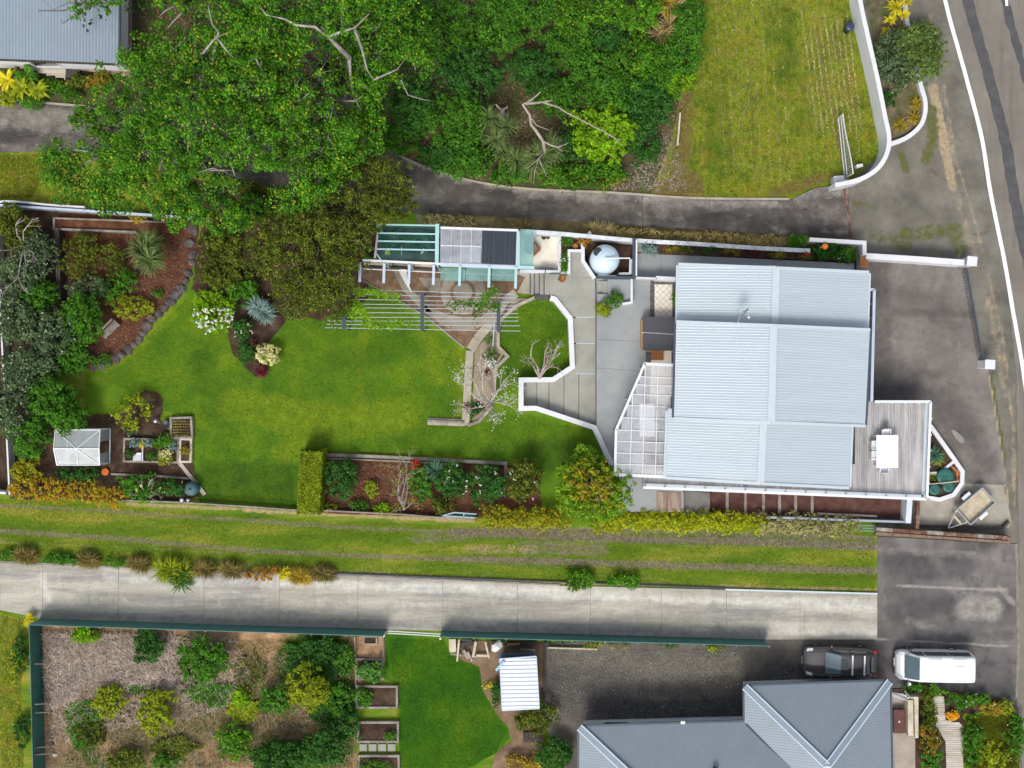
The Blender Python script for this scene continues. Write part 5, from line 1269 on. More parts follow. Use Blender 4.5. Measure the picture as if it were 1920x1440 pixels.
for a in ((1210, 690), (1158, 812), (1158, 884), (1182, 750)): p = P(*a, vz); MB().bar((p.x, p.y, .9), (p.x, p.y, vz - .1), .1, .1).build('post', whitem, ver)
table('long white table under the clear verandah roof', 1211, 787, .9, .95, 2.0, wtab, name='verandah_table')
G = 'chairs around the verandah table'
for k, (x, y, rz, t) in enumerate(((1196, 775, -1.57, 'left upper side'), (1196, 800, -1.57, 'left lower side'), (1230, 775, 1.57, 'right upper side'), (1230, 800, 1.57, 'right lower side'))):
    chair('pale chair under the clear verandah, ' + t + ' of the table', x, y, .9, rz, flash if k < 2 else steel, G)
bx = root('verandah_cabinet', 'grey cabinet at the lower end of the verandah floor', 'cabinet', tuple(P(1240, 860)))
slab('cabinet_body', [(1212, 830), (1240, 830), (1240, 850), (1212, 850)], 1.4, plain('mid_grey_paint', (.28, .29, .31)), bx, z0=.9)
slab('cabinet_top', [(1211, 829), (1241, 829), (1241, 851), (1211, 851)], 1.44, plain('mid_grey_top', (.36, .36, .38)), bx, z0=1.41)

# strip below the house
st2 = root('lower_yard_slats', 'weathered boardwalk planks below the end of the deck', 'boardwalk', tuple(P(1250, 940)), kind='structure')
boards('plank', [tuple(P(x, y, .94).xy) for x, y in ((1231, 921), (1282, 924), (1279, 958), (1231, 958))], .945, .17, .012, deckb, st2, single=True)
slab('grey_slab', [(1282.5, 920), (1331, 924), (1331, 962), (1282.5, 962)], .55, surf('mid_grey_concrete', [(.3, (.13, .125, .115)), (.7, (.22, .21, .20))], scale=1), kind='structure')
rt_ = sheet('red_brown_yard', [(1331, 915), (1708, 925), (1700, 980), (1600, 975), (1331, 968)], redtile, z=.30)
vx = [1331, 1363, 1397, 1431, 1461, 1491, 1522]
for x0, x1 in zip(vx, vx[1:]):
    slab('brick_panel', [(x0 + 3, 915), (x1 - 3, 915), (x1 - 3, 966), (x0 + 3, 966)], .36, redtile, rt_, z0=.30)
for x in vx[1:]: MB().bar(P(x, 918, .45), P(x, 969, .45), .17, .25).build('timber_bearer', timber, rt_)
pk = root('loose_plank', 'long pale plank lying along the yard behind the lower hedge', 'plank', tuple(P(1590, 965)))
slab('plank_body', [(1532, 961), (1645, 966), (1645, 970), (1532, 965)], .5, timber_p, pk, z0=.40)
wall('yard_blue_wall', 'pale blue grey wall along the lower edge of the red brown yard', [(1440, 970), (1580, 975), (1704, 979)], 4, 1.0, mat=plain('blue_grey_render', (.30, .34, .40), var=.15))
wall('yard_white_wall', 'white rendered retaining wall at the right end of the red brown yard', [(1706, 936), (1703, 981)], 10, 1.3, mat=surf('pale_blue_render', [(.3, (.50, .56, .62)), (.7, (.66, .71, .76))], scale=2, stretch=(4, .5, 1)))
rr_ = root('rusty_post_wall', 'narrow rust red timber wall below the deck corner', 'wall', tuple(P(1720, 965)))
for k in range(6): MB().bar(P(1720.5 - k * .35, 940 + k * 8.6, 1.1), P(1720.2 - k * .35, 948.2 + k * 8.6, 1.1), .2, .3 + .02 * (k % 2)).build('timber_block', rust, rr_)
rb = root('retaining_timber', 'long rust stained retaining timber wall behind the trailer', 'wall', tuple(P(1760, 1005)))
for k in range(8):
    x0, x1 = 1640 + 31.5 * k, 1640 + 31.5 * (k + 1) - .8; y0, y1 = 991 + (x0 - 1640) * .067, 991 + (x1 - 1640) * .067
    MB().bar(P(x0, y0, .75), P(x1, y1, .75), .22, .7).build('upper_sleeper', rust if k % 3 else timber, rb)
    MB().bar(P(x0, y0 + 8, .5), P(x1, y1 + 8, .5), .16, .5).build('lower_sleeper', surf('tan_sleeper%d' % k, [(.3, (.16, .10, .065)), (.7, (.28, .19, .13))], scale=2), rb)
slab('gravel_ledge', [(1725, 996), (1890, 1004), (1888, 1012), (1725, 1002)], .62, soil, rb, z0=.1)
wall('culvert_kerb', 'dark kerb at the lower right corner of the trailer pad', [(1893, 978), (1880, 990), (1725, 987)], 4, .35, mat=timber_d)
tr = root('teal_grating', 'pale teal metal rails at the end of the purple hedge', 'railing', tuple(P(1626, 990)))
for y in (985, 990, 995): MB().bar(P(1612, y, .6), P(1640, y + 1, .6), .05, .04).build('rail', plain('dusty_teal', (.16, .25, .25)), tr)
for x in (1613, 1639): MB().bar(P(x, 984, .6), P(x, 997, .6), .06, .05).build('end_bar', tealf, tr)
# planter in front of the deck
wall('forecourt_planter', 'white kerbed polygonal planter right of the raised deck', [(1738, 800), (1746, 800), (1790, 862), (1805, 884), (1804, 906), (1788, 928), (1762, 937), (1738, 933)], 7, .55, cap=white, cov=.01)
wall('planter_divider', 'inner white kerb dividing the polygonal planter', [(1735, 888), (1762, 887), (1788, 866)], 5, .5)
sheet('planter_soil', [(1735, 803), (1746, 806), (1800, 886), (1800, 904), (1785, 924), (1762, 932), (1735, 930)], soil, z=.35)
# neighbour's fences
def panel_fence(name, label, a, b, h, mat, n, post=None, th=.04, rail=None):
    A, B = P(*a), P(*b); rt = root(name, label, 'fence', tuple(A)); d = (B - A).normalized()
    for k in range(n):
        p, q = A.lerp(B, k / n), A.lerp(B, (k + 1) / n); p = p + d * .006; q = q - d * .006; dz_ = U(-.015, .015)
        MB().bar(p + Vector((0, 0, h / 2 + dz_)), q + Vector((0, 0, h / 2 + dz_)), th, h).build('fence_panel', mat, rt)
    nrm = Vector((-d.y, d.x, 0))
    for k in range(n + 1):
        p = A.lerp(B, k / n) - nrm * .075
        MB().bar(p, p + Vector((0, 0, h - .12)), .08, .08).build('post', post or timber, rt)
    for zz in (.35, h - .3):
        MB().bar(A - nrm * .055 + Vector((0, 0, zz)), B - nrm * .055 + Vector((0, 0, zz)), .04, .07).build('rail', post or timber, rt)
    return rt
panel_fence('green_fence', 'long teal green fence along the pale driveway, left of the gate gap', (76, 1160), (722, 1181), 1.8, tealf, 10)
panel_fence('green_fence', 'teal green fence along the pale driveway, right of the gate gap', (829, 1183), (1432, 1200), 1.65, tealf, 10)
sf = panel_fence('side_fence', 'dark teal fence running down the left edge of the vacant plot', (78, 1164), (88, 1560), 1.8, tealg, 7)
for y in (1238, 1312, 1328, 1392, 1405, 1460):
    a = P(86, y); MB().bar(a + Vector((.55, -.2, 0)), a + Vector((-.02, .15, 1.5)), .06, .06).build('strut', timber, sf)
gg = root('tube_gate', 'white two-rail tube gate closing the gap in the green fence', 'gate', tuple(P(775, 1185)))
MB().tube([P(727, 1187, 1.1), P(827, 1193, 1.1)], .03, 6).build('top_tube', whitem, gg)
MB().tube([P(727, 1183, .55), P(827, 1189, .55)], .03, 6).build('lower_tube', whitem, gg)
for x in (724, 828):
    p = P(x, 1184 + (x - 724) * .05); MB().bar(p, p + Vector((0, 0, 1.3)), .1, .1).build('gate_post', whitem, gg)
panel_fence('left_white_fence', 'white fence along the upper left of the bark bed', (-60, 384), (398, 414), .9, bluew, 8, th=.14)
wall('white_back_rail', 'thin white rail above the upper left white fence', smooth_line([(-40, 390), (8, 377), (95, 384), (158, 388)], 4), 3, 1.0)
panel_fence('side_white_fence', 'white fence at the left edge of the picture behind the dark shrubs', (2, 380), (30, 925), .9, white, 9, th=.1)
panel_fence('corner_white_fence', 'short white fence at the lower left corner below the hedge', (-150, 905), (24, 922), 1.0, white, 3, th=.14)
pl = root('timber_planter', 'long dark timber planter below the upper left white fence', 'planter', tuple(P(240, 420)))
for a, b, w in (((104, 410), (330, 418), .09), ((104, 430), (258, 436), .12), ((104, 408), (104, 432), .12)):
    MB().bar(P(*a, .35), P(*b, .35), w, .5).build('planter_board', timber, pl)
sheet('planter_fill', [(104, 411), (335, 419), (335, 438), (104, 430)], barkm, z=.40)
wall('dark_retaining_wall', 'dark timber retaining wall between the grey scrub and the bark bed', [(106, 430), (110, 562)], 8, .9, mat=timber_d)

# ------------------------------------------------------------------ curved wall at the street
cw = [(1590, -260), (1602, -90), (1613, 0), (1629, 75), (1646, 150), (1659, 215), (1667, 255), (1664, 285), (1650, 311), (1628, 329), (1600, 340), (1566, 347)]
wall('curved_white_wall', 'tall curved white rendered wall along the street side of the sloping lawn', smooth_line(cw, 6), 8, 1.6)
wall('garden_bed_wall', 'low curved white kerb wall round the street-side flower bed', smooth_line([(1692, -60), (1698, 15), (1704, 55), (1716, 110), (1727, 160), (1735, 190), (1734, 215), (1724, 238), (1700, 258), (1670, 270)], 5), 8, .45)
sheet('street_bed_soil', [(1625, 0), (1690, 0), (1700, 60), (1725, 160), (1731, 200), (1718, 235), (1672, 268), (1660, 215)], surf('mossy_bed', [(.3, (.06, .05, .025)), (.5, (.13, .10, .06)), (.7, (.22, .17, .10))], scale=2, finec=.5, patches=[(1.2, .5, .65, (.05, .10, .015), .7)]), amp=.03)
og = root('ornamental_gate', 'open white ornamental swing gate with an arched top at the lawn corner', 'gate', tuple(P(1580, 325)))
gb = [P(1571, 222), P(1583, 335)]
def gh(t): return 1.05 + .75 * math.sin(min(1, max(0, t)) * math.pi * .5) ** 2
top_ = []; N_ = 26
for k in range(N_ + 1):
    t = k / N_; p = gb[0].lerp(gb[1], t); top_.append(p + Vector((0, 0, gh(t))))
    if 0 < k < N_: MB().bar(p + Vector((0, 0, .1)), top_[-1], .024, .024).build('bar', whitem, og)
MB().tube(top_, .035, 6).build('top_rail', whitem, og)
MB().bar(gb[0] + Vector((0, 0, .1)), gb[1] + Vector((0, 0, .1)), .05, .05).build('bottom_rail', whitem, og)
MB().bar(gb[0] + Vector((0, 0, .62)), gb[1] + Vector((0, 0, .62)), .04, .04).build('middle_rail', whitem, og)
for p, t in ((gb[0], 0), (gb[1], 1)): MB().bar(p + Vector((0, 0, .02)), p + Vector((0, 0, gh(t) + .03)), .06, .06).build('stile', whitem, og)
gp = P(1577, 340); sgp = root('gate_block', 'short white block wall end below the ornamental gate', 'wall', tuple(gp))
MB().prism([tuple(P(x, y, .7).xy) for x, y in ((1563, 340), (1564, 330), (1582, 329), (1583, 336), (1600, 338), (1600, 345), (1566, 347))], 0, .7).build('block_body', white, sgp)
mb_ = root('meter_box', 'small white box on stones beside the gate', 'box', tuple(P(1611, 311)))
slab('box_body', [(1606, 309), (1617, 307), (1618, 312), (1607, 315)], .5, white, mb_, z0=0); slab('box_lid', [(1605.5, 308.7), (1617.4, 306.5), (1618.6, 312.3), (1606.7, 315.3)], .53, whitem, mb_, z0=.505)
bin_ = root('rubbish_bin', 'dark blue black bin against the curved white wall', 'bin', tuple(P(1593, 49)))
c = P(1593, 50, .8); MB().lathe((c.x, c.y, 0), [(.20, 0), (.26, .75), (.28, .78), (.28, .82)], 16).build('bin_body', blackp, bin_, True)
MB().lathe((c.x, c.y, .82), [(.29, 0), (.29, .04), (.15, .1), (.01, .11)], 16).build('lid', plain('blue_black_lid', (.03, .045, .09), rough=.35), bin_, True)
for lb, a, b in (('white wooden rail lying at the left edge of the sloping lawn', (1275, 212), (1270, 272)), ('pale grey rail in the thicket near the top middle', (1013, 38), (1014, 82)), ('weathered rail in the thicket left of the top middle', (876, 6), (875, 52))):
    rt = root('edge_rail', lb, 'rail', tuple(P(*a))); MB().bar(P(*a, .35), P(*b, .35), .10, .25).build('rail_board', timber_p if a[0] > 1200 else timber, rt)
    for q in (a, b): p = P(*q); MB().bar(p + Vector((.06, 0, 0)), p + Vector((.06, 0, .45)), .07, .07).build('peg', timber, rt)

# ------------------------------------------------------------------ neighbour's house (lower right)
nh = root('neighbour_house', 'grey metal hip roofed house at the lower right edge', 'house', tuple(P(1500, 1440)))
ze, zr = 2.8, 4.5
E = dict(a=P(1396, 1287, ze), b=P(1668, 1277, ze), c=P(1676, 1700, ze), d=P(1396, 1700, ze), ap=P(1551, 1436, zr), r2=P(1548, 1700, zr))
facet('roof_sheet', E['a'], E['b'], [E['a'], E['ap'], E['b']], roofn, nh)
facet('roof_sheet', E['b'], E['c'], [E['b'], E['ap'], E['r2'] + Vector((0, 0, 0))], roofn, nh)
facet('roof_sheet', E['d'], E['a'], [E['r2'], E['ap'], E['a']], roofn, nh)
# west wing
w1, w2, w3 = P(1086, 1363, ze - .01), P(1396, 1353, ze - .01), P(1086, 1700, ze - .01)
wap, wr = P(1235, 1503, zr - .05), P(1540, 1500, zr - .05)
facet('roof_sheet', w1, P(1545, 1348, ze - .01), [w1, wap, P(1545, 1500, zr - .05)], roofn, nh)
facet('roof_sheet', w3, w1, [P(1235, 1640, zr - .05), wap, w1], roofn, nh)
for a, b in ((E['a'], E['ap']), (E['b'], E['ap']), (w1, wap)):
    up = Vector((0, 0, .05)); d = (b - a).normalized(); n = Vector((-d.y, d.x, 0)).normalized()
    MB().bar(a + up, b + up, .34, .03).build('hip_cap', roofg, nh)
    for s in (-1, 1): MB().bar(a + up + n * s * .19 + Vector((0, 0, .01)), b + up + n * s * .19 + Vector((0, 0, .01)), .07, .045).build('hip_flashing', flash_g, nh)
MB().bar(E['ap'] + Vector((0, 0, .05)), E['r2'] + Vector((0, 0, .05)), .36, .04).build('ridge_cap', flash_g, nh)
MB().bar(P(1399, 1358, ze + .06), P(1480, 1440, ze + .95), .10, .04).build('valley_gutter', navy, nh)
for a, b in ((E['a'], E['b']), (E['b'], E['c']), (w1, P(1394, 1354, ze)), (w3, w1), (E['a'], P(1397, 1352, ze))):
    d = (b - a).normalized(); n = Vector((-d.y, d.x, 0)).normalized()
    o_ = n * .07
    if (a + o_ - P(1400, 1500)).length < (a - P(1400, 1500)).length: o_ = -o_
    MB().bar(a + o_ + Vector((0, 0, -.04)), b + o_ + Vector((0, 0, -.04)), .12, .10).build('gutter', navy, nh)
mw = MB(); mw.prism([tuple(P(x, y, ze).xy) for x, y in ((1411, 1300), (1411, 1700), (1655, 1700), (1655, 1292))], 0, ze - .1)
mw.build('wall', wallm, nh)
MB().prism([tuple(P(x, y, ze).xy) for x, y in ((1100, 1376), (1100, 1690), (1410, 1690), (1410, 1368))], 0, ze - .11).build('wall', wallm, nh)
for x in (1160, 1250, 1340): p = P(x, 1377 - (x - 1100) * .026, 0); window(nh, (P(x, 1374, ze).x, P(x, 1372, ze).y), 1.5, 1.2, 0, 1.5)
sv = P(1280, 1354, ze); MB().box((sv.x, sv.y, ze + .06), (.26, .16, .12)).build('vent_cap', whitem, nh)
sv = P(1340, 1441, ze + .9); MB().lathe((sv.x, sv.y, ze + .8), [(.14, 0), (.14, .4), (.2, .42), (.01, .5)], 12).build('flue', blackp, nh)
po = root('porch', 'small timber porch with slatted awning right of the grey roofed house', 'porch', tuple(P(1700, 1350)))
for k in range(7): MB().bar(P(1668 + k * 1.2, 1297 + k * 1.6, 2.2), P(1700, 1304 + k * 1.5, 2.2), .05, .04).build('awning_slat', steel, po)
for a, b in (((1668, 1297), (1702, 1312)), ((1696, 1296), (1707, 1308))): MB().bar(P(*a, 2.25), P(*b, 2.25), .07, .07).build('awning_frame', timber, po)
slab('planter_side', [(1701, 1307), (1722, 1307), (1722, 1384), (1716, 1384), (1714, 1310), (1701, 1310)], .9, timber_p, po, z0=0)
slab('planter_top', [(1702, 1313), (1712, 1313), (1713, 1380), (1703, 1380)], .95, timber_p, po, z0=0)
slab('porch_floor', [(1671, 1300), (1716, 1300), (1716, 1500), (1671, 1500)], .15, surf('pinkish_concrete', [(.3, (.28, .24, .19)), (.7, (.44, .39, .33))], scale=1), po, z0=0)
be = root('storage_bench', 'red brown slatted storage bench in the porch', 'bench', tuple(P(1686, 1353)))
for k in range(6): slab('slat', [(1675.5 + k * 3.6, 1331), (1679 + k * 3.6, 1331), (1679 + k * 3.6, 1375), (1675.5 + k * 3.6, 1375)], .62, redw, be, z0=.58)
slab('bench_box', [(1676, 1332), (1696.5, 1332), (1696.5, 1374), (1676, 1374)], .57, redw, be, z0=.15)
sk = P(1686, 1353, .65); MB().box((sk.x, sk.y, .65), (.09, .1, .05)).build('latch', whitem, be)
bw = root('boardwalk', 'pale narrow board walk through the planting right of the porch', 'boardwalk', tuple(P(1780, 1380)), kind='structure')
bwp = [tuple(P(x, y, .15).xy) for x, y in ((1749, 1305), (1770, 1305), (1773, 1350), (1797, 1352), (1806, 1361), (1806, 1520), (1777, 1520), (1773, 1392), (1755, 1362))]
boards('boardwalk_board', bwp, .15, .115, .02, deckp, bw, along='x')
sheet('entrance_garden_ground', [(1668, 1292), (1750, 1290), (1790, 1297), (1840, 1304), (1880, 1314), (1900, 1330), (1915, 1500), (1668, 1500)], soil, amp=.02)

# ------------------------------------------------------------------ garden shed
sd_ = root('garden_shed', 'small shed with a bright white ribbed roof below the green fence', 'shed', tuple(P(972, 1280)))
sz = 2.1
facet('roof_sheet', P(942, 1331, sz), P(937, 1236, sz), [P(1011, 1327, sz + .25), P(1005, 1231, sz + .25)], roofw, sd_, pitch=.245, amp=.065)
slab('shed_wall', [(941, 1240), (1001, 1235), (1006, 1322), (945, 1326)], sz - .06, surf('blue_grey_cladding', [(.3, (.16, .19, .22)), (.7, (.24, .27, .30))], scale=2, stretch=(6, 6, .3)), sd_, z0=0)
for a, b in (((937, 1236), (1005, 1231)), ((942, 1332), (1011, 1328)), ((937, 1236), (942, 1332)), ((1005, 1231), (1011, 1328))):
    zz = lambda q: sz + (.25 if q[0] > 990 else 0)
    MB().bar(P(*a, zz(a)) + Vector((0, 0, -.03)), P(*b, zz(b)) + Vector((0, 0, -.03)), .08, .10).build('fascia', bluew, sd_)
slab('shed_shadow_strip', [(931, 1226), (1002, 1221), (1002, 1229), (933, 1234)], 1.6, navy, sd_, z0=1.55)  # dark sheet laid in place of the shed's shadow
MB().bar(P(930, 1257, sz + .1), P(945, 1240, sz + .15), .14, .08).build('downpipe', plain('blue_pipe', (.22, .42, .55)), sd_)

# ------------------------------------------------------------------ upper-left house
uh = root('corner_house', 'blue grey ribbed roof of the house in the upper left corner', 'house', tuple(P(60, 40)))
facet('roof_sheet', P(-420, 93, 3.6), P(222, 119, 3.6), [P(-420, -240, 4.6), P(228, -240, 4.6)], roofg, uh, pitch=.19, amp=.022)
MB().bar(P(-420, 95, 3.55), P(222, 121, 3.55), .12, .1).build('gutter', timber_d, uh)
MB().bar(P(223, 119, 3.6), P(229, -240, 4.6), .10, .12).build('barge_flashing', navy, uh)
slab('wall', [(-420, 80), (208, 108), (212, -240), (-420, -240)], 3.4, wallm, uh, z0=0)
window(uh, (P(60, 100, 3.4).x, P(60, 102, 3.4).y), 1.6, 1.3, math.pi, 1.6)
MB().tube([P(223, 116, 3.4), P(226, 116, 3.2), P(227, 103, 3.2)], .03, 6).build('downpipe', whitem, uh)
MB().tube([P(226, 98, 3.2), P(226, 116, 2.9)], .028, 6).build('downpipe', whitem, uh)
ud = root('corner_deck', 'brown weathered deck below and beside the upper left roof', 'deck', tuple(P(180, 130)))
boards('deck_board', [tuple(P(x, y, .5).xy) for x, y in ((150, 90), (222, 90), (222, -200), (252, -200), (250, 145), (152, 132))], .5, .14, .014, deckb, ud)
boards('pale_board', [tuple(P(x, y, .5).xy) for x, y in ((-200, 60), (150, 90), (150, 121), (124, 126), (122, 150), (0, 119), (-200, 110))], .50, .14, .014, deckp, ud, along='x')
MB().prism([tuple(P(x, y, .45).xy) for x, y in ((-200, 60), (222, 60), (222, -200), (251, -200), (249, 144), (152, 131), (124, 148), (0, 118), (-200, 109))], .05, .45).build('deck_base', timber_d, ud)

# ------------------------------------------------------------------ little greenhouse
gh_ = root('greenhouse', 'small white framed greenhouse with clear gable roof at the left', 'greenhouse', tuple(P(155, 835)))
gg1 = glassy('milky_greenhouse_panel', (.80, .86, .86), .50, rough=.3, body=(.62, .68, .68))
x0, x1, y0, y1, ym = 104, 188, 806, 872, 841; zg = 1.75; zq = 2.1
def gquad(name, pts, mat=gg1): 
    return mesh_obj(name, pts, [tuple(range(len(pts)))], mat, gh_)
a_, b_, c_, d_ = P(x0, y0, zg), P(x1, y0, zg), P(x1 - 1, y1, zg), P(x0 + 3, y1, zg); e_, f_ = P(x0 - 3, ym, zq), P(x1 - 2, ym, zq)
for p in (a_, b_, c_, d_): MB().bar(Vector((p.x, p.y, 0)), p, .05, .05).build('corner_post', whitem, gh_)
for s0, s1, s2, s3 in ((a_, b_, f_, e_), (d_, c_, f_, e_)):
    for k in range(4):
        q0, q1, q2, q3 = s0.lerp(s1, k / 4), s0.lerp(s1, (k + 1) / 4), s3.lerp(s2, (k + 1) / 4), s3.lerp(s2, k / 4)
        gquad('roof_pane', [q0, q1, q2, q3])
for s, t in ((a_, b_), (b_, f_), (f_, c_), (c_, d_), (d_, e_), (e_, a_), (e_, f_)):
    MB().bar(s + Vector((0, 0, .02)), t + Vector((0, 0, .02)), .055, .05).build('frame_bar', whitem, gh_)
md = e_.lerp(f_, .5)
for t in (a_, b_, c_, d_): MB().bar(md + Vector((0, 0, .03)), t + Vector((0, 0, .03)), .035, .03).build('brace', whitem, gh_)
MB().bar(md + Vector((0, 0, .03)), c_.lerp(d_, .5) + Vector((0, 0, .03)), .03, .03).build('brace', whitem, gh_)
for s, t, n in ((a_, b_, 3), (b_, c_, 3), (c_, d_, 3), (d_, a_, 2)):
    for k in range(n):
        if (s is b_) and k == 1: continue
        p, q = s.lerp(t, k / n), s.lerp(t, (k + 1) / n)
        gquad('wall_pane', [Vector((p.x, p.y, .05)), Vector((q.x, q.y, .05)), q - Vector((0, 0, .03)), p - Vector((0, 0, .03))])
for z in (.04,):
    for s, t in ((a_, b_), (b_, c_), (c_, d_), (d_, a_)): MB().bar(Vector((s.x, s.y, z)), Vector((t.x, t.y, z)), .06, .07).build('sill', whitem, gh_)

# ------------------------------------------------------------------ raised beds and paving
def bed(label, pts, h, soilm=soil, w=4, name='raised_bed', mat=timber, group='raised vegetable beds'):
    rt = root(name, label, 'raised bed', tuple(P(*pts[0])), group); n = len(pts)
    cx_, cy_ = sum(p[0] for p in pts) / n, sum(p[1] for p in pts) / n
    for i in range(n):
        a, b = pts[i], pts[(i + 1) % n]
        A, B = P(*a, h), P(*b, h); d = (B - A).normalized()
        if i % 2: A = A + d * (w / PX / 2 + .002); B = B - d * (w / PX / 2 + .002)
        else: A = A - d * w / PX / 2; B = B + d * w / PX / 2
        A.z = B.z = h / 2 + (i % 2) * .004; MB().bar(A, B, w / PX, h).build('side_board', mat, rt)
    o = sheet('bed_soil', [(cx_ + (x - cx_) * .97, cy_ + (y - cy_) * .97) for x, y in pts], soilm, z=h * .72, kind=None, parent=rt)
    return rt
bed('raised bed full of mixed vegetables beside the greenhouse', [(233, 823), (334, 825), (333, 867), (232, 865)], .35)
bed('narrow raised bed with a pale yellow rim right of the vegetable bed', [(338, 823), (358, 824), (357, 866), (337, 866)], .33, mat=timber_p)
bed('square raised bed with brown seedling rows above the vegetable bed', [(320, 784), (358, 783), (360, 820), (320, 821)], .35)
bed('upper raised bed of leafy cabbages next to the neighbour lawn', [(668, 1236), (717, 1237), (718, 1273), (668, 1273)], .3, group='raised beds beside the neighbour lawn')
bed('raised bed half green and half bare soil next to the neighbour lawn', [(669, 1287), (744, 1288), (744, 1327), (669, 1327)], .3, group='raised beds beside the neighbour lawn')
bed('raised bed of dry soil above the four paving slabs', [(672, 1355), (746, 1355), (746, 1391), (671, 1391)], .3, group='raised beds beside the neighbour lawn')
bed('lowest raised bed with green seedlings below the paving slabs', [(673, 1418), (747, 1418), (749, 1500), (673, 1500)], .3, group='raised beds beside the neighbour lawn')
bed('small square box against the green fence above the beds', [(682, 1194), (706, 1194), (706, 1208), (682, 1208)], .25, w=3, group='raised beds beside the neighbour lawn')
edging('thin timber frame joining the upper beds on the left', [(665, 1195), (667, 1260), (667, 1330)], 2.5, .2)
edging('thin timber frame on the right of the upper beds', [(718, 1192), (719, 1235)], 2.5, .2)
for k, x in enumerate((681, 698.5, 716.5, 734.5)):
    rt = root('paving_slab', ['leftmost', 'second from left', 'third from left', 'rightmost'][k] + ' of the four square grey slabs between the raised beds', 'paving slab', tuple(P(x, 1402)), 'square grey slabs between the raised beds')
    slab('slab_body', [(x - 7, 1395.5), (x + 7, 1395.5), (x + 7, 1408.5), (x - 7, 1408.5)], .10, patio2, rt, z0=0)
edging('dark timber strip along the bottom of the vegetable plot', [(210, 889), (300, 893), (352, 897)], 4, .15, timber)
edging('plank path edge slanting to the water butt', [(338, 870), (362, 900), (382, 925)], 7, .12, path_c)
def line_fence(label, pts, h, wpx, mat, n=12):
    rt = root('low_fence', label, 'fence', tuple(P(*pts[0])))
    W = PL(pts, h)
    for a, b in zip(W, W[1:]):
        MB().bar(a, b, wpx / PX, .10).build('top_board', mat, rt)
        MB().bar(Vector((a.x, a.y, .25)), Vector((b.x, b.y, .25)), .05, .35).build('side_board', timber_d, rt)
        k = max(2, int((b - a).length / 1.8))
        for i in range(k): p = a.lerp(b, i / k); MB().bar((p.x, p.y - .06, 0), (p.x, p.y - .06, h), .08, .08).build('post', timber, rt)
line_fence('low weathered board fence along the lane below the garden lawn', [(230, 938), (340, 942), (480, 951), (560, 957)], .7, 2.5, timber)
line_fence('low pale pipe fence along the lane below the shrub bed', [(600, 957), (760, 965), (820, 970), (895, 973)], .7, 2.5, timber)
cf = root('cold_frame', 'pale aqua framed cold frame at the end of the shrub bed', 'cold frame', tuple(P(868, 968)))
for a, b in (((828, 967), (895, 971)), ((852, 961), (894, 964)), ((870, 962), (869, 970)), ((828, 967), (852, 961))): MB().bar(P(*a, .75), P(*b, .75), .07, .06).build('frame_bar', plain('dull_aqua', (.30, .42, .45)) if a[0] == 828 else MATS['dull_aqua'], cf)
pane('glass_pane', [(833, 967), (852, 962.5), (893, 965), (893, 970)], .72, glass_t, cf)
kd = root('drainage_channel', 'grey metal edging channel along the top of the pale driveway', 'channel', tuple(P(1500, 1108)))
MB().bar(P(1360, 1105, .12), P(1645, 1113, .12), .09, .12).build('channel_body', flash_g, kd)
MB().bar(P(620, 1075, .12), P(1360, 1103, .12), .06, .12).build('channel_board', navy, kd)
# wood pile
wp = root('wood_pile', 'jumble of old timber offcuts and posts beside the white roofed shed', 'wood pile', tuple(P(880, 1215)))
for a, b, w, h_, z, mt in (((848, 1198), (849, 1222), .42, .12, .35, timber_p), ((861, 1199), (857, 1240), .10, .1, .5, timber_p), ((892, 1203), (887, 1232), .16, .1, .4, timber_p), ((910, 1204), (917, 1234), .10, .1, .5, timber_p),
                        ((845, 1226), (895, 1232), .10, .08, .25, timber), ((866, 1200), (884, 1201), .12, .1, .2, timber_d), ((893, 1229), (914, 1230), .14, .08, .3, timber_p), ((868, 1219), (879, 1234), .2, .12, .3, deadw), ((877, 1222), (885, 1240), .10, .1, .35, deadw),
                        ((930, 1227), (965, 1223), .06, .06, .4, timber), ((945, 1212), (990, 1214), .2, .12, .25, timber_d), ((950, 1208), (975, 1207), .12, .1, .3, orangew), ((975, 1217), (1003, 1219), .12, .1, .28, timber), ((860, 1210), (888, 1206), .3, .1, .12, timber_d), ((920, 1206), (1005, 1206), .25, .1, .1, timber_d)):
    MB().bar(P(*a, z), P(*b, z), w, h_).build('timber_piece', mt, wp)
def rock_obj(px, py, r, parent=None, mat=rock, z=0.0, flat=.6):
    bm = bmesh.new(); bmesh.ops.create_icosphere(bm, subdivisions=2, radius=1.0)
    sx, sy, sz_ = r * U(.85, 1.2), r * U(.7, 1.0), r * flat * U(.8, 1.2); rz = U(0, 3.1); o3 = Vector((U(0, 50), U(0, 50), 0))
    c = P(px, py, z)
    from mathutils import noise as mn
    for v in bm.verts:
        d = 1 + .35 * mn.noise(v.co * 1.3 + o3) + .12 * mn.noise(v.co * 3.1 + o3)
        p = v.co * d; p = Vector((p.x * sx, p.y * sy, max(-.2, p.z) * sz_)); p = Matrix.Rotation(rz, 3, 'Z') @ p; v.co = p + Vector((c.x, c.y, z + .02))
    me = bpy.data.meshes.new('rock'); bm.to_mesh(me); bm.free()
    return link('rock', me, mat, parent)
wr_ = setp(rock_obj(932, 1211, .36, None, plain('white_rock', (.70, .70, .66), var=.25, vs=4), .15), 'large bleached white boulder beside the shed', 'rock')
for x, y, lb in ((113, 1318, 'round pale stone near the dark teal fence'), (99, 1363, 'small grey stone below the round pale stone'), (103, 1415, 'pale stone low on the vacant plot near the fence'), (103, 1184, 'tan stone in the upper left corner of the vacant plot')):
    setp(rock_obj(x, y, .16, None, timber_p), lb, 'stone')
se = root('rock_edging', 'curved edging of dark basalt rocks between the bark bed and the lawn', 'rock edging', tuple(P(350, 520)))
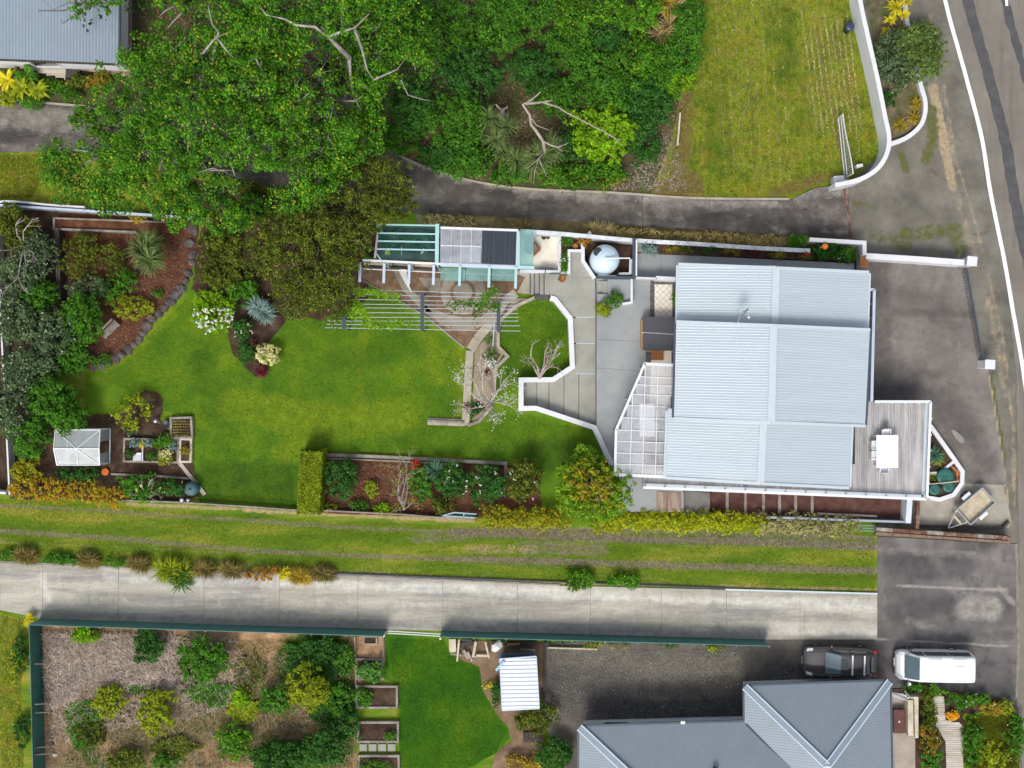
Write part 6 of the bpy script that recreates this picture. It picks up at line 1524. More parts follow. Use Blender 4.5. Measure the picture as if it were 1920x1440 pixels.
for x, y, r in ((357, 455, .42), (362, 478, .34), (361, 492, .30), (353, 512, .34), (349, 527, .28), (340, 541, .32), (329, 553, .36), (320, 566, .34), (309, 577, .34), (298, 588, .32), (287, 597, .36), (276, 610, .36), (269, 624, .34), (262, 636, .32), (252, 646, .30), (241, 655, .32), (229, 664, .30), (217, 673, .30), (204, 680, .28), (190, 686, .28), (175, 690, .26), (172, 668, .24)):
    rock_obj(x, y, r, se)
rock_obj(362, 432, .45, se)

# garden bench
gbn = root('garden_bench', 'weathered grey timber bench tucked against the shrubs at the left', 'bench', (0, 0, 0))
for k in range(4): MB().box((0, -.16 + k * .115, .45), (1.25, .10, .035)).build('seat_slat', timber, gbn)
for k in range(2): MB().box((0, .30 + .02 * k, .62 + k * .16), (1.25, .03, .12)).build('back_slat', timber_p, gbn)
for sx in (-1, 1):
    for yy, hh in ((-.16, .44), (.28, .82)): MB().bar((sx * .55, yy, 0), (sx * .55, yy, hh), .06, .06).build('leg', timber, gbn)
b = P(212, 619); gbn.location = (b.x, b.y, .05); gbn.rotation_euler = (0, 0, math.radians(45))
def lathe_thing(name, label, cat, px, py, z, prof, mat, part='body', z0=0.0, group=None, seg=20):
    p = P(px, py, z); rt = root(name, label, cat, (p.x, p.y, z0), group); MB().lathe((p.x, p.y, z0), prof, seg).build(part, mat, rt, True); return rt, p
ob, p = lathe_thing('orange_ball', 'orange ball in the dark shrubs left of the front gate', 'ball', 1547, 462, 1.9, [(.02, .70), (.12, .73), (.19, .85), (.19, .95), (.12, 1.07), (.01, 1.1)], orange, z0=.95)
ob, p = lathe_thing('orange_bucket', 'orange bucket lying below the greenhouse', 'bucket', 196.5, 885, .3, [(.17, .02), (.21, .25), (.22, .27), (.17, .27), (.14, .05)], orange)
MB().lathe((p.x, p.y, .27), [(.15, 0), (.15, .03), (.01, .04)], 16).build('lid', plain('dark_orange_plastic', (.6, .11, .01)), ob)
ob, p = lathe_thing('compost_pot', 'round black pot beside the seedling bed', 'pot', 310, 796, .4, [(.22, 0), (.27, .38), (.25, .4), (.22, .36), (.01, .34)], blackp)
cn = root('watering_can', 'pale metal watering can left of the black pot', 'watering can', tuple(P(296, 789)))
c = P(296, 789); MB().lathe((c.x, c.y, .3), [(.13, 0), (.13, .24), (.05, .28), (.01, .28)], 14).build('can_body', steel, cn, True)
MB().tube([(c.x, c.y, .4), (c.x + .3, c.y - .12, .65)], [.025, .02], 6).build('spout', steel, cn); MB().tube([(c.x - .12, c.y, .35), (c.x - .2, c.y, .5), (c.x - .05, c.y, .62)], .015, 5).build('handle', steel, cn)
wb = root('water_butt', 'rounded dark teal cover in the corner of the vegetable plot', 'water butt', tuple(P(364, 915)))
c = P(364, 915); MB().lathe((c.x, c.y, 0), [(.42, 0), (.45, .5), (.40, .8), (.2, .9), (.01, .92)], 24).build('cover', plain('dusty_teal_cover', (.05, .12, .13), rough=.6, var=.3), wb, True)
MB().lathe((c.x, c.y, .9), [(.1, 0), (.1, .05), (.01, .06)], 12).build('cap', blackp, wb)
for k, (x, lb) in enumerate(((341, 'white lidded jar on the lane fence'), (353, 'dull teal lidded jar on the lane fence'))):
    ob, p = lathe_thing('fence_jar', lb, 'jar', x, 937.5, .8, [(.10, 0), (.11, .12), (.07, .2), (.01, .21)], whitem if k == 0 else steel, z0=.74, group='jars on the lane fence')
for x, y, r, lb in ((1772, 894, .52, 'large dark teal planter tub in the polygonal planter'), (1752, 918, .34, 'small dark teal tub in the lower left of the planter'), (1778, 912, .36, 'dark teal tub in the lower middle of the planter')):
    ob, p = lathe_thing('teal_tub', lb, 'tub', x, y, .6, [(r, .34), (r * 1.03, .62), (r * .9, .68), (r * .5, .66), (.01, .64)], tealg, group='teal tubs in the forecourt planter')
    for k in range(6):
        t = k * 1.047; MB().bar((p.x, p.y, .67), (p.x + r * .95 * math.cos(t), p.y + r * .95 * math.sin(t), .69), .03, .02).build('rib', plain('teal_rib', (.03, .12, .11)) if 'teal_rib' not in MATS else MATS['teal_rib'], ob)
tp = root('crossing_pipe', 'pale pipe lying across the teal tubs', 'pipe', tuple(P(1770, 906)))
MB().tube([P(1740, 908, .75), P(1800, 902, .75)], .04, 6).build('pipe_body', timber_p, tp); MB().tube([P(1796, 900, .76), P(1800, 904, .76)], .05, 6).build('pipe_end', terra, tp)
tr2 = root('terracotta_trough', 'curved terracotta edging strip inside the planter', 'trough', tuple(P(1795, 890)))
strip_solid(m := MB(), PL([(1784, 874), (1794, 884), (1796, 902)], .5), .10, .34, .5); m.build('edge_strip', terra, tr2)
slab('soil_strip', [(1788, 874), (1799, 884), (1799, 892), (1797, 892)], .45, terra, tr2, z0=.34)
ml = root('mail_slab', 'small dark gap cover on the trailer pad', 'cover', tuple(P(1861, 940)))
slab('cover_plate', [(1858, 936), (1862, 936), (1862, 944), (1858, 944)], ZL[0] + .03, rust, ml, z0=0)
pp = root('painted_patch', 'long pale worn mark on the forecourt asphalt', 'mark', tuple(P(1795, 818)), kind='structure')
sheet('patch_mark', [(1783, 807), (1788, 805), (1806, 820), (1808, 830), (1802, 832), (1792, 822)], MATS['worn_pale_asphalt'], kind=None, parent=pp, amp=.02)
tp2 = root('terracotta_pot', 'terracotta pot in the herb bed below the orange shrub', 'pot', tuple(P(1079, 461)))
c = P(1079, 461, 1.1); MB().lathe((c.x, c.y, .7), [(.12, 0), (.17, .3), (.15, .32), (.13, .25), (.01, .22)], 16).build('pot_body', terra, tp2)
slab('herb_bed_soil', [(1052, 444), (1090, 447), (1090, 467), (1064, 468), (1064, 510), (1053, 510)], .70, soil, kind='structure')
slab('strip_bed_soil', [(1196, 452), (1518, 470), (1602, 474), (1602, 491), (1420, 483), (1240, 477), (1196, 474)], 1.0, soil, kind='structure')
slab('bed_slab', [(1194, 456), (1206, 456), (1206, 472), (1194, 472)], 1.1, path_c, kind='structure')
# ------------------------------------------------------------------ trees and shrubs
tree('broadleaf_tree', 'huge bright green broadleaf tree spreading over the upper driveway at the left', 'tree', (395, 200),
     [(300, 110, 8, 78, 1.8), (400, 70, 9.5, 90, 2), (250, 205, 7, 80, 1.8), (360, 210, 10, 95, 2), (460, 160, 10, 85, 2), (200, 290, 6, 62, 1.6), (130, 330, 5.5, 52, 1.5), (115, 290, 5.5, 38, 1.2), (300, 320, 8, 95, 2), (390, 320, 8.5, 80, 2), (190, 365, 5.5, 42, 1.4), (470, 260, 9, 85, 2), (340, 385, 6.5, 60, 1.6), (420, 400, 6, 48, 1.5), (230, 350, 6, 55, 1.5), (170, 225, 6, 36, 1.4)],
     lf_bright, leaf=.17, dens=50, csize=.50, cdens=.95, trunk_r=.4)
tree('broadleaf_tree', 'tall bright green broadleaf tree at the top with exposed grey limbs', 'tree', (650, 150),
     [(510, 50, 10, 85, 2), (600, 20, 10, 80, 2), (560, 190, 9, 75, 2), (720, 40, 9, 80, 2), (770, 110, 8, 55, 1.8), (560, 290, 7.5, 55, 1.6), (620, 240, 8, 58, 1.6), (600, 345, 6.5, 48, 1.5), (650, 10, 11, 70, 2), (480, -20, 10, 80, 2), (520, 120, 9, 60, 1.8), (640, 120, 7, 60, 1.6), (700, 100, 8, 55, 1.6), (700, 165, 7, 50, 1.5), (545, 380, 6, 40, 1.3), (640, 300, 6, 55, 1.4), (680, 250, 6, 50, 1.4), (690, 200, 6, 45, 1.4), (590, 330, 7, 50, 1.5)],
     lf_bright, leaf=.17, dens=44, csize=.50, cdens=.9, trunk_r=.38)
tree('overhanging_branch_tree', 'leafy bough reaching over the upper left roof', 'tree', (270, -40),
     [(185, 5, 7, 22, .6), (150, 10, 6.5, 16, .5), (235, -12, 7, 30, 1.0), (320, -40, 8, 70, 2), (145, 30, 6, 10, .5)], lf_bright, leaf=.2, dens=30, csize=.3, trunk_r=.3)
m = bpy.data.objects['overhanging_branch_tree']
mb = MB(); 
for pts in (([240, -10, 6.5], [200, 6, 6], [130, 5, 5.6], [100, 18, 5.4], [78, -2, 5.4]), ([150, 8, 5.8], [120, 20, 5.5], [72, 20, 5.4]), ([190, 5, 6], [150, 20, 5.6], [118, 44, 5.4], [115, 36, 5.4])):
    mb.tube([P(*q) for q in pts], [.07, .05, .035, .015, .008][:len(pts)], 6)
mb.build('bare_bough', barkd, m)
lm = bpy.data.objects['broadleaf_tree.001']
for pts, r in ((((650, 150, 5), (655, 108, 9), (625, 78, 10.8), (615, 68, 11), (645, 58, 11.4), (665, 52, 11.7), (692, 26, 12.2)), .16), (((665, 55, 11.6), (678, 90, 11.3), (688, 130, 10.6), (700, 150, 10)), .09), (((615, 68, 11), (590, 50, 11.6), (555, 47, 11.5), (535, 36, 11.6), (500, 28, 11.8), (485, 10, 12)), .09), (((655, 108, 9), (657, 140, 8), (662, 175, 7), (675, 210, 6)), .10), (((640, 190, 7.5), (668, 190, 8), (678, 208, 8)), .05), (((640, 190, 7.5), (668, 188, 8.2), (682, 178, 8.4)), .05), (((700, 150, 9), (745, 130, 9), (760, 110, 9.4)), .06), (((752, 150, 8.5), (765, 178, 8), (790, 186, 8), (812, 190, 7.6)), .05)):
    MB().tube([P(*q) for q in pts], [r * (1 - .8 * i / (len(pts) - 1)) for i in range(len(pts))], 7).build('limb', barkt, lm, True)
lm = bpy.data.objects['broadleaf_tree']
for pts, r in ((((395, 200, 5), (400, 110, 10), (410, 60, 11), (398, 45, 11.2), (390, 10, 11.5)), .12), (((330, 10, 10.4), (310, 20, 10.6), (298, 32, 10.5)), .05), (((340, 25, 10.6), (325, 40, 10.5), (315, 52, 10.3)), .05), (((380, 100, 11.2), (405, 70, 11.4), (430, 60, 11.4)), .07), (((400, 200, 8), (440, 330, 9.5), (400, 315, 9.7), (345, 330, 9.5)), .06), (((410, 75, 11.4), (425, 95, 11.2), (440, 110, 11)), .06), (((480, 110, 11.5), (490, 130, 11.2), (495, 150, 11)), .06)):
    MB().tube([P(*q) for q in pts], [r * (1 - .8 * i / (len(pts) - 1)) for i in range(len(pts))], 7).build('limb', barkt, lm, True)
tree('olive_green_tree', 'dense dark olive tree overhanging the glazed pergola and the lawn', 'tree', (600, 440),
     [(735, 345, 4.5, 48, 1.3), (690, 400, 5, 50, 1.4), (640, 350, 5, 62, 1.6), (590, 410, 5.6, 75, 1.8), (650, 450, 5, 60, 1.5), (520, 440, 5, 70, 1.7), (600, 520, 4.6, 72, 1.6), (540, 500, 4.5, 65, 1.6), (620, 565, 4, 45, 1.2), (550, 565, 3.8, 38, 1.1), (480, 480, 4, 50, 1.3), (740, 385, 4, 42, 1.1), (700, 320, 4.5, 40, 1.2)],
     lf_olive, leaf=.13, dens=75, csize=.36, cdens=2.0, trunk_r=.26, bark=barkd, wid=.09, inner=LM('shaded_olive_leaves', (.014, .026, .005), (.030, .045, .008), (.06, .08, .012)))  # inner leaves coloured darker to paint the shade within the crown
S = shrub
# thicket at the top
thick = [(830, 60, 70, 70, 3.5, lf_mid, 'broad mid green bush at the top left of the thicket'), (930, 50, 55, 60, 3.2, lf_mid, 'leafy green bush between the two pale rails'), (985, 20, 50, 50, 3, lf_mid, 'feathery green bush at the top edge of the thicket'),
         (1075, 30, 50, 45, 3, lf_bright, 'bright green bush at the top edge right of the pale rail'), (1180, 20, 55, 50, 3, lf_bright, 'bright bush at the top edge near the strap-leaved clump'), (1060, 90, 45, 40, 2.4, lf_mid, 'low green bush left of the dark strap-leaved plant'), (1290, 40, 35, 40, 2.2, lf_mid, 'green bush at the lawn edge by the top'),
         (880, 140, 62, 50, 3, lf_deep, 'dark green bush in the middle left of the thicket'), (1000, 140, 52, 45, 2.6, lf_deep, 'dark bush above the forked dead branch'), (1110, 130, 45, 36, 2.2, lf_mid, 'spreading bush below the strap-leaved clump'), (1200, 110, 60, 42, 2.4, lf_bright, 'bright green mound below the brown strap leaves'), (1275, 105, 40, 42, 2.2, lf_mid, 'bush at the lawn edge beside the brown strap leaves'),
         (850, 225, 65, 60, 3.2, lf_mid, 'large rounded green bush left of the cordylines'), (780, 200, 50, 55, 3, lf_deep, 'dark bush under the edge of the tall tree'), (760, 262, 50, 30, 1.8, lf_mid, 'bush beside the curve of the upper driveway'), (880, 300, 60, 35, 2, lf_mid, 'low bush above the driveway kerb, left of the cordylines'), (830, 290, 45, 32, 1.8, lf_deep, 'dark low bush above the driveway bend'),
         (1050, 185, 45, 35, 2.2, lf_mid, 'green bush between the dead branch and the lime bush'), (1150, 175, 60, 40, 2.4, lf_mid, 'green bush above the lime bush'), (1215, 195, 52, 50, 2.4, lf_deep, 'blue green bush right of the lime bush'), (1235, 160, 40, 30, 2, lf_mid, 'bush near the end of the white lawn rail'), (1205, 270, 32, 45, 1.8, lf_deep, 'dark bush tucked behind the right side of the lime bush'),
         (1060, 330, 55, 24, 1.4, lf_bright, 'low bright shrubs above the driveway kerb'), (1130, 325, 45, 24, 1.3, lf_bright, 'low bright shrub below the lime bush'), (960, 325, 45, 20, 1.2, lf_mid, 'low green shrub at the foot of the cordylines'), (1075, 270, 32, 36, 1.8, lf_deep, 'dark shrub between the big cordyline and the lime bush'), (740, 20, 40, 40, 2.5, lf_deep, 'dark undergrowth bush below the tall tree top right'), (1270, 150, 30, 35, 1.6, lf_lime, 'pale green bush leaning over the lawn edge'), (1140, 70, 40, 34, 2, lf_deep, 'dark bush between the two strap-leaved clumps')]
for x, y, rx, ry, h, mt, lb in thick:
    S('bush', lb, 'bush', x, y, rx * 1.05, ry * 1.05, h, mt, leaf=.155, dens=62, csize=.36, cdens=1.9, group='bushes of the thicket above the driveway')
S('lime_bush', 'rounded lime green bush under the long bleached dead branch', 'bush', 1132, 252, 68, 58, 2.6, lf_lime, leaf=.18, dens=75, csize=.24, cdens=4, lumps=9)
S('orange_shrub', 'small orange leaved shrub at the driveway edge below the lime bush', 'shrub', 1140, 336, 26, 12, .7, lf_rust, leaf=.13, dens=70, core=False)
spiky('cordyline', 'group of green strap-leaved cordyline heads left of the big cordyline', 'cordyline', 935, 245, 0, lf_cord, 70, 1.0, .05, .35, heads=[(918, 222, 2.6), (952, 238, 3), (930, 262, 2.6), (968, 300, 2.4), (945, 285, 2.0)], trunk=True, group='cordylines above the driveway')
spiky('cordyline', 'big round-headed grey green cordyline under the dead branch tips', 'cordyline', 1013, 296, 0, lf_cord, 170, 1.25, .05, .5, heads=[(1013, 293, 3), (1030, 280, 2.8), (1000, 305, 2.8)], trunk=True, group='cordylines above the driveway')
spiky('strap_leaf_clump', 'dry brown and green strap-leaved clump near the top of the thicket', 'flax', 1255, 55, 0, lf_straw, 60, 1.4, .09, .5, heads=[(1255, 50, .8), (1240, 65, .7), (1275, 60, .7), (1262, 15, .8)], group='strap-leaved clumps in the thicket')
spiky('strap_leaf_clump', 'dark green strap-leaved clump left of the brown one', 'flax', 1128, 58, 0, lf_cord, 55, 1.4, .08, .5, heads=[(1128, 55, 1.0)], group='strap-leaved clumps in the thicket')
spiky('strap_leaf_clump', 'yellowish strap-leaved clump at the top edge', 'flax', 1245, 5, 0, lf_flax, 45, 1.2, .08, .5, heads=[(1245, 5, 1.2)], group='strap-leaved clumps in the thicket')
# dead branch
db_ = root('dead_branch', 'long bleached forked dead branch reaching over the lime bush', 'dead tree', tuple(P(1005, 300)))
for pts, r in ((((1019, 300, .2), (1021, 285, 3.4), (1019, 265, 3.8), (1005, 245, 4.2), (996, 234, 4.4), (993, 215, 4.6), (980, 196, 5), (995, 188, 5), (1005, 180, 5.2), (1014, 172, 5.3)), .13), (((985, 194, 5), (1003, 193, 5), (1020, 191, 5), (1036, 188, 5.1)), .10), (((1018, 192, 5), (1047, 201, 4.9), (1062, 211, 4.8), (1080, 220, 4.7), (1107, 234, 4.5), (1135, 248, 4.3), (1152, 259, 4.1), (1163, 272, 3.9)), .06), (((997, 222, 4.6), (1006, 235, 4.5), (1018, 240, 4.4), (1030, 244, 4.4)), .05), (((1019, 265, 3.9), (1032, 272, 3.9), (1045, 276, 3.9), (1062, 270, 4), (1067, 266, 4)), .05),
               (((1021, 283, 3.4), (1012, 295, 3.8), (1002, 305, 3.8), (985, 318, 3.7)), .04), (((1010, 297, 3.8), (1018, 315, 3.7), (1025, 332, 3.6)), .035), (((1010, 297, 3.8), (1003, 320, 3.6), (1000, 345, 3.4)), .035), (((1021, 283, 3.4), (1010, 290, 3.8), (995, 290, 3.8)), .03), (((1045, 276, 3.9), (1055, 285, 3.8)), .02), (((1150, 258, 4.1), (1158, 262, 4.1), (1168, 262, 4)), .02), (((1155, 262, 4.1), (1153, 275, 4)), .02), (((1125, 243, 4.4), (1140, 252, 4.4), (1142, 262, 4.2)), .02)):
    MB().tube([P(*q) for q in pts], [max(.01, r * (1 - .75 * i / (len(pts) - 1))) for i in range(len(pts))], 7).build('limb', deadw, db_, True)
stp = root('tree_stump', 'broken bleached stump at the top of the cordyline group', 'stump', tuple(P(942, 210)))
MB().tube([P(942, 216, 0), P(942, 212, 1.6), P(941, 206, 2.2)], [.22, .18, .12], 8).build('stump_body', deadw, stp, True)
for q in ((930, 196, 2.8), (952, 200, 2.7), (945, 224, 2.2)): MB().tube([P(941, 208, 2.1), P(*q)], [.09, .04], 6).build('splinter', deadw, stp)
# verge weeds and dry hedges along the boundary wall
hedge('dry_hedge', 'long dry straw brown hedge between the upper driveway and the boundary wall', [(1150, 436), (1230, 440), (1320, 446), (1420, 452), (1480, 457)], 20, .8, lf_dry, leaf=.11, dens=150, cat='hedge')
hedge('dry_grass_clump', 'pale dry grass along the driveway above the clear roof', [(795, 410), (830, 412), (885, 414)], 18, .7, lf_straw, leaf=.14, dens=60, cat='grass clump')
spiky('pampas_tuft', 'pale feathery grass tuft leaning over the wall by the tank', 'grass', 1122, 430, .3, lf_straw, 90, .75, .03, .3, up=(.2, 1.2), heads=[(1120, 432, .5), (1135, 434, .5), (1105, 433, .4)])
S('verge_shrub', 'low brownish shrub on the verge above the seating bay', 'shrub', 975, 424, 22, 7, .5, lf_dry, leaf=.1, dens=100, core=False)
S('green_wall_shrub', 'rounded dark green shrub at the right end of the dry hedge', 'shrub', 1494, 454, 19, 17, 1.4, lf_mid, leaf=.13, dens=110)
S('gateside_shrubs', 'dark glossy shrubs inside the white planter wall', 'shrub', 1545, 473, 28, 15, 1.3, lf_deep, leaf=.14, dens=110, flowers=[(lf_white, 10, .08, None)], z=.3)
S('gateside_shrub_light', 'lighter green shrub with pale flecks near the orange gate', 'shrub', 1582, 477, 22, 14, 1.2, lf_mid, leaf=.14, dens=110, flowers=[(lf_white, 14, .08, None)], z=.3)
S('red_flowering_shrub', 'small red flowering plant left of the dark gate shrubs', 'shrub', 1508, 479, 11, 7, .6, lf_deep, leaf=.1, dens=90, z=1.0, core=False, flowers=[(lf_red, 50, .1, None)])
S('blue_grey_shrub', 'blue grey feathery shrub in the narrow bed right of the tank', 'shrub', 1220, 466, 16, 12, .7, lf_silver, leaf=.12, dens=130, z=1.0, core=False)
for k, (x, mt, lb) in enumerate(((1258, lf_autumn, 'bronze low plant in the narrow bed, left part'), (1290, lf_olive, 'olive low plant in the narrow bed, left of middle'), (1330, lf_deep, 'dark low plant in the middle of the narrow bed'), (1370, lf_autumn, 'reddish low plant in the narrow bed, right of middle'), (1415, lf_burg, 'dark red low plant in the narrow bed above the roof'), (1460, lf_autumn, 'bronze plant in the narrow bed near the green shrub'))):
    S('bed_plant', lb, 'plant', x, 465 + (x - 1250) * .06, 17, 7, .5, mt, leaf=.1, dens=80, z=1.0, core=False, group='low plants in the narrow wall bed')
S('orange_bed_shrub', 'orange yellow leaved shrub above the terracotta pot', 'shrub', 1094, 452, 12, 11, .8, lf_rust, leaf=.12, dens=90, z=.7, core=False)
S('herb_clump', 'green herbs in the bed left of the walkway wall', 'plant', 1062, 452, 11, 9, .6, lf_mid, leaf=.11, dens=110, z=.7, core=False)
S('herb_clump_pale', 'pale flowered herb clump lower in the bed by the walkway', 'plant', 1058, 485, 6, 14, .6, lf_mid, leaf=.11, dens=110, z=.7, core=False, flowers=[(lf_white, 20, .07, None)])
S('herb_clump_low', 'fresh green herb clump at the bottom of the walkway bed', 'plant', 1059, 503, 6, 9, .6, lf_bright, leaf=.11, dens=110, z=.7, core=False)
ob, p = lathe_thing('round_planter', 'round pot with a yellow green plant on the upper walkway', 'potted plant', 1054, 523, 1.1, [(.15, 0), (.22, .3), (.19, .32), (.17, .25), (.01, .24)], terra, z0=.9)
crown_mesh('foliage', [((p.x, p.y, 1.42), (.26, .26, .22))], lf_autumn, ob, .09, 200, None, .08, 20)
S('patio_shrub', 'rounded yellow green shrub at the foot of the small steps', 'shrub', 1132, 581, 14, 14, .9, lf_yellowgreen, leaf=.11, dens=150, z=.9)
S('patio_shrub_tall', 'looser shrub with pale leaves beside the rounded one', 'shrub', 1150, 562, 16, 14, 1.2, lf_mid, leaf=.13, dens=80, z=.9, core=False)
S('terrace_plant', 'climbing plant against the house by the tiled terrace', 'plant', 1265, 560, 5, 12, .9, lf_mid, leaf=.12, dens=110, z=.9, core=False, flowers=[(lf_white, 6, .09, None)])
# street bed
S('street_bush', 'large dense green bush bulging over the street-side kerb wall', 'bush', 1728, 100, 52, 62, 2.6, lf_pitt, leaf=.12, dens=130, csize=.2, cdens=5, lumps=9)
S('street_bush_loose', 'looser grey green bush left of the dense street bush', 'bush', 1678, 118, 40, 56, 2.2, lf_grey, leaf=.13, dens=80, csize=.24, lumps=8)
for k, (x, y, r, lb) in enumerate(((1680, 14, .75, 'largest bright yellow spiky plant at the top of the street bed'), (1700, 2, .5, 'yellow spiky plant at the top edge of the picture'), (1692, 28, .5, 'yellow spiky plant over the white kerb wall'), (1668, 38, .5, 'small yellow spiky plant lower left in the street bed'), (1661, 62, .45, 'yellow green spiky plant lowest in the street bed'))):
    spiky('yellow_cordyline', lb, 'cordyline', x, y, .7, lf_yellow, 46, r, .075, .35, group='yellow spiky plants in the street bed', up=(.1, 1.4))
for k, (x, y, lb) in enumerate(((1716, 195, 'bronze flax tuft against the curved kerb wall'), (1712, 222, 'lower bronze flax tuft in the street bed'), (1688, 235, 'short olive tuft at the bottom of the street bed'))):
    spiky('flax_tuft', lb, 'flax', x, y, .15, lf_flax, 55, .65, .05, .4, group='flax tufts in the street bed')
S('creeping_plant', 'low dark green creeping plant below the grey green bush', 'plant', 1668, 185, 16, 16, .4, lf_deep, leaf=.1, dens=110, core=False)
# fern and plants by the upper-left deck
for k, (x, y, lb) in enumerate(((15, 150, 'yellow tree fern at the far left below the deck'), (42, 165, 'yellow green tree fern right of the first'), (70, 168, 'smaller yellow fern near the driveway edge'), (50, 140, 'green tinged fern against the pale deck'))):
    spiky('tree_fern', lb, 'fern', x, y, .9, [lf_yellow, lf_yellowgreen, lf_yellowgreen, lf_bright][k], 26, .95, .20, .6, group='ferns below the corner deck', up=(.1, .9))
for k, (x, y, mt, lb) in enumerate(((100, 165, lf_bright, 'green clump of narrow leaves right of the ferns'), (128, 175, lf_mid, 'dark green clump above the driveway edge'), (150, 155, lf_olive, 'olive shrub at the end of the pale deck'), (185, 150, lf_autumn, 'bronze green shrub below the brown deck'), (60, 188, lf_mid, 'low green plants along the driveway edge'), (20, 185, lf_yellowgreen, 'yellow green low plants at the far left driveway edge'), (252, 110, lf_yellowgreen, 'yellow green shrub right of the brown deck'))):
    S('deckside_shrub', lb, 'shrub', x, y, 24, 15, 1.0, mt, leaf=.15, dens=80, group='shrubs below the corner deck', core=False)
# left border
gl = [(35, 430, 40, 42, 2.6, lf_olive, 'brownish twiggy shrub at the top of the left border'), (70, 480, 38, 45, 2.6, lf_grey, 'grey green shrub beside the dark retaining wall'), (35, 520, 40, 45, 2.8, lf_grey, 'grey green shrub with bare twigs at the far left'), (75, 555, 35, 38, 2.4, lf_mid, 'darker green shrub below the twiggy shrubs'), (30, 600, 40, 50, 3, lf_grey, 'dense grey green tree at the left edge, middle'), (90, 620, 52, 48, 2.8, lf_grey, 'wide grey green shrub left of the bench'), (150, 600, 45, 50, 2.6, lf_mid, 'mid green shrub arching over the garden bench'), (60, 690, 55, 52, 3.2, lf_grey, 'pale flecked grey green tree above the greenhouse'), (130, 670, 40, 38, 2.2, lf_mid, 'green shrub at the lower end of the rock edging'), (25, 760, 40, 55, 3, lf_grey, 'grey green tree at the left edge above the greenhouse'), (95, 755, 55, 48, 3, lf_mid, 'leafy tree over the upper side of the greenhouse'), (60, 820, 40, 42, 3, lf_mid, 'leafy shrub left of the greenhouse'), (130, 780, 36, 32, 3.2, lf_mid, 'leafy branches reaching across the greenhouse roof')]
for x, y, rx, ry, h, mt, lb in gl:
    S('border_shrub', lb, 'shrub', x, y, rx, ry, h, mt, leaf=.16, dens=60, csize=.28, cdens=3, group='shrubs of the left border', flowers=[(lf_white, 25, .07, None)] if mt is lf_grey else None)
bare_tree('twiggy_tree', 'bare brown twigs rising from the shrubs at the upper left', 45, 460, [(25, 410, 3.6), (60, 405, 3.6), (15, 470, 3.4), (70, 480, 3.4), (50, 510, 3.4), (30, 540, 3.2)], r0=.08, mat=deadw, top=1.6)
for x, y, rx, ry, h, mt, lb in ((150, 478, 46, 50, 1.7, lf_olive, 'tall loose olive shrub at the left of the bark bed'), (160, 540, 44, 34, 1.4, lf_grey, 'grey feathery shrub in the lower left of the bark bed'), (205, 490, 34, 32, 1.2, lf_olive, 'olive shrub left of the cordyline'), (200, 550, 36, 26, 1.1, lf_mid, 'dark green low shrub below the middle of the bark bed'), (235, 530, 22, 32, 1.0, lf_mid, 'upright fresh green shrub under the cordyline'), (255, 575, 40, 26, .9, lf_yellowgreen, 'yellow green shrub with orange tips at the lower bark bed'), (225, 560, 22, 16, .7, lf_autumn, 'bronze tipped shrub beside the yellow green one'), (295, 550, 11, 10, .5, lf_mid, 'small spiky green plant near the rocks'), (190, 675, 20, 12, .5, lf_mid, 'small green plant at the end of the rock edging')):
    S('bark_bed_shrub', lb, 'shrub', x, y, rx, ry, h, mt, leaf=.12, dens=75, csize=.18, core=False, group='shrubs in the bark bed')
spiky('bark_bed_cordyline', 'two-tone cordyline with drooping skirt in the bark bed', 'cordyline', 277, 485, 0, lf_cord, 190, 1.25, .05, .5, heads=[(280, 487, 2.2), (276, 458, 1.9), (272, 470, 2.0)], trunk=True, up=(-.35, 1.2))
S('vine_mass', 'yellow green climber over the upper left planter', 'climber', 262, 412, 16, 8, .7, lf_flax, leaf=.12, dens=80, core=False)
# bed by the lawn
S('blossom_shrub', 'lime green shrub with a skirt of white blossom at the lawn edge', 'shrub', 402, 582, 41, 44, 1.8, lf_lime, leaf=.12, dens=95, csize=.18, cdens=5, lumps=8, flowers=[(lf_white, 620, .11, lambda u, v: v < .05), (lf_pink, 200, .11, lambda u, v: v < -.35)])
spiky('silver_plant', 'silver green feathery plant between the blossom shrub and the olive tree', 'plant', 490, 580, .5, lf_silver, 120, .85, .06, .5, heads=[(490, 580, .7), (480, 574, .6), (500, 588, .6)])
S('variegated_shrub', 'round cream variegated shrub at the tip of the island bed', 'shrub', 502, 665, 22.5, 23, 1.1, lf_cream, leaf=.13, dens=150, csize=.14, cdens=9, lumps=5)
spiky('burgundy_plant', 'dark burgundy spiky plant at the tip of the island bed', 'plant', 491, 697, .3, lf_burg, 90, .55, .05, .4, group='burgundy spiky plants by the island bed')
spiky('burgundy_plant', 'reddish spiky plant above the cream shrub', 'plant', 474, 645, .4, lf_burg, 60, .45, .05, .4, group='burgundy spiky plants by the island bed')
S('island_shrub', 'dark green shrub left of the cream round shrub', 'shrub', 462, 658, 19, 22, .9, lf_deep, leaf=.13, dens=110)
S('island_bush', 'mixed dark shrub above the burgundy plants', 'shrub', 455, 618, 22, 20, 1.0, lf_deep, leaf=.13, dens=90, flowers=[(lf_pink, 30, .1, None)])
S('shade_shrub', 'tall dark shrub below the tree between the rocks and the olive tree', 'shrub', 405, 455, 34, 36, 1.6, lf_olive, leaf=.14, dens=70)
S('shade_shrub', 'dark shrub between the rocks and the blossom shrub', 'shrub', 415, 505, 50, 42, 1.6, lf_olive, leaf=.14, dens=70)
S('shade_shrub_low', 'mid green shrub under the edge of the olive tree', 'shrub', 455, 545, 34, 34, 1.3, lf_mid, leaf=.14, dens=70)
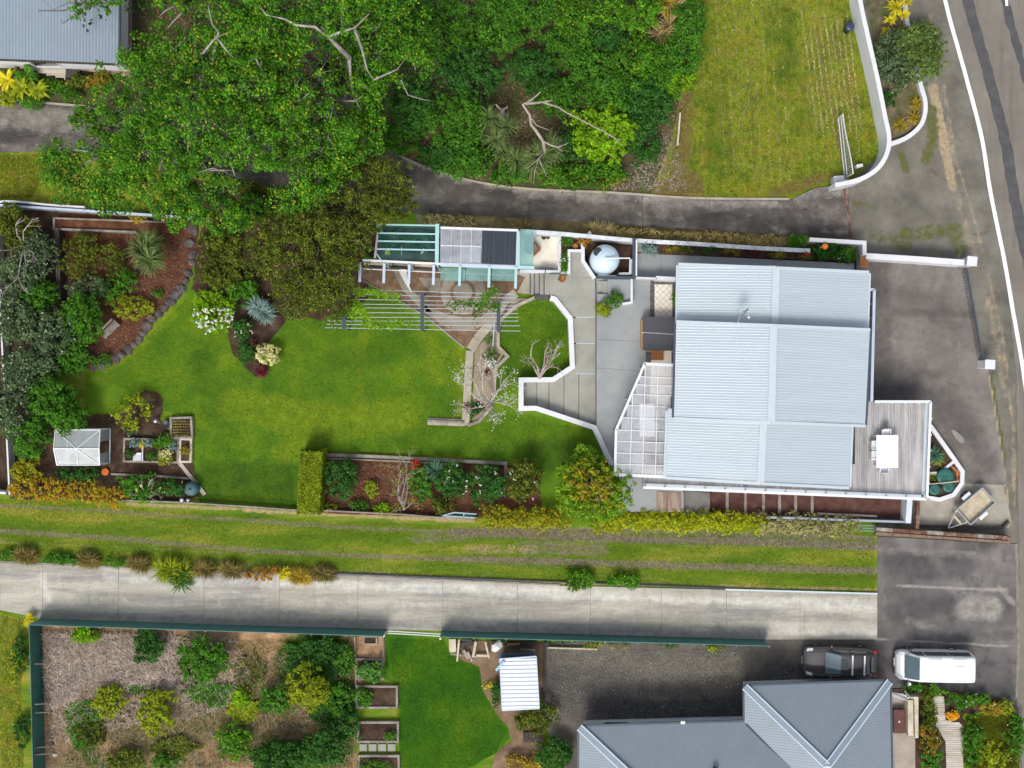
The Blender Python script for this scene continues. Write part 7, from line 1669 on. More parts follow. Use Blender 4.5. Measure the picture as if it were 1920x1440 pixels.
S('young_tree', 'small loose yellow green tree on the soil circle', 'tree', 250, 770, 38, 34, 1.7, lf_yellowgreen, leaf=.16, dens=28, csize=.2, cdens=3, lumps=8, core=False)
# vegetable plot
for k, (x, y, r, mt, lb) in enumerate(((242, 850, 8, lf_deep, 'dark green leafy vegetable at the left end of the bed'), (252, 831, 8, lf_silver, 'blue green cabbage at the top left of the bed'), (266, 834, 5, lf_yellow, 'yellow green lettuce beside the bed divider'), (283, 855, 8, lf_mid, 'low green vegetable right of the bed divider'), (306, 830, 20, lf_bright, 'tall bright green leafy plant spilling over the bed'), (311, 852, 11, lf_cream, 'pale straw coloured dying plant in the vegetable bed'), (325, 836, 8, lf_silver, 'silvery plant at the right end of the bed'), (312, 861, 12, lf_yellowgreen, 'yellow green low plant along the lower rim'), (280, 832, 7, lf_silver, 'blue green cabbage right of the divider'), (347, 845, 8, lf_autumn, 'seedlings with orange tips in the narrow bed'), (245, 806, 12, lf_grey, 'pale grey green clump below the young tree'))):
    S('vegetable', lb, 'vegetable', x, y, r, r * .8, .45, mt, leaf=.12, dens=130, z=.25, core=False, stem=False, group='vegetables in the bed by the greenhouse')
edging('short white divider board in the vegetable bed', [(267, 826), (267, 864)], 1.6, .42, whitem)
vb = root('seed_tray', 'grey tray with a white label in the vegetable bed', 'tray', tuple(P(258, 858)))
slab('tray_body', [(250, 852), (265, 850), (265, 864), (249, 864)], .38, steel, vb, z0=.25); slab('tray_label', [(256, 849), (265, 849), (265, 853), (256, 853)], .44, whitem, vb, z0=.39)
for k in range(6):
    y = 789 + k * 5.2; chips('seedling_row', ['first', 'second', 'third', 'fourth', 'fifth', 'sixth'][k] + ' row of brown seedlings from the top of the square bed', [(322, y), (356, y), (356, y + 1.6), (322, y + 1.6)], 90, .07, .04, lf_tuss, z=.27, lift=.08, kind='stuff', cat='seedlings')
# hedges
hedge('orange_hedge', 'long orange and yellow hedge along the lane at the lower left', [(24, 908), (60, 914), (120, 920), (180, 926), (228, 931)], 46, 1.4, lf_hedge_o, leaf=.15, dens=110, rag=.2)
S('hedge_end_shrub', 'tall yellow green shrub at the left end of the orange hedge', 'shrub', 52, 880, 30, 28, 1.6, lf_hedge, leaf=.15, dens=80)
S('hedge_dark_shrub', 'dark green shrub with pale round seed heads right of the orange hedge', 'shrub', 262, 912, 38, 26, 1.5, lf_mid, leaf=.15, dens=60, flowers=[(lf_cream, 12, .16, None)])
S('hedge_dark_shrub', 'dark green shrub next to the teal water butt', 'shrub', 322, 915, 30, 18, 1.2, lf_deep, leaf=.14, dens=90, flowers=[(lf_cream, 8, .16, None)])
S('soil_shrub', 'dark low shrub left of the orange bucket', 'shrub', 150, 890, 40, 16, .9, lf_deep, leaf=.13, dens=70)
bare_tree('bare_shrub', 'bare pale branches of a pruned shrub by the lane fence', 272, 925, [(262, 905, 1.8), (282, 900, 1.8), (250, 930, 1.6), (295, 925, 1.7), (290, 938, 1.6)], r0=.05, top=.7)
hd = root('clipped_hedge', 'tall clipped yellow green hedge block crossing the shrub bed end', 'hedge', tuple(P(580, 905)))
V_ = []
a = P(583, 848, 1.9); b = P(578, 962, 1.9); n_ = 11000
t = RNG.uniform(0, 1, n_); s_ = RNG.uniform(-1, 1, n_); zz = np.where(RNG.uniform(0, 1, n_) < .5, 1.9 + RNG.normal(0, .05, n_), RNG.uniform(.05, 1.9, n_)); s_ = np.where(zz < 1.8, np.sign(s_) * RNG.uniform(.88, 1.05, n_), s_)
t = np.where((zz < 1.8) & (RNG.uniform(0, 1, n_) < .25), np.round(t) + RNG.normal(0, .01, n_), t)
X_ = a.x + (b.x - a.x) * t + s_ * .68; Y_ = a.y + (b.y - a.y) * t + RNG.normal(0, .05, n_)
o_ = np.c_[np.where(zz < 1.8, np.sign(s_), 0), np.zeros(n_), np.where(zz < 1.8, .2, 1)]
fast_mesh('foliage', leaf_quads(np.c_[X_, Y_, zz + .06 * np.sin(X_ * 9) * np.sin(Y_ * 7)], o_, .13, .08, .3), 4, LM('clipped_hedge_leaves', (.09, .15, .008), (.19, .26, .010), (.32, .38, .015), vamt=.25), hd)
MB().box(((a.x + b.x) / 2, (a.y + b.y) / 2, .95), (1.15, (a.y - b.y) * .95, 1.75)).build('inner_leaves', lf_deep, hd)
sb_ = [(637, 898, 33, 44, 1.9, lf_deep, 'large dark green rounded shrub right of the clipped hedge', None), (697, 917, 12, 14, .6, lf_yellowgreen, 'small yellow green shrub alone on the brown mulch', None), (790, 905, 22, 36, 1.4, lf_mid, 'mid green upright shrub below the blue spiky plant', None), (850, 900, 30, 36, 1.8, lf_deep, 'dark shrub with white flecks right of the blue spiky plant', 1), (908, 905, 42, 42, 2.0, lf_deep, 'broad dark green shrub with pale flecks at the bed end', 1), (980, 902, 38, 42, 2.2, lf_olive, 'olive brown shrub left of the big orange green tree', 1), (672, 948, 18, 9, .5, lf_mid, 'low green plants along the fence in the shrub bed', None), (715, 952, 14, 9, .5, lf_lime, 'lime green plant near the lane fence', None), (620, 951, 10, 7, .4, lf_yellowgreen, 'tiny yellow green plant by the hedge foot', None), (830, 945, 24, 18, .9, lf_olive, 'olive low shrub near the cold frame', None)]
for x, y, rx, ry, h, mt, lb, fl in sb_:
    S('bed_shrub', lb, 'shrub', x, y, rx, ry, h, mt, leaf=.14, dens=85, csize=.22, cdens=4, group='shrubs of the long bed', flowers=[(lf_white, 45, .08, None)] if fl else None)
spiky('agave', 'blue green spiky plant among the dark shrubs', 'agave', 817, 882, .9, lf_agave, 120, .85, .06, .25, up=(-.1, 1.2))
S('red_flowers', 'cluster of red flowers left of the blue spiky plant', 'flowers', 781, 872, 9, 10, .8, lf_deep, leaf=.1, dens=60, z=.3, core=False, flowers=[(lf_red, 160, .12, None)])
bare_tree('slender_tree', 'slender pale stemmed tree with few yellow leaves over the mulch', 757, 955, [(748, 925, 2.6), (758, 905, 3.2), (765, 870, 3.4), (745, 885, 3.2), (775, 940, 2.4), (740, 958, 2.2), (762, 850, 3.4), (750, 860, 3.3)], r0=.06, mat=barkt, top=1.4, blossom=lf_yellowgreen, nb=520)
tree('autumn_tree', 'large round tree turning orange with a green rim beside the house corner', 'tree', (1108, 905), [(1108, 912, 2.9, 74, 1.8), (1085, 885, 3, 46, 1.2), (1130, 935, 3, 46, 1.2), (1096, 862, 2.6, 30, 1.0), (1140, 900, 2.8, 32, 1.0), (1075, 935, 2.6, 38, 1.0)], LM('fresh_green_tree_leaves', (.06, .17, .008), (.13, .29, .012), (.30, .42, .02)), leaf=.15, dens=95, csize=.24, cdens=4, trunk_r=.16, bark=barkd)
atr = bpy.data.objects['autumn_tree']; c = P(1115, 912, 3.6)
crown_mesh('autumn_leaves', [((c.x, c.y, 3.75), (1.45, 1.45, 1.0)), ((c.x - .6, c.y + .8, 3.5), (.8, .7, .7)), ((c.x - .2, c.y - .9, 3.4), (.9, .7, .7))], lf_autumn, atr, .15, 60, None, .2, 4)
crown_mesh('yellow_leaves', [((c.x - .5, c.y + .4, 4.0), (1.4, 1.4, .8)), ((c.x + .5, c.y - .7, 3.9), (1.2, 1.1, .8))], lf_hedge, atr, .15, 70, None, .2, 4)
mbx = MB()
for k in range(16):
    t = U(0, 6.28); e = Vector((c.x + math.cos(t) * U(.4, 1.1), c.y - .2 + math.sin(t) * U(.4, 1.1), U(4.2, 4.6))); mbx.tube([(c.x + .1, c.y, 3.2), (c.x * .5 + e.x * .5, c.y * .5 + e.y * .5, 4.15), e], [.05, .03, .01], 5)
mbx.build('twigs', deadw, atr)
hedge('yellow_hedge', 'yellow orange hedge along the lane left of the big round tree', [(902, 970), (960, 972), (1020, 974), (1065, 975)], 42, 1.4, lf_hedge, leaf=.14, dens=120, group='yellow hedges along the lane')
hedge('yellow_hedge', 'bright yellow hedge along the lane below the house', [(1120, 977), (1200, 976), (1290, 977), (1380, 980), (1430, 982)], 40, 1.4, LM('bright_hedge_leaves', (.12, .18, .006), (.34, .38, .010), (.56, .55, .02), vamt=.3), leaf=.14, dens=120, group='yellow hedges along the lane')
hedge('purple_hedge', 'mauve flecked hedge at the right end of the yellow hedge', [(1420, 980), (1500, 984), (1560, 987), (1605, 989)], 38, 1.2, lf_purple, leaf=.14, dens=170)
bare_tree('magnolia_tree', 'leafless white blossomed tree at the lower end of the pebbled path', 920, 755, [(878, 700, 3.2), (900, 690, 3.4), (932, 705, 3.4), (945, 745, 3.2), (965, 762, 3.2), (860, 715, 3.0), (895, 752, 2.8), (925, 785, 3.2), (940, 790, 3.0), (950, 720, 3.3), (955, 700, 3.2), (870, 770, 3.0)], r0=.085, mat=surf('pale_magnolia_bark', [(.3, (.30, .27, .24)), (.7, (.50, .47, .43))], scale=3, fine=14, finec=.2), blossom=lf_white, nb=520, top=1.3)
bare_tree('bare_tree', 'small bare forked tree in the angular lawn', 1012, 708, [(998, 682, 1.8), (990, 655, 2.6), (1035, 668, 2.6), (1045, 655, 2.6), (1025, 645, 2.7), (1040, 680, 2.5)], r0=.11, mat=deadw, top=1.1, depth=4)
spiky('path_palm', 'small green palm-like plant in the square bed', 'plant', 921, 662, .5, lf_cord, 60, .5, .05, .4)
S('white_flowers', 'clump of white flowers in the square path bed', 'flowers', 920, 679, 10, 9, .5, lf_mid, leaf=.09, dens=60, core=False, flowers=[(lf_white, 160, .1, None)])
S('path_shrub', 'small green shrub at the top of the path bed', 'shrub', 917, 640, 7, 8, .4, lf_bright, leaf=.1, dens=110, core=False)
S('path_shrub', 'dark green plant under the white blossomed tree', 'shrub', 892, 770, 14, 14, .5, lf_deep, leaf=.11, dens=110, core=False)
S('dark_tussock', 'dark brown tussock on the pebbled path edge', 'plant', 876, 762, 6, 7, .3, lf_burg, leaf=.08, dens=150, core=False)
S('dark_tussock', 'small dark tussock in the sandy path bed', 'plant', 914, 696, 5, 5, .3, lf_burg, leaf=.08, dens=150, core=False)
# vines on the trellis
vn = root('trellis_vine', 'bright green vine trailing over the left end of the wire trellis', 'vine', tuple(P(700, 560)))
def vine(pts, n, mat, parent, sp=.22, leaf=.16):
    W = [np.array(tuple(P(*q))) for q in pts]; c = []
    for i in range(n):
        k = random.randrange(len(W) - 1); t = R(); c.append(W[k] * (1 - t) + W[k + 1] * t)
    c = np.array(c) + RNG.normal(0, sp, (n, 3)) * np.array([1, 1, .3])
    fast_mesh('vine_leaves', leaf_quads(c, unit(RNG.normal(0, .5, c.shape) + np.array([0, 0, 1])), leaf, leaf * .8, 1), 4, mat, parent)
    MB().tube([P(*q) for q in pts], .015, 5).build('vine_stem', barkd, parent)
vine([(664, 548, 2.3), (700, 549, 2.35), (750, 556, 2.35)], 230, lf_lime, vn, .13); vine([(664, 570, 2.3), (680, 585, 2.3), (690, 610, 2.3), (720, 610, 2.3), (775, 606, 2.3)], 280, lf_lime, vn, .13)
vine([(660, 598, 2.3), (662, 560, 2.3)], 90, lf_lime, vn, .13)
vn = root('trellis_vine', 'green vine with yellowing leaves on the right end of the wire trellis', 'vine', tuple(P(900, 565)))
vine([(840, 572, 2.3), (880, 570, 2.35), (920, 573, 2.3), (935, 575, 2.3)], 200, lf_mid, vn, .14); vine([(900, 560, 2.3), (930, 545, 2.3), (905, 570, 2.3), (890, 590, 2.3)], 150, lf_bright, vn, .16)
# plants along the lane
lp = [(12, 1040, lf_mid, 0, 'low green plant at the far left of the lane verge'), (50, 1041, lf_tuss, 1, 'brown tussock near the left end of the lane verge'), (98, 1048, lf_mid, 0, 'low green plant between the first tussocks'), (130, 1050, lf_mid, 0, 'second low green plant between tussocks'), (168, 1049, lf_tuss, 1, 'brown tussock left of the dark flax'), (215, 1053, lf_mid, 0, 'green plant right of the second tussock'), (262, 1057, lf_tuss, 1, 'brown tussock left of the yellow green flax'), (385, 1066, lf_tuss, 1, 'dull tussock right of the dark flax'), (435, 1068, lf_tuss, 1, 'dull tussock before the orange shrub'), (565, 1080, lf_flax, 1, 'yellow brown tussock right of the yellow shrub'), (607, 1075, lf_tuss, 1, 'last brown tussock of the verge row')]
for x, y, mt, sp, lb in lp:
    if sp: spiky('lane_tussock', lb, 'tussock', x, y, .25, mt, 150, .75, .035, .5, group='tussocks along the lane verge', heads=[(x, y, .3), (x + 8, y + 2, .25), (x - 9, y - 1, .25)])
    else: S('lane_plant', lb, 'plant', x, y, 20, 11, .5, mt, leaf=.13, dens=90, core=False, group='low green plants along the lane verge')
spiky('lane_flax', 'yellow green flax with a dark drooping frond on the driveway edge', 'flax', 325, 1068, .4, lf_yellowgreen, 110, 1.1, .06, .5, heads=[(322, 1066, .5), (310, 1068, .4), (345, 1072, .3)])
spiky('dark_frond', 'dark green frond hanging over the pale driveway', 'plant', 337, 1075, .5, lf_deep, 60, 1.0, .06, .5, heads=[(337, 1078, .5), (340, 1092, .3)])
S('orange_verge_shrub', 'orange leaved shrub on the lane verge', 'shrub', 492, 1075, 36, 13, .7, lf_rust, leaf=.12, dens=90, core=lf_autumn)
S('yellow_verge_shrub', 'yellow shrub right of the orange verge shrub', 'shrub', 534, 1076, 12, 11, .7, lf_yellow, leaf=.12, dens=110, core=False)
S('green_verge_shrub', 'bright green shrub on the right part of the lane verge', 'shrub', 1085, 1086, 30, 17, .8, lf_bright, leaf=.13, dens=120, group='bright green shrubs on the lane verge')
S('green_verge_shrub', 'smaller bright green shrub right of the first one', 'shrub', 1160, 1087, 20, 13, .7, lf_bright, leaf=.13, dens=120, group='bright green shrubs on the lane verge')
S('green_verge_shrub', 'smallest bright green shrub at the end of the pair', 'shrub', 1185, 1090, 13, 13, .7, lf_bright, leaf=.13, dens=120, group='bright green shrubs on the lane verge')
# vacant plot
vp_ = [(380, 1238, 56, 50, 2.0, lf_mid, 'largest rounded green bush on the vacant plot'), (278, 1212, 28, 36, 1.4, lf_deep, 'dark grey green bush left of the largest one'), (162, 1190, 27, 15, .9, lf_lime, 'yellow green plant against the green fence'), (210, 1318, 36, 30, 1.1, lf_yellowgreen, 'yellow green low bush in the middle left of the plot'), (292, 1335, 40, 50, 1.4, lf_yellowgreen, 'larger yellow green bush right of the low one'), (575, 1285, 43, 45, 2.2, lf_yellowgreen, 'bright yellow green tree on the right of the plot'), (520, 1310, 36, 30, 1.3, lf_mid, 'green bush leaning on the yellow green tree'), (435, 1392, 36, 34, 1.1, lf_bright, 'fresh green bush in the lower middle of the plot'), (170, 1375, 30, 30, .5, lf_olive, 'low weedy mound at the lower left'), (455, 1310, 20, 18, .6, lf_lime, 'small lime plant in the middle of the plot'), (600, 1220, 48, 30, 1.1, lf_deep, 'dark green bush mass near the upper beds'), (640, 1310, 30, 36, 1.0, lf_mid, 'green weeds beside the raised beds'), (520, 1425, 55, 40, 2.2, lf_deep, 'dark blue green bush at the bottom of the plot'), (610, 1400, 50, 42, 2.0, lf_deep, 'dark bush mass left of the lower beds'), (650, 1360, 28, 30, 1.4, lf_deep, 'dark shrub beside the dry soil bed'), (240, 1425, 40, 22, .9, lf_olive, 'olive bush at the bottom edge, left'), (310, 1430, 25, 16, .7, lf_mid, 'green tuft at the bottom edge of the plot'), (650, 1240, 18, 26, .8, lf_mid, 'leafy weeds left of the cabbages')]
for x, y, rx, ry, h, mt, lb in vp_:
    S('plot_bush', lb, 'bush', x, y, rx, ry, h, mt, leaf=.15, dens=70, csize=.24, cdens=3.4, group='bushes on the vacant plot', core=False if h < .8 else None)
for x, y, lb in ((38, 1225, 'dark shrub outside the dark teal fence, upper'), (42, 1370, 'dark shrub outside the dark teal fence, lower'), (30, 1250, 'yellow green shrub outside the dark teal fence')):
    S('fence_shrub', lb, 'shrub', x, y, 14, 34, .9, lf_deep if 'dark shrub' in lb else lf_yellowgreen, leaf=.13, dens=90, core=False)
S('yellow_corner_plant', 'bright yellow flowering plant at the corner of the green fences', 'plant', 56, 1160, 7, 12, .8, lf_yellow, leaf=.1, dens=160, core=False)
# neighbour beds
S('cabbage_bed', 'broad leaved cabbages filling the upper raised bed', 'vegetable', 693, 1256, 24, 20, .7, LM('cabbage_leaves', (.04, .14, .02), (.08, .22, .03), (.16, .32, .08)), leaf=.24, dens=70, z=.2, wid=.2, core=False)
S('bed_greens', 'green leafy crop in the left half of the second bed', 'vegetable', 683, 1307, 15, 18, .5, lf_mid, leaf=.13, dens=120, z=.2, core=False)
S('bed_weeds', 'green weeds in the corner of the dry soil bed', 'plant', 733, 1382, 14, 9, .4, lf_mid, leaf=.1, dens=110, z=.2, core=False)
S('bed_seedlings', 'green seedlings in the lowest raised bed', 'vegetable', 705, 1436, 30, 15, .4, lf_mid, leaf=.1, dens=110, z=.2, core=False)
S('shed_shrub', 'dark shrub with yellow flowers at the left wall of the shed', 'shrub', 931, 1302, 12, 22, .9, lf_deep, leaf=.12, dens=110, flowers=[(lf_yellow, 12, .1, lambda u, v: v > .1)], core=False)
S('shed_flower', 'small yellow green plant left of the shed', 'plant', 912, 1285, 8, 5, .3, lf_yellow, leaf=.09, dens=130, core=False)
S('yardside_shrub', 'olive green shrub right below the white roofed shed', 'shrub', 1008, 1340, 42, 34, 1.5, lf_olive, leaf=.14, dens=80)
S('yardside_shrub', 'dark green shrub at the bottom edge beside the grey roof', 'shrub', 1040, 1412, 40, 34, 1.6, lf_deep, leaf=.14, dens=90)
S('bottom_scrub', 'brownish yellow scrub at the bottom edge left of the dark shrub', 'shrub', 985, 1430, 45, 25, .9, lf_flax, leaf=.13, dens=60)
stp = root('timber_steps', 'dark timber steps between the two shrubs by the gravel yard', 'steps', tuple(P(995, 1382)))
for k in range(3): slab('step', [(981 + k * 12, 1373), (991 + k * 12, 1373), (991 + k * 12, 1392), (981 + k * 12, 1392)], .25 + .1 * k, timber_d, stp, z0=0)
for k, (x, y, lb) in enumerate(((1115, 1208, 'yellow green weeds at the fence foot, left'), (1160, 1212, 'mauve flowered weeds at the foot of the green fence'), (1250, 1209, 'green weeds at the middle of the fence foot'), (1340, 1215, 'yellow green weeds at the right end of the green fence'))):
    S('fence_weeds', lb, 'weeds', x, y, 22, 5, .35, [lf_yellowgreen, lf_purple, lf_mid, lf_yellowgreen][k], leaf=.09, dens=100, core=False, stem=False, group='weeds at the fence foot')
yb = root('yard_board', 'long pale kerb board at the upper left of the gravel yard', 'board', tuple(P(1075, 1216)))
MB().bar(P(1027, 1214, .25), P(1120, 1217, .25), .09, .2).build('board_body', timber_p, yb)
for x in (1030, 1054, 1118): MB().bar(P(x, 1206, .2), P(x, 1215, .2), .08, .15).build('short_post', timber_d, yb)
edging('rough timber border on the left of the gravel yard', [(1022, 1206), (1021, 1260), (1020, 1310)], 4, .25, timber_d)
# entrance garden
for x, y, rx, ry, h, mt, lb in ((1738, 1310, 12, 24, 1.1, lf_olive, 'flecked hedge shrub beside the porch, upper'), (1740, 1345, 14, 24, 1.1, lf_olive, 'flecked hedge shrub beside the porch, middle'), (1742, 1390, 20, 34, 1.2, lf_autumn, 'bronze flecked shrub right of the concrete porch'), (1745, 1425, 24, 26, 1.3, lf_mid, 'dark green shrub at the bottom edge beside the board walk'), (1715, 1290, 22, 9, .6, lf_mid, 'low green plants behind the white van'), (1755, 1292, 24, 9, .7, lf_bright, 'green plants at the corner of the forecourt bed'), (1795, 1315, 24, 17, .9, lf_mid, 'green shrub at the head of the board walk'), (1830, 1310, 28, 14, .8, lf_mid, 'leafy shrub along the curved forecourt edge'), (1860, 1325, 22, 16, .8, lf_flax, 'straw coloured flax clump in the entrance garden'), (1888, 1325, 18, 14, .7, lf_yellowgreen, 'yellow green shrub near the street corner'), (1824, 1385, 20, 55, .7, lf_mid, 'green border plants along the right of the board walk'), (1900, 1380, 22, 50, 1.2, lf_mid, 'tall green shrub at the far right of the entrance garden'), (1862, 1415, 46, 30, .4, lf_yellowgreen, 'green ground plants at the bottom right')):
    S('entrance_shrub', lb, 'shrub', x, y, rx, ry, h, mt, leaf=.13, dens=85, group='shrubs of the entrance garden', flowers=[(lf_white, 8, .07, None)], core=False)
blades('entrance_grass', 'yellow green rough grass of the entrance garden', [(1810, 1345), (1880, 1335), (1910, 1360), (1910, 1440), (1810, 1440)], 22000, .12, .03, gr_dry, z=.12)
sheet('entrance_lawn', [(1808, 1340), (1880, 1330), (1908, 1340), (1912, 1500), (1808, 1500)], lawn, amp=.12)
S('orange_flowers', 'orange flowering plant beside the board walk', 'flowers', 1785, 1341, 11, 8, .6, lf_mid, leaf=.09, dens=50, core=False, flowers=[(lf_orangep, 260, .11, None)])
spiky('planter_agave', 'green spiky plant in the upper bed of the polygonal planter', 'agave', 1752, 852, .6, lf_agave, 90, .75, .07, .35, heads=[(1751, 852, .6)])
spiky('planter_agave', 'yellow leaved spiky plant below the green one in the planter', 'agave', 1755, 862, .45, lf_yellowgreen, 40, .6, .06, .4)
S('planter_weeds', 'yellow green groundcover in the lower planter', 'plant', 1752, 893, 12, 5, .2, lf_yellowgreen, leaf=.08, dens=130, z=.34, core=False, stem=False)
S('understory_bush', 'dark green bush under the gap between the bright tree and the olive tree', 'bush', 478, 392, 42, 34, 2.4, lf_mid, leaf=.15, dens=60)
S('understory_bush', 'brown tinged bush on the driveway edge under the bright trees', 'bush', 470, 352, 30, 16, 1.5, lf_olive, leaf=.15, dens=60)
# ------------------------------------------------------------------ vehicles
def carpaint(name, c, rough=.25, metal=.3):
    m, t, b = nt(name); b.inputs['Base Color'].default_value = (*c, 1); b.inputs['Roughness'].default_value = rough
    b.inputs['Metallic'].default_value = metal; b.inputs['Coat Weight'].default_value = .8; b.inputs['Coat Roughness'].default_value = .04
    return m
suvp = carpaint('dark_brown_grey_car_paint', (.085, .074, .076), .3, .5)
vanp = carpaint('white_car_paint', (.82, .83, .84), .3, 0)
cglass = carpaint('car_window_glass', (.03, .045, .055), .04, 0)
wglass = carpaint('windscreen_glass', (.13, .19, .22), .06, .2)  # base paler than the side glass, standing in for reflected sky
tyrem = plain('tyre_rubber', (.02, .02, .021), rough=.8)
chrome = plain('bright_metal', (.75, .77, .78), rough=.2, metal=.9, var=.03)
lampm = plain('headlamp_lens', (.62, .66, .68), rough=.1, var=.05)
redlamp = plain('tail_lamp_lens', (.28, .012, .018), rough=.15)
def loft(secs, name, mat, parent, subs=1, cap=True):
    """secs: list of cross sections, each a list of (x, y, z) with equal counts (open below)"""
    n = len(secs[0]); vs = [p for s in secs for p in s]; fs = []
    for i in range(len(secs) - 1):
        for k in range(n - 1): fs.append((i * n + k, (i + 1) * n + k, (i + 1) * n + k + 1, i * n + k + 1))
    if cap: fs.append(tuple(range(n))); fs.append(tuple((len(secs) - 1) * n + k for k in range(n))[::-1])
    o = mesh_obj(name, vs, fs, mat, parent, True)
    if subs: s = o.modifiers.new('sub', 'SUBSURF'); s.levels = subs; s.render_levels = subs
    return o
def body_secs(rows):
    """rows: x, half width, sill z, belt z, top z (centre)"""
    out = []
    for x, w, z0, zb, zt in rows:
        half = [(w * .90, z0), (w, z0 + .12), (w * 1.0, (z0 + zb) / 2), (w * .97, zb - .04), (w * .90, zb), (w * .55, zt), (0, zt + .015)]
        out.append([(x, -y, z) for y, z in half] + [(x, y, z) for y, z in half[-2::-1]])
    return out
def wheel(parent, x, y, r=.33):
    s = 1 if y > 0 else -1
    m = MB(); prof = [(r * .62, -.1), (r * .93, -.1), (r, -.06), (r, .06), (r * .93, .1), (r * .62, .1)]
    vs = []; fs = []; seg = 24
    for rr_, w in prof:
        for k in range(seg): a = 6.28318 * k / seg; vs.append((x + rr_ * math.cos(a), y + w, r + rr_ * math.sin(a)))
    for i in range(len(prof) - 1):
        for k in range(seg): k2 = (k + 1) % seg; fs.append((i * seg + k, i * seg + k2, (i + 1) * seg + k2, (i + 1) * seg + k))
    w_ = m.add(vs, fs).build('wheel', tyrem, parent, True)
    m = MB()
    for k in range(5):
        a = 1.2566 * k; m.bar((x, y + s * .085, r), (x + r * .6 * math.cos(a), y + s * .085, r + r * .6 * math.sin(a)), .06, .02)
    m.tube([(x, y - .02 * s, r), (x, y + .095 * s, r)], [r * .2, r * .2], 12)
    pr = []
    m.tube([(x, y + .03 * s, r), (x, y + .05 * s, r)], [r * .62, r * .62], 20); m.build('rim', chrome, w_)
def quadp(name, pts, mat, parent, off=.006):
    a, b, c = Vector(pts[0]), Vector(pts[1]), Vector(pts[2]); n = (b - a).cross(c - a).normalized()
    ctr = sum((Vector(p) for p in pts), Vector()) / len(pts)
    if n.dot(ctr - Vector((ctr.x * .6, 0, .8))) < 0: n = -n
    vs = [Vector(p) + n * off for p in pts] + [Vector(p) - n * .02 for p in pts]; k = len(pts)
    fs = [tuple(range(k)), tuple(range(k, 2 * k))[::-1]] + [(i, (i + 1) % k, (i + 1) % k + k, i + k) for i in range(k)]
    return mesh_obj(name, vs, fs, mat, parent)
# dark crossover, nose to the left (-x)
car = root('parked_car', 'dark brown grey crossover with two white roof bars parked left of the van', 'car', (0, 0, 0))
rows = [(-2.28, .52, .32, .55, .60), (-2.22, .74, .26, .66, .70), (-2.0, .86, .22, .76, .80), (-1.5, .90, .20, .88, .93), (-1.05, .90, .20, .96, 1.0), (-.4, .91, .20, .98, 1.0), (.6, .91, .20, 1.0, 1.0), (1.4, .90, .20, 1.02, 1.03), (1.95, .86, .24, 1.0, 1.02), (2.18, .72, .30, .92, .95), (2.25, .50, .36, .8, .84)]
loft(body_secs(rows), 'body', suvp, car, 2)
cab = [(-.98, .70, .98), (-.55, .68, 1.26), (-.15, .655, 1.45), (.3, .655, 1.50), (1.0, .64, 1.49), (1.6, .60, 1.42), (1.9, .56, 1.22), (2.05, .54, 1.02)]
secs = []
for x, w, z in cab:
    zb = .94; wb = .80 if x < 1.8 else .72
    half = [(wb, zb), (w + (wb - w) * .35, zb + (z - zb) * .62), (w, max(zb + .01, z - .05)), (w * .8, z), (0, z + .02)]
    secs.append([(x, -y, q) for y, q in half] + [(x, y, q) for y, q in half[-2::-1]])
loft(secs, 'cabin', suvp, car, 2)
quadp('windscreen', [(-.98, -.66, 1.02), (-.98, .66, 1.02), (-.14, .56, 1.46), (-.14, -.56, 1.46)], wglass, car, .05)
for s in (-1, 1):
    quadp('side_window', [(-.75, s * .80, 1.03), (.40, s * .80, 1.05), (.40, s * .69, 1.42), (-.05, s * .70, 1.40)], cglass, car, .02)
    quadp('side_window', [(.46, s * .80, 1.05), (1.55, s * .77, 1.07), (1.35, s * .67, 1.38), (.46, s * .69, 1.42)], cglass, car, .02)
    m = MB(); m.box((-.62, s * .98, 1.02), (.14, .20, .12)).build('wing_mirror', suvp, car, bevel=.03)
    quadp('headlamp', [(-2.05, s * .80, .78), (-1.72, s * .84, .87), (-1.75, s * .68, .90), (-2.12, s * .62, .80)], lampm, car, .03)
    m = MB(); m.box((2.08, s * .70, .92), (.22, .24, .16)).build('tail_lamp', redlamp, car, bevel=.03)
for x in (.52, 1.25): MB().bar((x, -.60, 1.56), (x, .60, 1.56), .085, .035).build('roof_bar', plain('white_roof_bar', (.78, .78, .76)) if 'white_roof_bar' not in MATS else MATS['white_roof_bar'], car)
quadp('rear_window', [(1.70, -.50, 1.40), (1.70, .50, 1.40), (2.02, .48, 1.08), (2.02, -.48, 1.08)], cglass, car, .03)
for x in (-1.42, 1.35):
    for s in (-1, 1): wheel(car, x, s * .84, .34)
MB().box((-2.29, 0, .45), (.02, .5, .12)).build('number_plate', whitem, car)
MB().tube([(1.5, .1, 1.5), (1.6, .1, 1.56)], [.02, .008], 6).build('aerial', blackp, car)
m = MB()
for s in (-1, 1): m.bar((-1.0, s * .12 - .1, 1.05), (-.80, s * .12 + .42, 1.17), .02, .02)
m.build('wiper', blackp, car)
for s in (-1, 1):
    MB().bar((-1.95, s * .60, .86), (-1.02, s * .66, 1.015), .018, .012).build('bonnet_seam', blackp, car)
    MB().bar((-.2, s * .68, 1.50), (1.5, s * .62, 1.485), .03, .02).build('roof_rail', blackp, car)
MB().box((.05, 0, 1.515), (.45, .62, .02)).build('sunroof', cglass, car, bevel=.02)
MB().box((-2.25, 0, .58), (.06, 1.0, .16)).build('grille', blackp, car, bevel=.02)
b = P(1568, 1235); car.location = (b.x, b.y, ZL[0] * .5 + .02); car.rotation_euler = (0, 0, math.radians(-1.5))
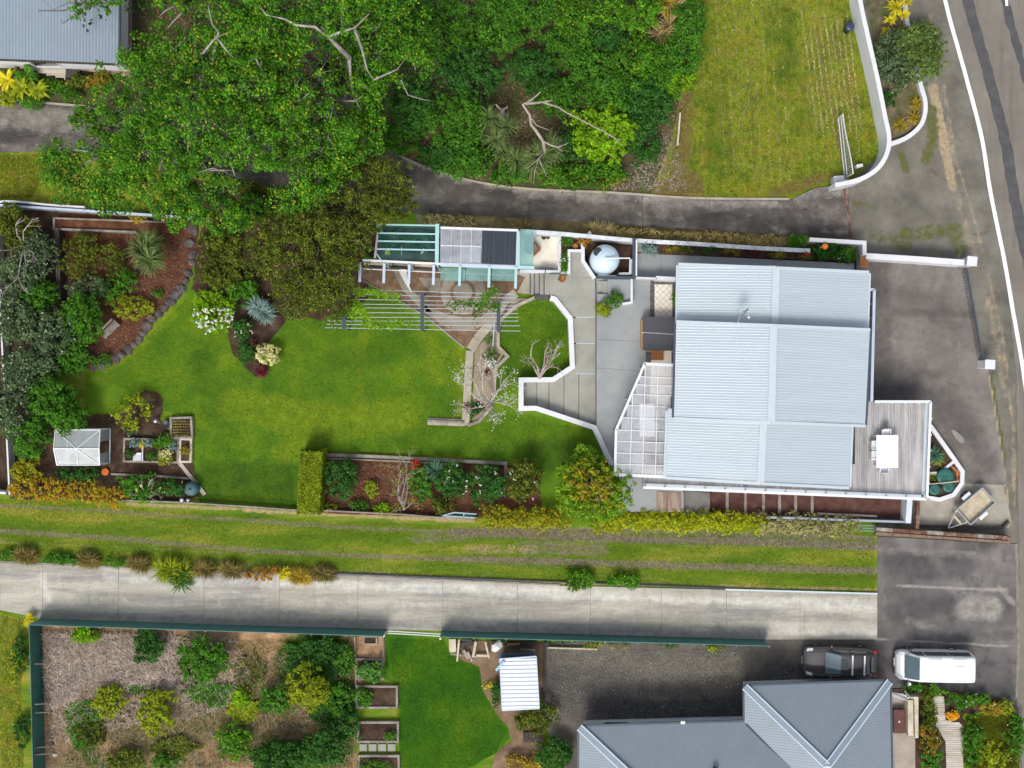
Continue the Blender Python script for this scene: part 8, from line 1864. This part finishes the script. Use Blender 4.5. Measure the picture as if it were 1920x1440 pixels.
# white van, nose to the left
van = root('parked_van', 'white passenger van parked near the street on the lower forecourt', 'van', (0, 0, 0))
rows = [(-2.45, .55, .30, .62, .70), (-2.40, .78, .24, .80, .88), (-2.15, .88, .20, .98, 1.06), (-1.85, .92, .20, 1.08, 1.14), (-1.4, .93, .20, 1.12, 1.15), (0, .94, .20, 1.12, 1.15), (1.8, .94, .20, 1.12, 1.15), (2.3, .92, .22, 1.12, 1.15), (2.44, .86, .26, 1.1, 1.12)]
loft(body_secs(rows), 'body', vanp, van, 2)
cab = [(-2.0, .80, 1.10), (-1.6, .79, 1.60), (-1.30, .775, 1.92), (-1.0, .77, 1.97), (0, .77, 1.99), (1.6, .77, 1.99), (2.15, .76, 1.96), (2.32, .74, 1.85), (2.42, .72, 1.12)]
secs = []
for x, w, z in cab:
    zb = 1.05; wb = .90
    half = [(wb, zb), (w + (wb - w) * .45, zb + (z - zb) * .6), (w + .02, max(zb + .01, z - .10)), (w * .88, max(zb + .02, z - .01)), (0, z + .015)]
    secs.append([(x, -y, q) for y, q in half] + [(x, y, q) for y, q in half[-2::-1]])
loft(secs, 'cabin', vanp, van, 2)
quadp('windscreen', [(-2.0, -.70, 1.13), (-2.0, .70, 1.13), (-1.33, .66, 1.90), (-1.33, -.66, 1.90)], wglass, van, .05)
for s in (-1, 1):
    quadp('side_window', [(-1.75, s * .90, 1.16), (-.95, s * .90, 1.16), (-.95, s * .81, 1.72), (-1.40, s * .81, 1.72)], cglass, van, .02)
    quadp('side_window', [(-.85, s * .90, 1.18), (.62, s * .90, 1.18), (.62, s * .81, 1.72), (-.85, s * .81, 1.72)], cglass, van, .02)
    quadp('side_window', [(.68, s * .90, 1.18), (2.10, s * .90, 1.18), (2.02, s * .81, 1.72), (.68, s * .81, 1.72)], cglass, van, .02)
    MB().box((-1.72, s * 1.06, 1.18), (.16, .18, .26)).build('wing_mirror', vanp if s < 0 else blackp, van, bevel=.03)
    quadp('headlamp', [(-2.30, s * .82, .86), (-2.08, s * .87, .98), (-2.14, s * .66, 1.03), (-2.36, s * .60, .90)], lampm, van, .03)
    for x0, x1 in ((-.85, .05), (.75, 1.65)): MB().bar((x0, s * .66, 2.0), (x1, s * .66, 2.0), .022, .018).build('roof_seam', steel, van)
    MB().box((2.43, s * .82, .95), (.05, .12, .40)).build('tail_lamp', redlamp, van, bevel=.02)
for x in (-1.55, 1.30):
    for s in (-1, 1): wheel(van, x, s * .86, .33)
MB().box((-2.42, 0, .42), (.08, 1.3, .22)).build('bumper_grille', navy, van, bevel=.03)
m = MB()
for s in (-1, 1): m.bar((-2.02, s * .2 - .1, 1.20), (-1.86, s * .2 + .45, 1.34), .022, .02)
m.build('wiper', blackp, van)
MB().bar((-2.32, -.66, 1.02), (-2.32, .66, 1.02), .02, .015).build('bonnet_seam', steel, van)
MB().box((1.2, 0, 2.02), (.5, .5, .03)).build('roof_vent', vanp, van, bevel=.01)
MB().box((-2.47, .1, .45), (.03, .5, .12)).build('number_plate', whitem, van)
van.scale = (.95, 1, 1); b = P(1741, 1241); van.location = (b.x, b.y, ZL[0] * .5 + .02); van.rotation_euler = (0, 0, math.radians(-1.0))
# trailer
trl2 = root('box_trailer', 'empty galvanised box trailer with a plywood floor standing at an angle', 'trailer', (0, 0, 0))
ply = surf('stained_plywood', [(.3, (.34, .29, .20)), (.5, (.46, .40, .28)), (.7, (.56, .50, .38))], scale=2, fine=20, finec=.15, patches=[(2.2, .62, .7, (.12, .10, .07), .7)])
MB().box((0, 0, .50), (2.0, 1.22, .03)).build('floor', ply, trl2)
for y in (-.62, .62): MB().box((0, y, .66), (2.06, .04, .32)).build('side_wall', steel, trl2)
for x in (-1.02, 1.02): MB().box((x, 0, .66), (.04, 1.2, .32)).build('end_wall', steel, trl2)
for y in (-.62, .62): MB().bar((-1.04, y, .83), (1.04, y, .83), .06, .03).build('top_rail', steel, trl2)
for x in (-1.03, 1.03): MB().bar((x, -.6, .835), (x, .6, .835), .06, .03).build('top_rail', steel, trl2)
for y in (-.5, .5): MB().bar((-1.0, y, .45), (-2.15, 0, .45), .06, .06).build('drawbar', steel, trl2)
MB().box((-2.2, 0, .47), (.18, .1, .08)).build('coupling', blackp, trl2)
MB().bar((-1.35, -.34, .47), (-1.35, .34, .47), .12, .04).build('cross_plate', timber_p, trl2)
for s in (-1, 1):
    wheel(trl2, .05 if s > 0 else -.05, s * .80, .28)
    MB().box((0.0, s * .80, .60), (.62, .24, .035)).build('mudguard', whitem, trl2, bevel=.01)
a_, b_ = P(1813, 968, .5), P(1851, 928, .5)
ctr = P(1826, 948, .5); trl2.location = (ctr.x, ctr.y, .05)
trl2.rotation_euler = (0, 0, math.radians(41))
